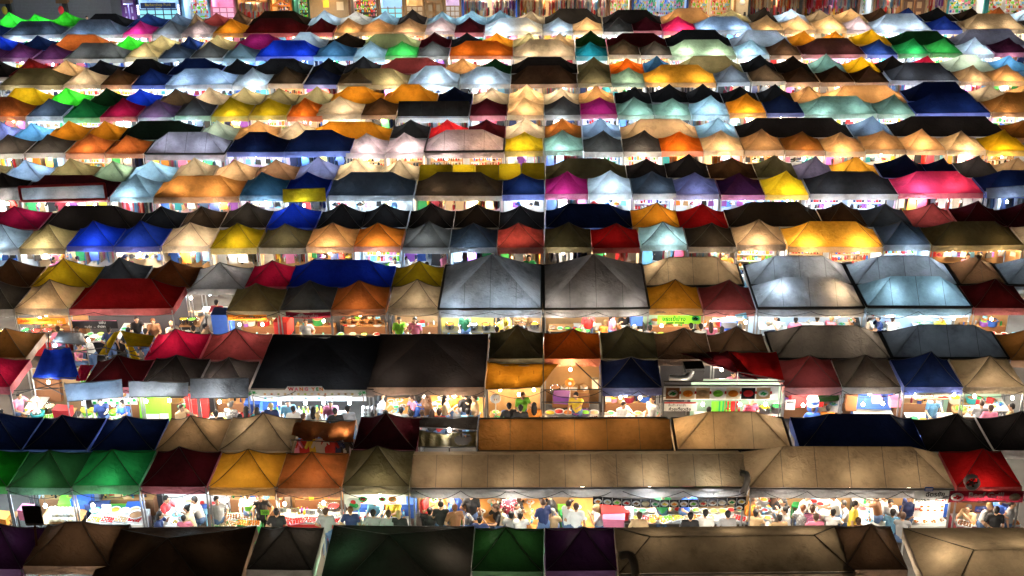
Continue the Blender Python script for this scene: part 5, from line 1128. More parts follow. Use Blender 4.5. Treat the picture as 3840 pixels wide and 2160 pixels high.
q = at_y(*P('c1', 850, 1100), Yn + .9); banner('green_bunting', 'Green and white checked cloth behind the first grey flap', q.x, q.y, q.z, 1.6, .25, 'white', rects=[(-.7 + .2 * k, .05 if k % 2 else -.05, .11, .1, 'green') for k in range(8)])
q = at_y(*P('c1', 1150, 1130), Yn + .7); banner('menu_board', 'Tall lime green board with white price cards under the second flap', q.x, q.y, q.z - .15, 1.1, 1.0, 'lime', rects=[(-.12, -.28, .5, .22, 'white'), (.3, -.26, .3, .22, 'white')], rx=-.25)
hang('c1', 1085, 1095, 9, -.1, 'n', 'at the left of the lime board'); hang('c1', 1258, 1090, 9, -.1, 'n', 'at the right of the lime board')
crate('c1', 1470, 1130, 9, .9, 'red', 'Large red cooler box under the third grey flap', (.7, .5, .75)); row_goods('pot', 'c1', 1300, 1420, 9, .9, .8, 1, 'left of the red cooler box'); hang('c1', 1630, 1100, 9, -.1, 'n', 'under the third grey flap')
counter('c1', 1540, 1840, 9, .2, 'white', 'Counter of skewers under the third grey flap', 'white'); row_goods('tray', 'c1', 1550, 1830, 9, .35, .76, 4, 'under the third grey flap', ['white', 'silver']); row_goods('cup', 'c1', 1560, 1830, 9, .7, .76, 7, 'at the back under the third grey flap')
CROP['f'] = (280, 1440, 2.2017); CROP['g'] = (2480, 1420, 2.3); CROP['h'] = (2440, 1150, 4.6); CROP['k'] = (200, 1130, 2.4533)
for a in (('f', 885, 200, 'cook', 'tan', 'brown', 60, 'Person stooping beside the lime board'), ('f', 1165, 245, 'stand', 'black', 'black', 180, 'Customer in black before the third grey flap'), ('f', 1288, 178, 'walk', 'grey', 'grey', 175, 'Man in a grey cap and shirt with back turned'),
 ('f', 1365, 275, 'stand', 'white', 'black', 180, 'Low dark haired customer right of the grey cap'), ('f', 1420, 210, 'standf', 'red', 'black', 170, 'Long haired woman in red with back turned'), ('f', 1510, 220, 'standf', 'teal', 'black', 185, 'Long haired woman in teal left of the fair haired man'),
 ('f', 1622, 183, 'stand', 'navy', 'blond', 178, 'Fair haired man in navy before the palm tree banner'), ('f', 1805, 205, 'stand', 'white', 'black', 182, 'Dark haired man in white before the banner'), ('f', 1890, 265, 'stand', 'tan', 'brown', 175, 'Short brown haired customer before the banner'), ('f', 1972, 212, 'standf', 'white', 'black', 175, 'Woman with a bag strap over white before the banner'),
 ('f', 2005, 262, 'stand', 'cream', 'blond', 180, 'Child with fair hair before the banner'), ('f', 2150, 225, 'stand', 'black', 'black', 190, 'Man in black right of the middle of the banner'), ('f', 2252, 205, 'stand', 'grey', 'black', 180, 'Man in grey at the right of the banner'), ('f', 1760, 160, 'cook', 'sky', 'black', 0, 'Seller in pale blue under the left of the banner'),
 ('f', 2110, 165, 'cook', 'pink', 'black', 0, 'Seller in pink under the right of the banner'), ('f', 2470, 250, 'sit', 'grey', 'black', 160, 'Grey shirted diner right of the coconut stack'),
 ('c2', 320, 1060, 'standf', 'white', 'black', 100, 'Woman in pale blue and white standing left in the crowd'), ('c2', 305, 1125, 'sitb', 'white', 'black', 90, 'Girl with braids in white in the crowd'), ('c2', 262, 1185, 'sit', 'grey', 'brown', 180, 'Seated man in grey at the lower left of the crowd'), ('c2', 348, 1190, 'sitb', 'red', 'black', 175, 'Black haired woman below the girl with braids'),
 ('c2', 465, 1165, 'sit', 'white', 'black', 170, 'Man in a white tee in the middle of the crowd'), ('c2', 540, 1080, 'sit', 'pink', 'brown', -70, 'Woman in pink raising her arm in the crowd'), ('c2', 605, 1090, 'sit', 'blue', 'black', 120, 'Man in a bright blue shirt in the crowd'), ('c2', 655, 1075, 'standf', 'brown', 'auburn', -60, 'Long haired woman in brown in the crowd'),
 ('c2', 800, 1075, 'standf', 'tan', 'black', 80, 'Long haired woman leaning over the tray table'), ('c2', 620, 1185, 'sitb', 'grey', 'brown', 180, 'Brown haired head at the bottom of the crowd, left one of three'), ('c2', 695, 1185, 'sitf', 'black', 'brown', 180, 'Brown haired head at the bottom of the crowd, middle one'), ('c2', 748, 1180, 'sitb', 'red', 'brown', 180, 'Brown haired head at the bottom of the crowd, right one'),
 ('c2', 888, 1115, 'sit', 'grey', 'black', 175, 'Man in a grey vest in the crowd'), ('c2', 940, 1050, 'stand', 'black', 'black', -160, 'Tall person in black at the right of the crowd'), ('c2', 960, 1175, 'sit', 'sky', 'black', 180, 'Man in pale blue at the lower right of the crowd'), ('c2', 1005, 1075, 'stand', 'tan', 'brown', -90, 'Person in tan at the right edge of the crowd'), ('c2', 870, 1050, 'cook', 'orange', 'black', 40, 'Person in orange behind the grey vest'), ('c2', 540, 1190, 'sit', 'black', 'black', 180, 'Head with black hair right of the white tee'),
 ('c2', 1370, 1062, 'cook', 'lime', 'brown', 5, 'Cook in an olive green shirt under the orange tarp'), ('c2', 1265, 1135, 'stand', 'black', 'black', 180, 'Left customer of three under the orange tarp'), ('c2', 1352, 1150, 'stand', 'black', 'black', 180, 'Middle customer of three under the orange tarp'), ('c2', 1452, 1132, 'standf', 'orange', 'black', 180, 'Right customer of three under the orange tarp'),
 ('c2', 1762, 1062, 'cook', 'yellow', 'black', -10, 'Cook in a yellow shirt in the open lamp lit stall'), ('c2', 2120, 1130, 'cook', 'white', 'brown', 20, 'Seller behind the steaming trays of the navy stall'), ('c2', 2330, 1090, 'stand', 'grey', 'brown', -40, 'Person at the right of the navy stall'),
 ('c3', 235, 1165, 'stand', 'white', 'black', 180, 'Low dark haired customer at the food photo stall'), ('c3', 552, 1100, 'stand', 'red', 'blond', 10, 'Figure in a red and white striped shirt and chef hat'), ('c3', 1120, 1150, 'sit', 'orange', 'black', 175, 'Dark haired diner in orange beside the blue cooler'), ('c3', 1008, 1155, 'sit', 'blue', 'brown', 180, 'Brown haired diner before the blue cooler'),
 ('c3', 1915, 1090, 'cook', 'sky', 'black', 5, 'Seller in a blue floral shirt under the Thai sign'), ('c3', 2262, 1120, 'walk', 'grey', 'brown', 160, 'Blurred looking person in grey at the right end stall'), ('c3', 2330, 1150, 'stand', 'pink', 'brown', 170, 'Person in pink at the right end stall'), ('c3', 2480, 1140, 'stand', 'tan', 'black', -120, 'Person at the far right end stall'), ('c3', 420, 900, 'cook', 'pink', 'black', 30, 'Cook in pink in the upper kitchen under the red cloth')):
    ppl(*a)
# WANG YEN banner
a_, b_ = at_y(*P('f', 1450, 95), Yn - .04), at_y(*P('f', 2405, 95), Yn - .04); wd = (b_ - a_).x; zc = (a_.z + b_.z) / 2
disc = [(-wd * .37 + wd * .058 * k, .07, .055, 'cream', FOODC[k % 8]) for k in range(14)] + [(-wd * .37 + wd * .058 * k, -.09, .05, 'white' if k % 2 else 'sky', FOODC[(k * 3 + 2) % 8]) for k in range(14)]
bn = banner('drink_banner', 'Long white banner reading WANG YEN with two palm trees and drink pictures', (a_.x + b_.x) / 2, a_.y, zc, wd, .42, 'white', discs=disc)
q = MB(); q.add([(-.78, -.02, .2), (.6, -.02, .2), (.5, -.02, .36), (-.66, -.02, .36)], [(0, 1, 2, 3)]); q.box((-.09, .0, .28), (1.16, .02, .15)); q.obj('banner_tab', vm('white'), bn)
for ch, x, c_ in zip('WANGYEN', (-.55, -.37, -.2, -.03, .2, .34, .47), ('red', 'pink', 'orange', 'pink', 'orange', 'green', 'orange')):
    o = link('lettering', text_mesh(ch, .17, vm(c_), bold=.006), bn, (x, -.045, .265)); o.rotation_euler = (R(90), 0, 0)
for s in (-1, 1):
    q = MB(); q.path([(0, 0, -.2), (.015 * s, 0, -.05), (-.02 * s, 0, .1)], [.02, .016, .012], 6)
    q.obj('palm_stem', gm('brown'), bn, (s * (wd / 2 - .1), -.04, 0)); q = MB()
    for k in range(7):
        a = R(-20 + 37 * k); q.add([(0, 0, .1), (.09 * math.cos(a) - .02, 0, .1 + .09 * math.sin(a) + .02), (.17 * math.cos(a), 0, .06 + .14 * math.sin(a)), (.09 * math.cos(a) + .02, 0, .08 + .07 * math.sin(a))], [(0, 1, 2, 3)])
    q.obj('palm_crown', gm('green'), bn, (s * (wd / 2 - .1), -.045, 0))
t = tent_at(18, 'c1', 2200); rear_sheet(t, 'bluew'); 
b = MB()
for k, x in enumerate((1690, 1905, 2055, 2270)): hang('f', x, 152, 9, .35, 'c', f"under the palm tree banner, {ordn(k)} from the left")
counter('c1', 1900, 2560, 9, .35, 'white', 'Drink counter under the palm tree banner', 'blue'); row_goods('cup', 'c1', 1980, 2400, 9, .5, .76, 12, 'front of the drink counter', ['white', 'sky', 'yellow'], ['red', 'green', 'orange', 'teal'], 1.3); row_goods('bottle', 'c1', 1980, 2440, 9, .8, .78, 14, 'rear of the drink counter', ['yellow', 'white', 'lime', 'orange'], s=1.3)
for j in range(3): row_goods('coconut', 'c1', 2690, 2790, 9, .5, .76 + j * .16, 3, ['bottom', 'middle', 'top'][j] + ' row of the stack by the crowd', ['white'], ['tan'], 1.05, .01)
crate('f', 1480, 190, 9, .6, 'blue', 'Blue drink tub left of the drink counter', (.5, .5, .5)); crate('f', 1600, 180, 9, 1.6, 'blue', 'Blue drum behind the drink counter', (.7, .5, .6))
rear_sheet(tent_at(18, 'c2', 600), 'woody')
for x, y, l in ((430, 1150, 'Wooden dining table left in the crowd'), (740, 1130, 'Wooden dining table heaped with food in the crowd'), (1000, 1150, 'Wooden dining table at the right of the crowd')): dining('c2', x, y, 'orangewood', .8, 1.5, l, 9)
hang('c2', 640, 1060, 9, 1.4, 'n', 'over the dining crowd'); hang('c2', 950, 1045, 9, 1.0, 'n', 'at the right over the dining crowd')
# orange tarp and open stall
cloth('orange_tarp', 'Bright orange tarpaulin glowing over the stall right of the big black tents', cq('c2', [(1105, 800), (1640, 812), (1500, 995), (1092, 1012)], [Yn + 2.1, Yn + 2.1, Yn + .1, Yn + .1]), 'amber', 6, .12, 'tarpaulin', .03, 26, 16)
hang('c2', 1340, 1045, 9, .9, 'w', 'under the orange tarp'); hang('c2', 1200, 1010, 9, 1.3, 'w', 'higher under the orange tarp'); hang('c2', 1450, 1010, 9, 1.3, 'w', 'at the right under the orange tarp')
counter('c2', 1120, 1500, 9, .3, 'wood', 'Wooden counter under the orange tarp', None); row_goods('tray', 'c2', 1150, 1490, 9, .45, .76, 4, 'under the orange tarp'); row_goods('bowl', 'c2', 1130, 1480, 9, .8, .77, 5, 'at the back under the orange tarp', ['white', 'silver', 'blue'])
fo = at_y(*P('c2', 1165, 1080), Yn + .6); f_ = thing('white_fan', 'White electric fan at the left under the orange tarp', 'fan', (fo.x, fo.y, 0)); b = MB(); b.lathe((0, 0, 0), [(.16, -.05), (.19, 0), (.16, .05), (.05, .06)], 14); o = b.obj('grille', gm('white'), f_, (0, 0, fo.z)); o.rotation_euler = (R(90), 0, 0); b = MB(); b.tube((0, .05, 0), (0, .05, fo.z), .02, 6); b.lathe((0, .05, 0), [(.001, 0), (.16, 0), (.14, .03), (.02, .04)], 12); b.obj('stand', gm('white'), f_)
hang('c2', 1722, 860, 9, 1.7, 'w', 'high in the open stall with wooden cabinets'); bars('open_frame', 'Crossed frame bars over the open stall with wooden cabinets', 'c2', [((1520, 1015), (1960, 1010)), ((1520, 810), (1520, 1170)), ((1760, 815), (1960, 1005)), ((1945, 810), (1960, 1160)), ((1510, 1105), (1945, 1108))], Yn + .1)
counterY('c2', 1590, 1860, Yn + 2.3, 'wood', 'Wooden cabinet row at the back of the open stall', 'brown', .5); row_goods('pot', 'c2', 1560, 1660, 9, 2.0, .95, 1, 'in the open stall'); row_goods('carton', 'c2', 1640, 1860, 9, 2.5, .77, 3, 'on the wooden cabinets', ['white', 'tan'], ['tan'])
fo = at_y(*P('c2', 1718, 962), Yn + 1.5); f_ = thing('orange_fan', 'Orange and white round fan in the open stall', 'fan', (fo.x, fo.y, 0)); b = MB(); b.lathe((0, 0, 0), [(.16, -.03), (.17, 0), (.16, .03), (.001, .03)], 16); o = b.obj('disc', gm('orange'), f_, (0, 0, fo.z)); o.rotation_euler = (R(90), 0, 0); b = MB(); b.lathe((0, 0, 0), [(.001, .0), (.06, .0), (.06, .05), (.001, .05)], 10); o = b.obj('hub', gm('white'), f_, (0, -.03, fo.z)); o.rotation_euler = (R(90), 0, 0); b = MB(); b.tube((0, .03, 0), (0, .03, fo.z), .02, 6); b.obj('stand', gm('white'), f_)
counter('c2', 1530, 1940, 9, .25, 'steel', 'Steel counter of tubs in the open stall', None); row_goods('tray', 'c2', 1540, 1940, 9, .4, .76, 4, 'front of the open stall counter', ['silver', 'white'], ['orange', 'red', 'brown']); row_goods('bowl', 'c2', 1540, 1930, 9, .8, .77, 6, 'rear of the open stall counter', ['white', 'purple', 'silver'], s=1.4)
crate('c2', 1655, 1070, 9, 1.0, 'purple', 'Purple plastic tub in the open stall', (.5, .4, .3)); crate('c2', 1905, 970, 9, 1.4, 'cream', 'Cream bag hung at the right of the open stall', (.2, .15, .4))
rear_sheet(tent_at(18, 'c2', 2190), 'darkw'); hang('c2', 2095, 1065, 9, .3, 'w', 'left under the navy canopy'); hang('c2', 2240, 1070, 9, .3, 'w', 'right under the navy canopy')
counter('c2', 1980, 2400, 9, .25, 'white', 'White counter under the navy canopy', 'white'); row_goods('tray', 'c2', 1990, 2390, 9, .4, .76, 4, 'under the navy canopy', ['white', 'silver'], ['orange', 'red', 'tan']); row_goods('bowl', 'c2', 1990, 2390, 9, .8, .77, 6, 'at the back under the navy canopy', ['white'])
# food photo stall
cloth('red_cloth', 'Bright red canopy cloth pulled aside and hanging over the kitchen', cq('c3', [(378, 728), (735, 735), (792, 945), (450, 880)], [Yn + 2.3, Yn + 2.3, Yn + .4, Yn + .8]), 'red', 5, .12, 'cloth', .04, 22, 16)
cloth('red_cloth', 'Dark red fold of cloth left of the bright red one', cq('c3', [(-10, 735), (380, 725), (600, 945), (430, 880)], [Yn + 2.4, Yn + 2.4, Yn + .5, Yn + .9]), 'maroon', 2, .1, 'cloth', .05, 16, 12, False)
rr_ = at_y(*P('c3', 120, 968), Yn + .05); ra_ = at_y(*P('g', 20, 60), Yn + .05); rb_ = at_y(*P('g', 1060, 60), Yn + .05)
o = thing('bare_frame', 'Long bare roof beams above the row of food photographs', 'beam'); 
for dz in (0, .1): b = MB(); b.tube(ra_ + Vector((0, dz, dz)), rb_ + Vector((0, dz, dz)), .03, 6); b.obj('beam', darkbar, o)
for X_ in (ra_.x + .02, rb_.x - .1): b = MB(); b.tube((X_, rr_.y, 0), (X_, rr_.y, rr_.z), .025, 6); b.obj('post', darkbar, o)
a_, b_ = at_y(*P('g', 20, 125), Yn - .03), at_y(*P('g', 1010, 125), Yn - .03); wd = (b_ - a_).x
fc = ['green', 'orange', 'tan', 'lime', 'orange', 'red', 'green', 'tan']
banner('food_photo_banner', 'Long white banner with seven large photographs of Thai dishes', (a_.x + b_.x) / 2, a_.y, (a_.z + b_.z) / 2, wd, .52, 'white', rects=[(-wd / 2 + wd * (k + .6) / 7.6, 0, wd / 8.4, .42, ['brown', 'cream', 'tan', 'white', 'cream', 'black', 'tan'][k]) for k in range(7)] + [(-wd / 2 + wd * (k + 1.1) / 7.6, .03, .07, .1, 'red') for k in range(7)], discs=[(-wd / 2 + wd * (k + .6) / 7.6, 0, .17, ['white', 'orange', 'tan', 'lime', 'orange', 'red', 'white'][k], fc[k]) for k in range(7)])
q = at_y(*P('g', 160, 240), Yn + .1); banner('menu_board', 'White menu board with black lettering at the left of the food photo stall', q.x, q.y, q.z, 1.15, .36, 'white', [('ก๋วยเตี๋ยวเรือ', 0, -.1, .15, 'black'), ('ส้มตำ ลาบ ยำ', -.1, .06, .11, 'grey')], rects=[(0, .15, 1.1, .05, 'red')])
for x, k in ((190, 'n'), (465, 'n'), (655, 'n')): hang('c3', x, 1118, 9, .15, k, {190: 'left', 465: 'middle', 655: 'right'}[x] + ' under the food photographs')
counter('c3', 140, 780, 9, .3, 'white', 'White counter below the food photographs', 'white'); row_goods('tray', 'c3', 150, 770, 9, .45, .76, 6, 'below the food photographs'); row_goods('bottle', 'c3', 350, 470, 9, .85, .77, 5, 'below the food photographs', ['red', 'white', 'lime']); row_goods('pot', 'c3', 600, 780, 9, .95, .77, 2, 'at the right below the food photographs')
for x, c_ in ((300, 'lime'), (400, 'red'), (345, 'green')):
    q = at_y(*P('c3', x, 1145), Yn + .9); banner('hanging_cloth', f"{c_.capitalize()} cloth panel hanging behind the food photo counter", q.x, q.y, q.z, .45, .5, c_)
ap = [at_y(*P('c3', -60, 925), Yn + 1.2), at_y(*P('c3', 30, 930), Yn + 1.2), at_y(*P('c3', 85, 915), Yn + 1.3), at_y(*P('c3', 110, 870), Yn + 1.4)]
duct('exhaust_duct', 'Silver flexible duct in the kitchen above the food photographs', ap, .1); crate('c3', 120, 880, 9, 1.6, 'black', 'Black range hood above the food photo stall', (.6, .5, .5)); counterY('c3', 60, 700, Yn + 2.0, 'steel', 'Steel kitchen bench above the food photo stall', None, .6)
row_goods('pot', 'c3', 150, 380, 9, 2.2, .77, 4, 'on the upper kitchen bench'); row_goods('bowl', 'c3', 300, 600, 9, 2.2, .77, 4, 'on the upper kitchen bench'); row_goods('bottle', 'c3', 160, 330, 9, 2.0, .77, 7, 'on the upper kitchen bench', ['brown', 'red', 'white']); hang('c3', 330, 860, 9, 1.8, 'n', 'in the upper kitchen under the red cloth')
# dusty rose, charcoal, navy, taupe stalls
for x, c_ in ((1000, 'cardb'), (1450, 'darkw'), (1900, 'white'), (2350, 'greenw')): rear_sheet(tent_at(18, 'c3', x), c_)
cooler('c3', 1008, 1115, 9, .6, 'Blue and white water cooler in the dusty rose stall'); hang('c3', 935, 1125, 9, .4, 'n', 'left of the blue water cooler')
cloth('green_mat', 'Dark green mat hanging at the right of the dusty rose stall', cq('c3', [(1025, 1005), (1180, 1000), (1205, 1095), (1060, 1105)], [Yn + .5, Yn + .5, Yn + .1, Yn + .1]), 'dkgreen', 3, .03, 'mat', .02, 8, 6, False)
dining('c3', 1110, 1130, 'white', .9, .9, 'White table behind the blue cooler', 4); crate('c3', 960, 1060, 9, 1.3, 'red', 'Red drink chest in the dusty rose stall', (1.1, .5, .6))
q = at_y(*P('c3', 838, 1125), Yn + .4); banner('menu_board', 'White menu sheet hanging left in the dusty rose stall', q.x, q.y, q.z, .33, .4, 'white', [('MENU', 0, .1, .09, 'black')])
hang('c3', 1380, 1118, 9, .2, 'w', 'left under the charcoal canopy'); hang('c3', 1528, 1112, 9, .2, 'w', 'right under the charcoal canopy')
counter('c3', 1330, 1620, 9, .5, 'white', 'Blue covered table under the charcoal canopy', 'blue', .8); crate('c3', 1450, 1085, 9, 1.1, 'blue', 'Blue tarp covered bin under the charcoal canopy', (1.2, .5, .5)); crate('c3', 1480, 1085, 9, .6, 'pink', 'Pink plastic basket under the charcoal canopy', (.28, .2, .2)); crate('c3', 1615, 1100, 9, .5, 'pink', 'Pink coiled tub at the right under the charcoal canopy', (.35, .3, .3)); crate('c3', 1290, 1100, 9, .8, 'brown', 'Brown box at the left under the charcoal canopy', (.35, .3, .6))
hang('c3', 1765, 1040, 9, .05, 'c', 'left of the red Thai lettering sign'); hang('c3', 2055, 1045, 9, .05, 'n', 'right of the red Thai lettering sign')
q = at_y(*P('c3', 1900, 1062), Yn - .02); banner('thai_sign', 'Pale green sign with red Thai lettering under the navy canopy', q.x, q.y, q.z, 1.2, .26, 'cream', [('บาบีคิว', -.2, .03, .17, 'red')], rects=[(.35, -.03, .35, .06, 'red'), (0, -.1, 1.1, .03, 'orange')])
counter('c3', 1720, 2110, 9, .25, 'white', 'Counter under the red Thai lettering sign', 'black'); row_goods('bowl', 'c3', 1730, 2110, 9, .4, .76, 6, 'under the red Thai lettering sign', ['white', 'green', 'orange']); row_goods('basket', 'c3', 2060, 2120, 9, .7, .9, 1, 'at the right of the red lettering sign', ['wood'], ['lime'], 1.5)
hang('c3', 2210, 1058, 9, .3, 'n', 'left under the right end canopy'); hang('c3', 2490, 1070, 9, .3, 'n', 'right under the right end canopy'); dining('c3', 2330, 1120, 'white', 1.0, .9, 'Blue and white table at the right end of the line', 5, 0, None, ['blue', 'sky']); dining('c3', 2200, 1170, 'white', .9, .8, 'White table at the left of the right end stall', 4)
# ================================================================== block 8
Y8 = YF[8]; SHEETC['yellowwall'] = (.6, .5, .12); SHEETC['cardb'] = (.3, .2, .11)
for x, c_ in ((300, 'woody'), (1880, 'cardb'), (2280, 'darkw')): rear_sheet(tent_at(16, 'c1', x), c_)
for x, c_ in ((150, 'darkw'), (550, 'cardb'), (1130, 'woody'), (1900, 'woody'), (2450, 'greenw')): rear_sheet(tent_at(16, 'c2', x), c_)
for x, c_ in ((400, 'cardb'), (1000, 'bluew'), (1800, 'bluew'), (2400, 'cardb')): rear_sheet(tent_at(16, 'c3', x), c_)
t = tent_at(16, 'c1', 900); rear_sheet(t, 'darkw')
def b8(name, label, crop, x, y, w_, h_, c, texts=(), **kw):
    q = at_y(*P(crop, x, y), Y8 - .03); return banner(name, label, q.x, q.y, q.z, w_, h_, c, texts, **kw)
b8('fruit_banner', 'Orange banner with red fruit and 10.- under the cream canopy', 'c1', 308, 503, 1.85, .26, 'orange', [('ปังปิ้ง', -.65, 0, .15, 'red'), ('10.-', .7, -.02, .14, 'white')], rects=[(.1, .04, .5, .1, 'yellow')]); hang('c1', 295, 480, 8, .15, 'n', 'over the orange fruit banner')
b8('black_sign', 'Black sign with white lettering and a pink light strip under the red canopy', 'c1', 705, 527, 1.75, .36, 'black', [('แซ่บ', .3, .08, .16, 'white'), ('หมูจุ่ม  ...  ยำปลา', 0, -.09, .12, 'white')], rects=[(0, .16, 1.7, .025, 'pink')])
b8('chicken_sign', 'Pale orange sign reading CHICKEN BOY under the narrow olive canopy', 'c1', 1838, 478, 1.48, .24, 'orange', [('CHICKEN BOY', 0, 0, .17, 'brown')]); hang('c1', 1780, 525, 8, .15, 'n', 'left under the CHICKEN BOY sign'); hang('c1', 1950, 525, 8, .15, 'n', 'right under the CHICKEN BOY sign')
b8('noodle_banner', 'Dark red banner with white Thai lettering under the slate canopy', 'c1', 2290, 455, 1.7, .24, 'maroon', [('อีสานจานด่วน', 0, 0, .14, 'white')], sag=.04); hang('c1', 2405, 500, 8, .3, 'n', 'at the right under the dark red banner')
b8('dish_banner', 'Brown banner with five dish photographs under the rust canopy', 'c2', 175, 512, 1.7, .22, 'brown', discs=[(-.68 + .34 * k, 0, .11, 'tan', ['brown', 'red', 'orange', 'brown', 'orange'][k]) for k in range(5)])
q = at_y(*P('h', 490, 225), Y8 - .03); banner('crocodile_banner', 'Lime green banner with dark Thai lettering and a crocodile shape', q.x, q.y, q.z, 1.62, .36, 'lime', [('จระเข้ย่าง', -.2, .03, .24, 'dkgreen')], rects=[(-.35, -.13, .3, .05, 'black'), (.02, -.13, .36, .05, 'black')], discs=[(.62, .06, .15, 'green', 'black')])
q = at_y(*P('h', 1330, 215), Y8 - .06); banner('monster_sign', 'Tilted white sign reading MONSTER under the dusty rose canopy', q.x, q.y, q.z, 1.15, .17, 'white', [('MONSTER', -.1, 0, .14, 'navy')]).rotation_euler.y = -.06
q = at_y(*P('h', 1560, 170), Y8 - .04); banner('cloud_sign', 'White cloud shaped board right above the MONSTER sign', q.x, q.y, q.z, .42, .26, 'sky').rotation_euler.y = -.25
q = at_y(*P('h', 1350, 330), Y8 + .1); banner('blue_board', 'White board in a blue frame under the MONSTER sign', q.x, q.y, q.z, .66, .42, 'blue', rects=[(0, .03, .58, .25, 'white')])
for x, y, l in ((190, 320, 'under the lime green banner'), (1040, 262, 'at the left of the MONSTER sign'), (1640, 262, 'at the right of the MONSTER sign')): hang('h', x, y, 8, .1, 'n', l)
for nm, xa, xb in (('left', 620, 1380), ('right', 1410, 2180)):
    a_, b_ = at_y(*P('c3', xa, 455), Y8 + .5), at_y(*P('c3', xb, 455), Y8 + .5); wd = (b_ - a_).x
    banner('dish_strip', f"Strip of round seafood dish photographs under the {nm} bright marquee", (a_.x + b_.x) / 2, a_.y, (a_.z + b_.z) / 2, wd, .24, 'silver', discs=[(-wd / 2 + wd * (k + .5) / 9, 0, .12, 'white', ['red', 'orange', 'green', 'red'][k % 4]) for k in range(9)])
for crop, xa, xb, k_, sk, l in (('c1', -250, 100, 'white', 'white', 'Counter under the left edge canopy'), ('c1', 130, 500, 'white', 'red', 'Bread counter under the cream canopy'), ('c1', 540, 880, 'white', 'black', 'Counter under the black sign'), ('c1', 1690, 2050, 'white', 'orange', 'Fried chicken counter under the pale orange sign'), ('c1', 2100, 2460, 'steel', 'red', 'Grill counter under the dark red banner'), ('c2', -40, 340, 'steel', 'brown', 'Counter under the five dish photographs'),
                             ('c2', 380, 730, 'white', 'white', 'Counter under the cream canopy left of the big marquees'), ('c2', 760, 1120, 'steel', None, 'Steel bench left under the big grey marquee'), ('c2', 1150, 1500, 'steel', None, 'Steel bench right under the big grey marquee'), ('c2', 1740, 1880, 'white', None, 'Small white prep table under the big taupe marquee'), ('c2', 2340, 2690, 'white', 'white', 'Counter under the lime green banner'), ('c3', 200, 575, 'white', 'blue', 'Counter under the MONSTER sign'), ('c3', 2210, 2560, 'steel', None, 'Steel counter at the right end')):
    counter(crop, xa, xb, 8, .25, k_, l, sk); wl = l.split(' under')[0].lower() + ' ' + l.split()[-2] + ' ' + l.split()[-1]
    n_ = max(2, int((xb - xa) / 85)); row_goods('tray', crop, xa + 10, xb - 10, 8, .4, .76, n_, 'on the ' + l[0].lower() + l[1:], ['white', 'silver']); row_goods(rn_.choice(['bowl', 'cup', 'pot']), crop, xa + 15, xb - 15, 8, .8, .77, n_, 'at the back of the ' + l[0].lower() + l[1:], ['white', 'silver', 'sky', 'lime'])
for crop, x, y, l in (('c2', 1850, 560, 'White round table with dishes under the big taupe marquee'), ('c2', 2150, 560, 'Table of diners under the big taupe marquee'), ('c3', 700, 520, 'Dining table left under the bright left marquee'), ('c3', 950, 520, 'Dining table in the middle of the bright left marquee'), ('c3', 1230, 520, 'Dining table right under the bright left marquee'), ('c3', 1550, 520, 'Dining table left under the bright right marquee'), ('c3', 1850, 520, 'Dining table right under the bright right marquee'), ('c1', 1000, 560, 'Dining table under the red ridge canopy')):
    dining(crop, x, y, 'white', 1.1, 1.0, l, 7)
counterY('c1', 1330, 1480, Y8 + 1.6, 'wood', 'Wooden bench heaped with bags in the gap left of the chicken stall', None, 1.4); counterY('c1', 1480, 1660, Y8 + 2.6, 'white', 'White cutting table before the person in maroon', None, .8); counterY('c1', 1300, 1420, Y8 + .6, 'wood', 'Small wooden bench in the gap at the front', None, .7)
row_goods('carton', 'c1', 1340, 1640, 8, 2.6, .77, 5, 'in the gap', ['white', 'orange', 'white'], ['tan']); row_goods('pot', 'c1', 1340, 1460, 8, 1.8, .77, 2, 'in the gap'); row_goods('bowl', 'c1', 1330, 1480, 8, 2.1, .77, 4, 'in the gap', ['white']); row_goods('basket', 'c1', 1320, 1420, 8, .9, .77, 2, 'in the gap', ['brown'], ['white']); hang('c1', 1420, 330, 8, 2.9, 'n', 'in the gap left of the chicken stall'); hang('c1', 1560, 300, 8, 3.4, 'c', 'far back in the gap left of the chicken stall')
crate('c1', 1660, 510, 8, .6, 'blue', 'Blue covered cart beside the chicken stall', (.7, .6, .9)); crate('c1', 2110, 540, 8, .5, 'red', 'Red table chest left of the dark red banner stall', (.5, .8, .7)); crate('c2', 2210, 480, 8, 1.3, 'blue', 'Blue round tub under the big taupe marquee', (.45, .4, .5))
q = at_y(*P('c2', 1620, 560), Y8 + .5); o = thing('chair_covers', 'Blue and cream jackets piled over a chair under the taupe marquee', 'chair', (q.x, q.y, 0)); b = MB(); b.ball((0, 0, .6), .28, 12, 0, 1.3); b.obj('jacket', gm('sky'), o); b = MB(); b.ball((-.35, 0, .65), .22, 10, 0, 1.2); b.obj('jacket', gm('cream'), o)
for k in range(5): 
    q = at_y(*P('c2', 1330 + (k % 2) * 55, 480 + 22 * (k // 2)), Y8 + 1.7); goods('basket', M_['basket'], [gm('wood'), gm('brown')], (q.x, q.y, max(.8, q.z)), 0, .9, f"Bamboo steamer {ordn(k)} of the heap right under the big grey marquee", 'basket')
for s in (1600, 1680, 2130): 
    q = at_y(*P('c2', s, 470), Y8 + 3.0); banner('striped_screen', f"Striped bamboo screen at the back of the taupe marquee, {['left', 'middle', 'right'][(1600, 1680, 2130).index(s)]} one", q.x, q.y, 1.2, .9, 1.1, 'wood', rects=[(-.38 + .15 * k, 0, .06, 1.08, 'tan') for k in range(6)])
for x, y, l in ((980, 470, 'over the left bench under the big grey marquee'), (1400, 470, 'over the right bench under the big grey marquee')): hang('c2', x, y - 25, 8, .9, 'n', l)
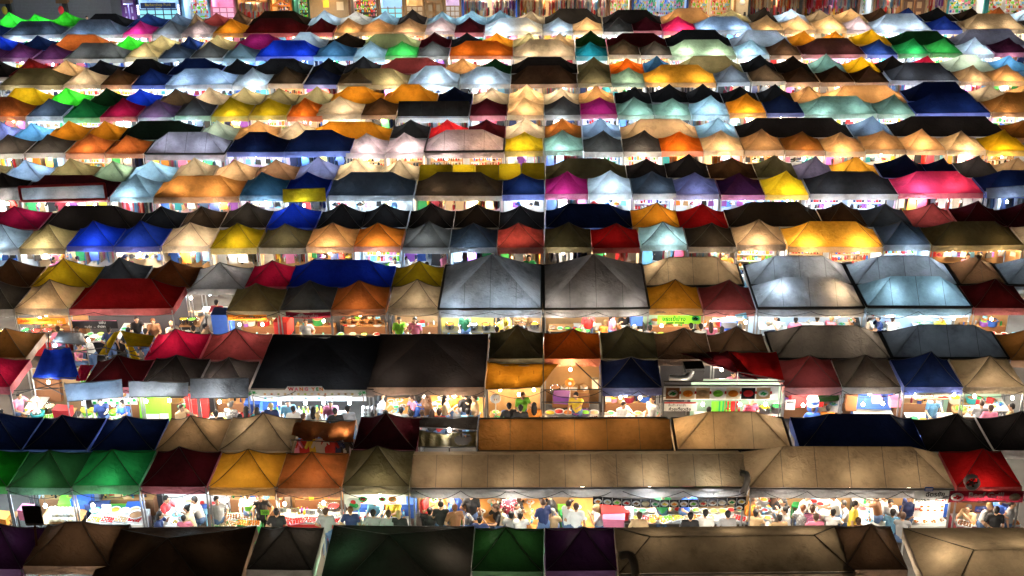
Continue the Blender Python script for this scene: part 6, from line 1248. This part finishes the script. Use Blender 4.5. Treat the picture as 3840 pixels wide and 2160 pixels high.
for x, y, k, l in ((1840, 485, 'c', 'under the bright right marquee, left'), (2055, 480, 'c', 'under the bright right marquee, right'), (2335, 485, 'w', 'at the right end of the line')): hang('c3', x, y, 8, .4, k, l)
for a in (('c2', 938, 465, 'cook', 'dkgreen', 'grey', 0, 'Cook in a dark top bending over the left bench'), ('c2', 1205, 478, 'standf', 'yellow', 'black', 80, 'Woman in yellow between the benches'), ('c2', 1250, 455, 'stand', 'yellow', 'black', -90, 'Tall person in yellow between the benches'), ('c2', 1858, 462, 'cook', 'red', 'grey', -5, 'Grey haired man in a red shirt at the prep table'),
 ('c2', 1985, 515, 'sitb', 'orange', 'blond', 175, 'Diner in orange with a pale hat'), ('c2', 2040, 455, 'standf', 'pink', 'black', 90, 'Woman in pink under the taupe marquee'), ('c2', 2128, 462, 'sit', 'black', 'black', 10, 'Diner in black lifting a bowl, left one'), ('c2', 2235, 480, 'sit', 'black', 'black', -100, 'Diner in black lifting a bowl, right one'), ('c2', 2197, 550, 'sit', 'white', 'grey', 180, 'Man in a white cap at the diners table'),
 ('c2', 2085, 555, 'sitb', 'pink', 'auburn', 120, 'Auburn haired diner bending over the table'), ('c2', 2315, 555, 'stand', 'grey', 'black', 170, 'Man in grey with back turned right of the diners'), ('c2', 1175, 565, 'stand', 'black', 'black', 180, 'Dark head before the big grey marquee, left one'), ('c2', 1215, 590, 'stand', 'black', 'brown', 180, 'Dark head before the big grey marquee, middle one'), ('c2', 1390, 575, 'stand', 'maroon', 'brown', 180, 'Dark head before the big grey marquee, right one'),
 ('c2', 565, 500, 'standf', 'pink', 'black', 0, 'Seller in pink with a bag strap under the cream canopy'), ('c2', 450, 500, 'cook', 'lime', 'black', 0, 'Seller with a green and white apron under the cream canopy'), ('c3', 100, 540, 'stand', 'black', 'black', 180, 'Man in black before the lime green banner'), ('c3', 172, 545, 'stand', 'white', 'black', 190, 'Dark haired customer between the lime and MONSTER stalls'), ('c3', 250, 530, 'standf', 'pink', 'brown', 180, 'Long haired woman before the MONSTER sign'),
 ('c3', 330, 565, 'standf', 'white', 'black', 180, 'Dark bun haired customer before the blue board'), ('c3', 462, 545, 'standf', 'white', 'black', 200, 'Woman with tied hair right of the blue board'), ('c3', 735, 480, 'sitf', 'white', 'black', -80, 'Long haired woman in white under the left bright marquee'), ('c3', 880, 495, 'sitb', 'pink', 'black', 180, 'Woman in pink with back turned under the left bright marquee'), ('c3', 1040, 485, 'sit', 'white', 'black', 170, 'Diner in white in the middle of the left bright marquee'),
 ('c3', 1150, 485, 'sit', 'pink', 'blond', 150, 'Diner in pink right of the middle of the left bright marquee'), ('c3', 1322, 485, 'sitf', 'black', 'black', -90, 'Dark haired woman at the right of the left bright marquee'), ('c3', 1452, 470, 'sitf', 'white', 'black', 70, 'Woman in white left under the right bright marquee'), ('c3', 1490, 480, 'sit', 'navy', 'black', -80, 'Man in navy left under the right bright marquee'), ('c3', 1600, 485, 'sitb', 'white', 'brown', 170, 'Brown haired diner under the right bright marquee'), ('c3', 1960, 485, 'sit', 'yellow', 'black', 20, 'Person in yellow under the right bright marquee'),
 ('k', 765, 170, 'cook', 'black', 'black', 20, 'Man in a black shirt and apron under the red canopy'), ('k', 915, 190, 'sit', 'brown', 'auburn', 10, 'Auburn haired man in brown under the red canopy'), ('k', 1090, 215, 'sit', 'cream', 'blond', 30, 'Fair haired man in cream by the gap'), ('k', 1290, 250, 'stand', 'black', 'black', 180, 'Dark head at the front of the gap'), ('k', 1405, 232, 'sit', 'tan', 'black', 100, 'Bare shouldered man left of the blue cart'), ('k', 1500, 10, 'stand', 'maroon', 'black', 180, 'Person in maroon with back turned working in the gap'),
 ('k', 1540, 265, 'sitb', 'white', 'blond', 180, 'Pale hat right of the bare shouldered man'), ('k', 510, 262, 'stand', 'navy', 'black', 180, 'Dark head before the black sign, left one'), ('k', 690, 268, 'stand', 'black', 'black', 180, 'Dark head before the black sign, right one'), ('k', 850, 275, 'stand', 'navy', 'black', 180, 'Dark head before the man in the apron'), ('k', 2320, 190, 'stand', 'grey', 'brown', 20, 'Man in grey under the dark red banner'), ('k', 220, 262, 'stand', 'grey', 'brown', 180, 'Brown head before the orange fruit banner'), ('k', 40, 255, 'stand', 'pink', 'brown', 180, 'Brown head at the left before the fruit banner'),
 ('c1', 570, 45, 'stand', 'sky', 'black', -60, 'Man beside the sunglasses shelves, left of the line'), ('c1', 945, 40, 'standf', 'pink', 'black', 20, 'Woman with long black hair by the green folding chair'), ('c1', 400, 50, 'standf', 'pink', 'black', 60, 'Woman in pink under the olive canopy at left'), ('c2', 415, 60, 'sit', 'white', 'black', 0, 'Man in white under the orange canopy looking down'), ('c2', 655, 85, 'stand', 'black', 'black', 180, 'Dark head in front of the charcoal canopy stall'), ('b2', 1415, 1065, 'stand', 'green', 'black', 0, 'Man in a green shirt under the dusty rose canopy'),
 ('b2', 780, 1040, 'standf', 'pink', 'brown', 60, 'Woman in pink right under the charcoal canopy'), ('b2', 520, 1035, 'standf', 'white', 'brown', 90, 'Woman in white left under the charcoal canopy'), ('b2', 2350, 1030, 'stand', 'white', 'black', 0, 'Person in white with a bag strap under the pale green canopy'), ('b3', 370, 1045, 'stand', 'orange', 'black', 0, 'Seller right under the charcoal canopy with string lights'), ('b3', 2160, 1055, 'standf', 'pink', 'black', 0, 'Long haired woman in the olive canopy stall at right'),
 ('b2', 2020, 640, 'stand', 'white', 'black', 180, 'Dark haired man under the white peaked canopy'), ('b2', 185, 650, 'sitf', 'white', 'black', 30, 'Seated woman in the slate ridge stall'), ('a2', 1322, 905, 'stand', 'white', 'brown', 0, 'Seller under the bright cream canopy column'), ('a2', 2055, 915, 'stand', 'white', 'black', 180, 'Dark head under the magenta canopy'), ('a1', 2298, 905, 'stand', 'white', 'black', 0, 'Seller in white under the orange canopy')):
    ppl(*a)
# ================================================================== blocks 6 and 10: odd cloths
flap('b1', [(140, 537), (775, 512), (792, 628), (160, 642)], 6, 'grey', 6, 'Grey awning with a red hem tilted over the third stall front', (.1, -.55))
pts = cq('b1', [(140, 537), (775, 512), (792, 628), (160, 642)], [YF[6] + .08] * 2 + [YF[6] - .57] * 2)
o = thing('red_hem', 'Red cloth border sewn round the tilted grey awning', 'awning hem')
for i in range(4): b = MB(); b.tube(pts[i], pts[(i + 1) % 4], .06, 6); b.obj('border', gm('red'), o)
flap('b1', [(-60, 545), (130, 537), (155, 635), (-60, 640)], 6, 'grey', 6, 'Plain grey awning at the left edge beside the red hemmed one', (.1, -.5))
flap('b1', [(2100, 553), (2415, 543), (2425, 645), (2105, 652)], 6, 'yellow', 8, 'Yellow green flap before the two blue canopies', (.05, -.45))
flap('b3', [(2295, 548), (2640, 520), (2640, 608), (2300, 625)], 6, 'grey', 6, 'Grey flap at the right edge below the navy canopy', (.05, -.45))
cloth('torn_canopy', 'Torn rust coloured canopy with a ragged opening over hanging clothes', cq('e2', [(350, 105), (885, 110), (862, 300), (320, 275)], [YF[10] + 4.0, YF[10] + 4.0, YF[10] + 2.3, YF[10] + 2.3]), 'rust', 5, .12, 'cloth', .06, 26, 16, hole=lambda u, v: v > .72 + .25 * abs(math.sin(u * 7)) and u < .85)
k = 0
for x, c_ in ((285, 'white'), (340, 'pink'), (440, 'red'), (530, 'yellow'), (585, 'white'), (650, 'red'), (700, 'navy'), (770, 'black'), (820, 'white')):
    q = at_y(*P('e2', x, 265), YF[10] + 3.0); goods('garment', M_['shirt'], [gm(c_), steel], (q.x, q.y, q.z), rn_.uniform(-.3, .3), 1, f"{c_} shirt hanging under the torn rust canopy, {ordn(k)} from left", 'garment', 'garments hanging in the stalls'); k += 1
row_goods('pot', 'e2', 360, 450, 10, 2.7, 1.05, 1, 'under the torn rust canopy'); counterY('e2', 300, 840, YF[10] + 2.6, 'wood', 'Wooden bench under the torn rust canopy', None, .6)
ppl('e2', 505, 360, 'stand', 'orange', 'black', 180, 'Man with cropped hair under the torn rust canopy'); hang('e2', 790, 250, 10, 3.3, 'n', 'under the torn rust canopy')
cloth('ruined_canopy', 'Upper part of the ruined grey canopy around the bright lamp', cq('e2', [(1430, 85), (1940, 75), (1925, 190), (1435, 165)], [YF[10] + 4.0, YF[10] + 4.0, YF[10] + 3.3, YF[10] + 3.3]), 'charcoal', 3, .1, 'cloth', .04, 18, 8)
cloth('ruined_canopy', 'Lower olive part of the ruined canopy, left of the opening', cq('e2', [(1430, 190), (1690, 235), (1690, 340), (1420, 335)], [YF[10] + 3.0, YF[10] + 3.0, YF[10] + 2.2, YF[10] + 2.2]), 'olive', 4, .04, 'cloth', .04, 12, 8)
cloth('ruined_canopy', 'Lower olive part of the ruined canopy with a ragged hole', cq('e2', [(1692, 215), (1925, 200), (1925, 335), (1692, 340)], [YF[10] + 3.0, YF[10] + 3.0, YF[10] + 2.2, YF[10] + 2.2]), 'olive', 4, .04, 'cloth', .03, 16, 12, hole=lambda u, v: (u - .5) ** 2 / .1 + (v - .45) ** 2 / .12 < 1)
hang('e2', 1690, 185, 10, 3.1, 'n', 'glaring in the opening of the ruined canopy'); counterY('e2', 1480, 1900, YF[10] + 3.2, 'white', 'Cluttered table under the ruined canopy', 'white', .6); row_goods('basket', 'e2', 1700, 1900, 10, 3.3, .8, 4, 'under the ruined canopy')

def partition(crop, xa, xb, Y, c, label, z0=0.05, z1=2.05):
    a, b_ = xat(P(crop, xa)[0], Y, 1.2), xat(P(crop, xb)[0], Y, 1.2); o = thing('partition', label, 'partition', ((a + b_) / 2, Y, 0)); b = MB()
    b.patch(lambda u, v: ((u - .5) * (b_ - a), .02 * math.sin(u * 31), z0 + (z1 - z0) * (1 - v)), 16, 2); b.obj('panel', paint('sheet_' + c, SHEETC.get(c, (.5, .4, .1)), .85, bump=.25, scale=3), o)
    q = MB(); q.tube((-(b_ - a) / 2, 0, z1), ((b_ - a) / 2, 0, z1), .02, 5); q.obj('bar', steel, o)
partition('c2', 760, 1150, Y8 + 1.9, 'yellowwall', 'Yellow partition behind the cook under the big grey marquee'); partition('c2', 1160, 1510, Y8 + 2.1, 'woody', 'Dark wood partition right under the big grey marquee'); partition('c2', 1540, 2300, Y8 + 2.6, 'woody', 'Dark partition at the back of the big taupe marquee')
partition('c2', 1525, 1950, Yn + 2.75, 'woody', 'Wooden wall at the back of the open stall with cabinets'); partition('c2', 1110, 1500, Yn + 1.9, 'woody', 'Wooden wall behind the cook under the orange tarp'); partition('c3', -130, 760, Yn + 2.8, 'darkw', 'Dark backdrop of the upper kitchen behind the red cloth')
partition('c3', 100, 780, Yn + 1.5, 'greenw', 'Pale green sheet behind the counter of the food photo stall', .05, 1.75); partition('c1', 250, 600, Yn + 2.2, 'cardb', 'Brown board behind the blue tarp kitchen', .05, 1.8)
counterY('c2', 1560, 1750, Y8 + 1.2, 'wood', 'Wooden bench at the left under the big taupe marquee', None, .6); row_goods('bowl', 'c2', 1560, 1900, 8, 1.3, .77, 6, 'on the wooden bench under the taupe marquee'); row_goods('pot', 'c2', 780, 1500, 8, 1.3, .8, 8, 'on the shelf behind the steel benches', cols2=['white', 'orange', 'brown'], s=.9)
counterY('c2', 770, 1500, Y8 + 1.1, 'steel', 'Long steel shelf behind the benches of the grey marquee', None, .5)

CL = []
for (line, crop, x) in [(16, 'c1', 300), (16, 'c1', 1880), (16, 'c1', 2280), (16, 'c2', 150), (16, 'c2', 550), (16, 'c2', 2450), (16, 'c3', 400), (16, 'c3', 2400), (18, 'c1', 700), (18, 'c1', 1200), (18, 'c1', 1650), (18, 'c2', 2190), (18, 'c3', 1000), (18, 'c3', 1450), (18, 'c3', 1900), (18, 'c3', 2350), (20, 'e1', 330), (20, 'e1', 900), (20, 'e1', 2000), (20, 'e2', 450), (20, 'e2', 1050), (20, 'e4', 1950)]:
    t = tent_at(line, crop, x); x0_ = t['cx'] - t['w'] / 2; ref = tref(t)
    k = 0; xx = x0_ + .25
    while xx < x0_ + t['w'] - .2:
        kd = rn_.choice(['bag', 'bag', 'bag', 'basket']); c_ = rn_.choice(['white', 'white', 'pink', 'sky', 'red', 'cream', 'yellow', 'lime'])
        if kd == 'bag': goods('bag', M_['bag'], [gm(c_), gm('grey')], (xx, t['y0'] + 1.2 + rn_.uniform(-.3, .5), 2.0), rn_.uniform(-.6, .6), rn_.uniform(.7, .95), f"{c_} bag hung inside, {ordn(k)} along, {ref}", 'bag', 'bags hanging in the stalls')
        else: goods('basket', M_['basket'], [gm('wood'), gm(c_)], (xx, t['y0'] + 1.75, .95), 0, .9, f"basket of {c_} goods at the back, {ordn(k)} along, {ref}", 'basket')
        xx += rn_.uniform(.3, .55); k += 1
    counterY_ = table('wood', t['cx'], t['y0'] + 1.75, t['w'] - .4, .4, f"Narrow rear bench under {ref}", 'brown'); 
    k = 0; xx = x0_ + .3
    while xx < x0_ + t['w'] - .3:
        kd = rn_.choice(['bottle', 'carton', 'pot', 'bowl', 'cup', 'bottle']); c_ = rn_.choice(BRIGHT)
        goods(kd, M_[kd], [gm(c_), gm(rn_.choice(FOODC))], (xx, t['y0'] + 1.7 + rn_.uniform(-.08, .08), .752), rn_.uniform(0, 6), rn_.uniform(.8, 1.1), f"{c_} {kd} on rear bench, {ordn(k)} along, {ref}", kd)
        xx += rn_.uniform(.16, .32); k += 1

for x, l in ((290, 'left'), (505, 'middle'), (705, 'right')): hang('b1', x, 668, 6, -.1, 'c' if x != 505 else 'n', f"under the red hemmed awning, {l} one")
hang('b1', 2260, 672, 6, -.15, 'c', 'as added fill under the yellow green flap'); hang('b3', 2450, 645, 6, -.15, 'b', 'as added fill under the grey flap at the right edge'); hang('b1', 60, 660, 6, -.1, 'n', 'under the plain grey awning at the left edge')  # first two bulbs added to brighten the flaps above them

k_ = 0
for (crop, r, segs) in (('e1', 10, ((60, 1200), (1210, 2240))), ('e2', 10, ((190, 1340), (1400, 2180))), ('e3', 10, ((60, 900), (1000, 2050))), ('e4', 10, ((60, 800), (800, 1700))), ('c1', 9, ((480, 1400), (1400, 2200))), ('c2', 9, ((250, 1080), (1120, 1950), (1960, 2500))), ('c3', 9, ((800, 1660), (1680, 2560))), ('c1', 8, ((120, 1280), (1680, 2460))), ('c2', 8, ((0, 740), (760, 1500), (1540, 2300))), ('c3', 8, ((0, 580), (600, 1390), (1400, 2180)))):
    for xa, xb in segs:
        A, B = Xf(crop, xa, r, -.12, 2.1), Xf(crop, xb, r, -.12, 2.1); ref = tref(min(TB[2 * r], key=lambda t: abs(t['cx'] - (A + B) / 2)))
        o = thing('power_cable', f"thin cable, {ORD[k_]} of the strung ones, before {ref}", 'cable', (A, YF[r] - .12, 0), 0, 'cables strung along the stall fronts'); n_ = 18; sg = rn_.uniform(.12, .3)
        q = MB(); q.path([((B - A) * i / n_, .03 * math.sin(i), 2.2 - sg * abs(math.sin(math.pi * i / n_ * 2)) ** .8) for i in range(n_ + 1)], .011, 5); q.obj('cord', gm('black'), o); k_ += 1
# ================================================================== the shop row behind the last tents
YW = 95.2
def SX(px): return xat(px, YW, 2.2)
UNITS = [(455, 508, 'purple', 'lilac', 'door', 'b', 'Purple lit doorway left of the barber shop'), (512, 679, 'navy', 'bluew', 'window', 'c', 'Dark blue barber shop with a small paned window'), (681, 786, 'sky', 'bluew', 'open', 'c', 'Pale blue lit shop right of the barber pole'),
 (788, 884, 'pink', 'pink', 'window', 'p', 'Shop front with a bright pink paned window'), (886, 1012, 'brown', 'woody', 'clothes', 'w', 'Warm shop with shirts by the door'), (1014, 1094, 'orange', 'woody', 'cross', 'w', 'Shop with an orange timber cross above the entrance'), (1096, 1160, 'dkgreen', 'darkw', 'open', 'g', 'Dark shop with green string lights'),
 (1162, 1305, 'tan', 'warmw', 'wall', 'w', 'Tan plastered wall with a yellow notice'), (1307, 1418, 'brown', 'darkw', 'open', 'w', 'Dark cafe interior with shelves'), (1420, 1515, 'wood', 'bluew', 'window', 'c', 'Timber framed window lit pale blue'), (1517, 1592, 'wood', 'warmw', 'window', 'w', 'Timber framed window with tiny golden lights'), (1594, 1662, 'wood', 'woody', 'door', 'w', 'Timber panelled double door'),
 (1664, 1730, 'wood', 'lilac', 'window', 'n', 'Timber framed window right of the double door'), (1732, 1940, 'blue', 'warmw', 'clothes', 'n', 'Colourful clothing shop with piled hats'), (1942, 2160, 'black', 'warmw', 'clothes', 'w', 'Black framed shop with rows of coloured garments'), (2162, 2280, 'brown', 'warmw', 'clothes', 'n', 'Shop of pale dresses'), (2282, 2368, 'brown', 'white', 'shelf', 'n', 'Shop of red and white shoes on shelves'),
 (2370, 2582, 'blue', 'bluew', 'shelf', 'b', 'Brilliant blue white phone shop'), (2584, 2760, 'wood', 'warmw', 'shelf', 'w', 'Book shop with warm shelves'), (2762, 2806, 'cream', 'warmw', 'wall', 'n', 'Pale pillar with a round clock'), (2808, 3010, 'black', 'darkw', 'clothes', 'w', 'Dim clothing shop with people in front'), (3012, 3226, 'brown', 'darkw', 'clothes', 'p', 'Busy shop with pink flowers'),
 (3228, 3275, 'white', 'white', 'shelf', 'c', 'Narrow shop with white shelf of small boxes'), (3277, 3390, 'wood', 'woody', 'bags', 'w', 'Wooden shop with hanging pink bags'), (3392, 3470, 'brown', 'woody', 'door', 'w', 'Brown timber doorway near the upper right'), (3472, 3552, 'tan', 'warmw', 'clothes', 'w', 'Small tan garment shop'), (3554, 3700, 'teal', 'white', 'shelf', 'n', 'Bright shelf shop under the teal awning, left part'), (3702, 3900, 'teal', 'white', 'shelf', 'n', 'Bright shelf shop under the teal awning, right part')]
for (pa, pb, fc_, ic, typ, lt, lab) in UNITS:
    xa, xb = SX(pa), SX(pb); w_ = xb - xa; cx = (xa + xb) / 2
    s = thing('shop', lab, 'shop', (cx, YW, 0), 0, 'shop fronts behind the market'); fm = paint('facade_' + fc_, tuple(c * .6 for c in G.get(fc_, (.01, .06, .03))), .7)
    im = paint('sheet_' + ic, SHEETC[ic], .85, bump=.25, scale=3)
    b = MB()
    for sx in (-1, 1): b.box((sx * (w_ / 2 - .07), .1, 1.9), (.14, .25, 3.8))
    b.box((0, .1, 3.6), (w_ - .02, .22, 1.4)); b.obj('facade_frame', fm, s)
    if typ == 'wall':
        b = MB(); b.box((0, .12, 1.5), (w_ - .3, .16, 2.98)); b.obj('wall', fm, s)
        if fc_ == 'tan':
            b = MB(); b.box((-.2, -.0, 2.35), (.42, .03, .5)); b.obj('notice', gm('yellow'), s); b = MB(); b.box((.8, .0, 2.2), (.5, .03, .6)); b.obj('poster', gm('cream'), s)
        else: b = MB(); b.lathe((0, 0, 0), [(.2, 0), (.2, .04), (.001, .04)], 16); o = b.obj('clock', gm('white'), s, (0, 0, 2.3)); o.rotation_euler = (R(90), 0, 0)
        l = hang_lamp(s, (0, -.6, 2.95), 'w', 160); continue
    b = MB(); b.box((0, 2.4, 1.5), (w_ - .1, .06, 3)); b.box((0, 1.3, 2.95), (w_ - .1, 2.2, .06)); b.box((-w_ / 2 + .05, 1.3, 1.5), (.06, 2.2, 2.9)); b.box((w_ / 2 - .05, 1.3, 1.5), (.06, 2.2, 2.9)); b.obj('interior_wall', im, s)
    for k in range(max(1, int(w_ / 2.2))): hang_lamp(s, (-w_ / 2 + w_ * (k + .5) / max(1, int(w_ / 2.2)), .7, 2.7), lt, 420)
    if typ == 'window':
        n = max(3, int(w_ / .55)); gl = emit('lit_frosted_pane_' + lt, {'c': (.3, .75, .85), 'p': (1, .45, .62)}.get(lt, tuple(a * b_ for a, b_ in zip(LT[lt], (.8, .8, .85)))), 1.0 if lt in 'cp' else .6)
        for i in range(n):
            for j in range(3):
                pw = (w_ - .3) / n; b = MB(); b.box((0, 0, 0), (pw - .07, .02, .31)); b.obj('pane', gl, s, (-w_ / 2 + .15 + pw * (i + .5), .0, 1.12 + .36 * j + (.12 if lt != 'c' else 0)))
        b = MB()
        for i in range(n + 1): b.box((-w_ / 2 + .15 + (w_ - .3) * i / n, -.02, 1.55), (.06, .05, 1.2))
        for j in range(4): b.box((0, -.02, .94 + .36 * j + (.12 if lt != 'c' else 0)), (w_ - .28, .055, .06))
        b.obj('window_frame', fm, s); b = MB(); b.box((0, .05, .45), (w_ - .28, .1, .9)); b.obj('low_wall', fm, s)
    elif typ == 'door':
        for sx in (-1, 1):
            b = MB(); b.box((0, 0, 1.2), (w_ / 2 - .16, .06, 2.4)); d_ = b.obj('door', fm, s, (sx * (w_ / 4 - .03), .05, 0)); b = MB()
            for j in range(3): b.box((0, -.035, .6 + .7 * j), (w_ / 2 - .4, .02, .45))
            b.obj('door_panel', emit('lit_door_glass', (1, .7, .4), .25) if fc_ == 'wood' else im, d_)
        b = MB(); b.box((0, .05, 2.68), (w_ - .3, .05, .46)); b.obj('transom', im, s)
    else:
        sty = {'clothes': None, 'bags': None, 'open': 'toys', 'cross': 'shoes', 'shelf': rn_.choice(['toys', 'pharm', 'shoes'])}[typ]
        if fc_ == 'blue' and typ == 'shelf': sty = 'pharm'
        n = max(1, int(w_ / 1.65)); xs = [-w_ / 2 + w_ * (k + .5) / n for k in range(n)]
        if sty:
            fr, bd, g = shelf_unit(sty, 0)
            for x in xs:
                for z in (0, 1.0):
                    o = link('shelf_frame', fr, s, (x, 2.1, z + .1 * (z > 0))); o.scale = ((w_ / n - .2) / 1.6, 1, 1); o = link('small_goods', g, s, (x, 2.1, z + .1 * (z > 0)), kind='stuff'); o.scale = ((w_ / n - .2) / 1.6, 1, 1)
        else:
            for x in xs:
                for (zz, yy, pl) in ((2.4, .6, rn_.choice(['mixed', 'warm', 'pink', 'pale'] if fc_ != 'black' else ['mixed', 'warm'])), (1.7, 1.6, 'mixed')):
                    o = link('packed_clothes', rn_.choice(RAILS[pl])[1], s, (x, yy, zz), kind='stuff'); o.scale = ((w_ / n - .15) / 1.75, 1, .9)
        if typ == 'cross':
            b = MB(); a = Vector((-w_ / 2 + .15, -.05, 2.3)); c_ = Vector((w_ / 2 - .15, -.05, 2.95)); b.tube(a, c_, .05, 4); b.tube((a.x, -.05, c_.z), (c_.x, -.05, a.z), .05, 4); b.box((0, -.05, 2.25), (w_ - .2, .08, .1)); b.box((0, -.05, 3.0), (w_ - .2, .08, .1)); b.obj('timber_cross', gm('orange'), s)
    if 'barber' in lab and 'Dark' in lab:
        b = MB(); b.box((0, -.12, 2.34), (w_ - .7, .06, .4)); sg = b.obj('sign_board', gm('navy'), s); o = link('lettering', text_mesh('Barbershop Punk', .27, gm('yellow')), sg, (0, -.16, 2.4)); o.rotation_euler = (R(90), 0, 0); o = link('lettering', text_mesh('haircuts', .11, gm('yellow')), sg, (0, -.16, 2.2)); o.rotation_euler = (R(90), 0, 0)
        for sx in (-1, 1):
            b = MB(); b.lathe((0, 0, 0), [(.001, 0), (.08, 0), (.08, .7), (.001, .7)], 10); o = b.obj('barber_pole', emit('lit_barber_pole', (.7, .75, 1), 2.5), s, (sx * (w_ / 2 - .15), -.2, 1.7))
            b = MB()
            for k in range(5): b.lathe((0, 0, 0), [(.084, .06 + .13 * k), (.084, .1 + .13 * k)], 10, k % 2)
            b.obj('stripe', [gm('red'), gm('blue')], s, (sx * (w_ / 2 - .15), -.2, 1.7))
# awning over the right end shops, left pavement with wall, people and motorcycles
b = MB(); xa, xb = SX(3550), SX(3920); o = thing('shop_awning', 'Teal rolled awning over the bright shelf shops at upper right', 'awning', ((xa + xb) / 2, YW, 0)); b.patch(lambda u, v: ((u - .5) * (xb - xa), -.1 - v * .8, 3.05 - .3 * v), 10, 3); b.obj('cloth', fabric('teal', 3), o); b = MB(); b.tube((-(xb - xa) / 2, -.9, 2.74), ((xb - xa) / 2, -.9, 2.74), .03, 6); b.obj('bar', steel, o)
for k, (px, c_, hr, l) in enumerate(((1062 * .656 + 1270, 'white', 'grey', 'Shopper in white before the clothing shop'), (2790, 'sky', 'black', 'Shopper in sky blue by the pale pillar'), (2845, 'black', 'black', 'Shopper in black before the dim shop'), (2880, 'navy', 'black', 'Shopper in navy before the dim shop'), (2915, 'blue', 'black', 'Shopper in blue before the dim shop'), (3050, 'tan', 'brown', 'Shopper in tan by the flower shop'), (3075, 'pink', 'brown', 'Shopper in pink by the flower shop'), (3115, 'white', 'blond', 'Shopper in a white hat by the flower shop'), (3140, 'pink', 'auburn', 'Second shopper in pink by the flower shop'), (3605, 'black', 'black', 'Shopper before the bright shelves, left one'), (3650, 'grey', 'black', 'Shopper before the bright shelves, middle one'), (3800, 'black', 'black', 'Shopper before the bright shelves, right one'), (2465, 'navy', 'black', 'Dark silhouette of a shopper in the blue white shop'))):
    person(['stand', 'standf', 'walk'][k % 3], SX(px), YW - .5 - .15 * (k % 3), R(160 + 13 * k), c_, 'black', hr, l)
wl = thing('boundary_wall', 'Grey plaster wall behind the empty pavement at upper left', 'wall', ((SX(-300) + SX(450)) / 2, 100, 0)); b = MB(); b.box((0, 0, 2.5), (SX(450) - SX(-420), .25, 5)); b.obj('wall', paint('grey_plaster', (.16, .17, .19), .8, bump=.3, scale=1.5), wl)
for px, l in ((47, 'Grey roller shutter at the far upper left'), (250, 'Grey roller shutter at the middle upper left')):
    o = thing('roller_shutter', l, 'shutter', (SX(px), 99.8, 0))
    for k in range(12): b = MB(); b.box((0, 0, .2 + k * .24), (3.4, .04, .21)); b.obj('slat', paint('shutter_grey', (.2, .21, .24), .6), o)
for px, c_, l in ((35, 'yellow', 'Black post with a round yellow sign'), (245, 'red', 'Black post with a round red sign')):
    o = thing('sign_post', l, 'sign', (SX(px), 94.5, 0)); b = MB(); b.box((.25, 0, 1.6), (.3, .3, 3.2)); b.obj('post', gm('black'), o); b = MB(); b.lathe((0, 0, 0), [(.2, 0), (.2, .04), (.001, .04)], 14); q = b.obj('disc', gm(c_), o, (0, -.2, 2.25)); q.rotation_euler = (R(90), 0, 0); q.scale = (1, 1.5, 1)
    b = MB(); b.box((.15, -.1, 3.0), (.8, .5, .5)); b.obj('bundle', gm('brown'), o)
def motorcycle(px, c_, l, rz=.3):
    o = thing('motorcycle', l, 'motorcycle', (SX(px), 95, 0), rz, 'motorcycles parked at upper left')
    for x in (-.6, .6):
        b = MB(); b.lathe((0, 0, 0), [(.22, -.05), (.3, -.04), (.31, 0), (.3, .04), (.22, .05)], 14); q = b.obj('wheel', gm('black'), o, (x, 0, .31)); q.rotation_euler = (R(90), 0, 0)
    b = MB(); b.path([(-.6, 0, .5), (-.2, 0, .62), (.1, 0, .5), (.45, 0, .75)], [.09, .13, .12, .08], 8); b.obj('body', gm(c_), o); b = MB(); b.box((-.25, 0, .78), (.62, .26, .1), taper=.85); b.obj('seat', gm('black'), o)
    b = MB(); b.tube((.62, 0, .31), (.42, 0, 1.0), .03, 6); b.tube((.42, -.32, 1.02), (.42, .32, 1.02), .018, 5); b.obj('handlebar', steel, o); b = MB(); b.ball((.55, 0, .85), .08, 8); b.obj('headlight', emit('lit_headlight', (1, .8, .5), 3), o)
motorcycle(310, 'grey', 'Parked grey motorcycle by the glowing strip'); motorcycle(345, 'black', 'Parked black motorcycle right of the grey one', .5); motorcycle(385, 'maroon', 'Dark maroon motorcycle near the purple doorway', .1)
ls = thing('floor_lamp_box', 'Low glowing light box beside the motorcycles', 'light box', (SX(312), 93.6, 0)); b = MB(); b.box((0, 0, 1.2), (.8, .2, .16)); b.obj('lit_face', emit('lit_warm_box', (1, .65, .35), 6), ls); b = MB(); b.box((0, .05, .56), (.7, .2, 1.12)); b.obj('stand', gm('black'), ls); 
person('stand', SX(330), 94.6, R(40), 'brown', 'black', 'black', 'Person standing beside the motorcycles at upper left')
hang('a1', 300, -60, 1, 8.5, 'n', 'above the pavement at upper left'); hang('a1', 700, -60, 1, 8.5, 'w', 'above the motorcycles')
ub = thing('upper_storey', 'Dark upper storey over the row of shops', 'building', ((SX(455) + SX(3900)) / 2, YW + 1.4, 0)); b = MB(); b.box((0, 0, 5.6), (SX(3900) - SX(455), 3.2, 2.5)); b.obj('wall', paint('upper_wall', (.08, .07, .065), .8), ub); b = MB(); b.box((0, 0, 7.0), (SX(3900) - SX(455) + .6, 3.8, .2)); b.obj('roof_slab', paint('upper_roof', (.1, .1, .1), .8), ub)
finish_goods()
if _ts: bpy.data.scenes.remove(_ts)
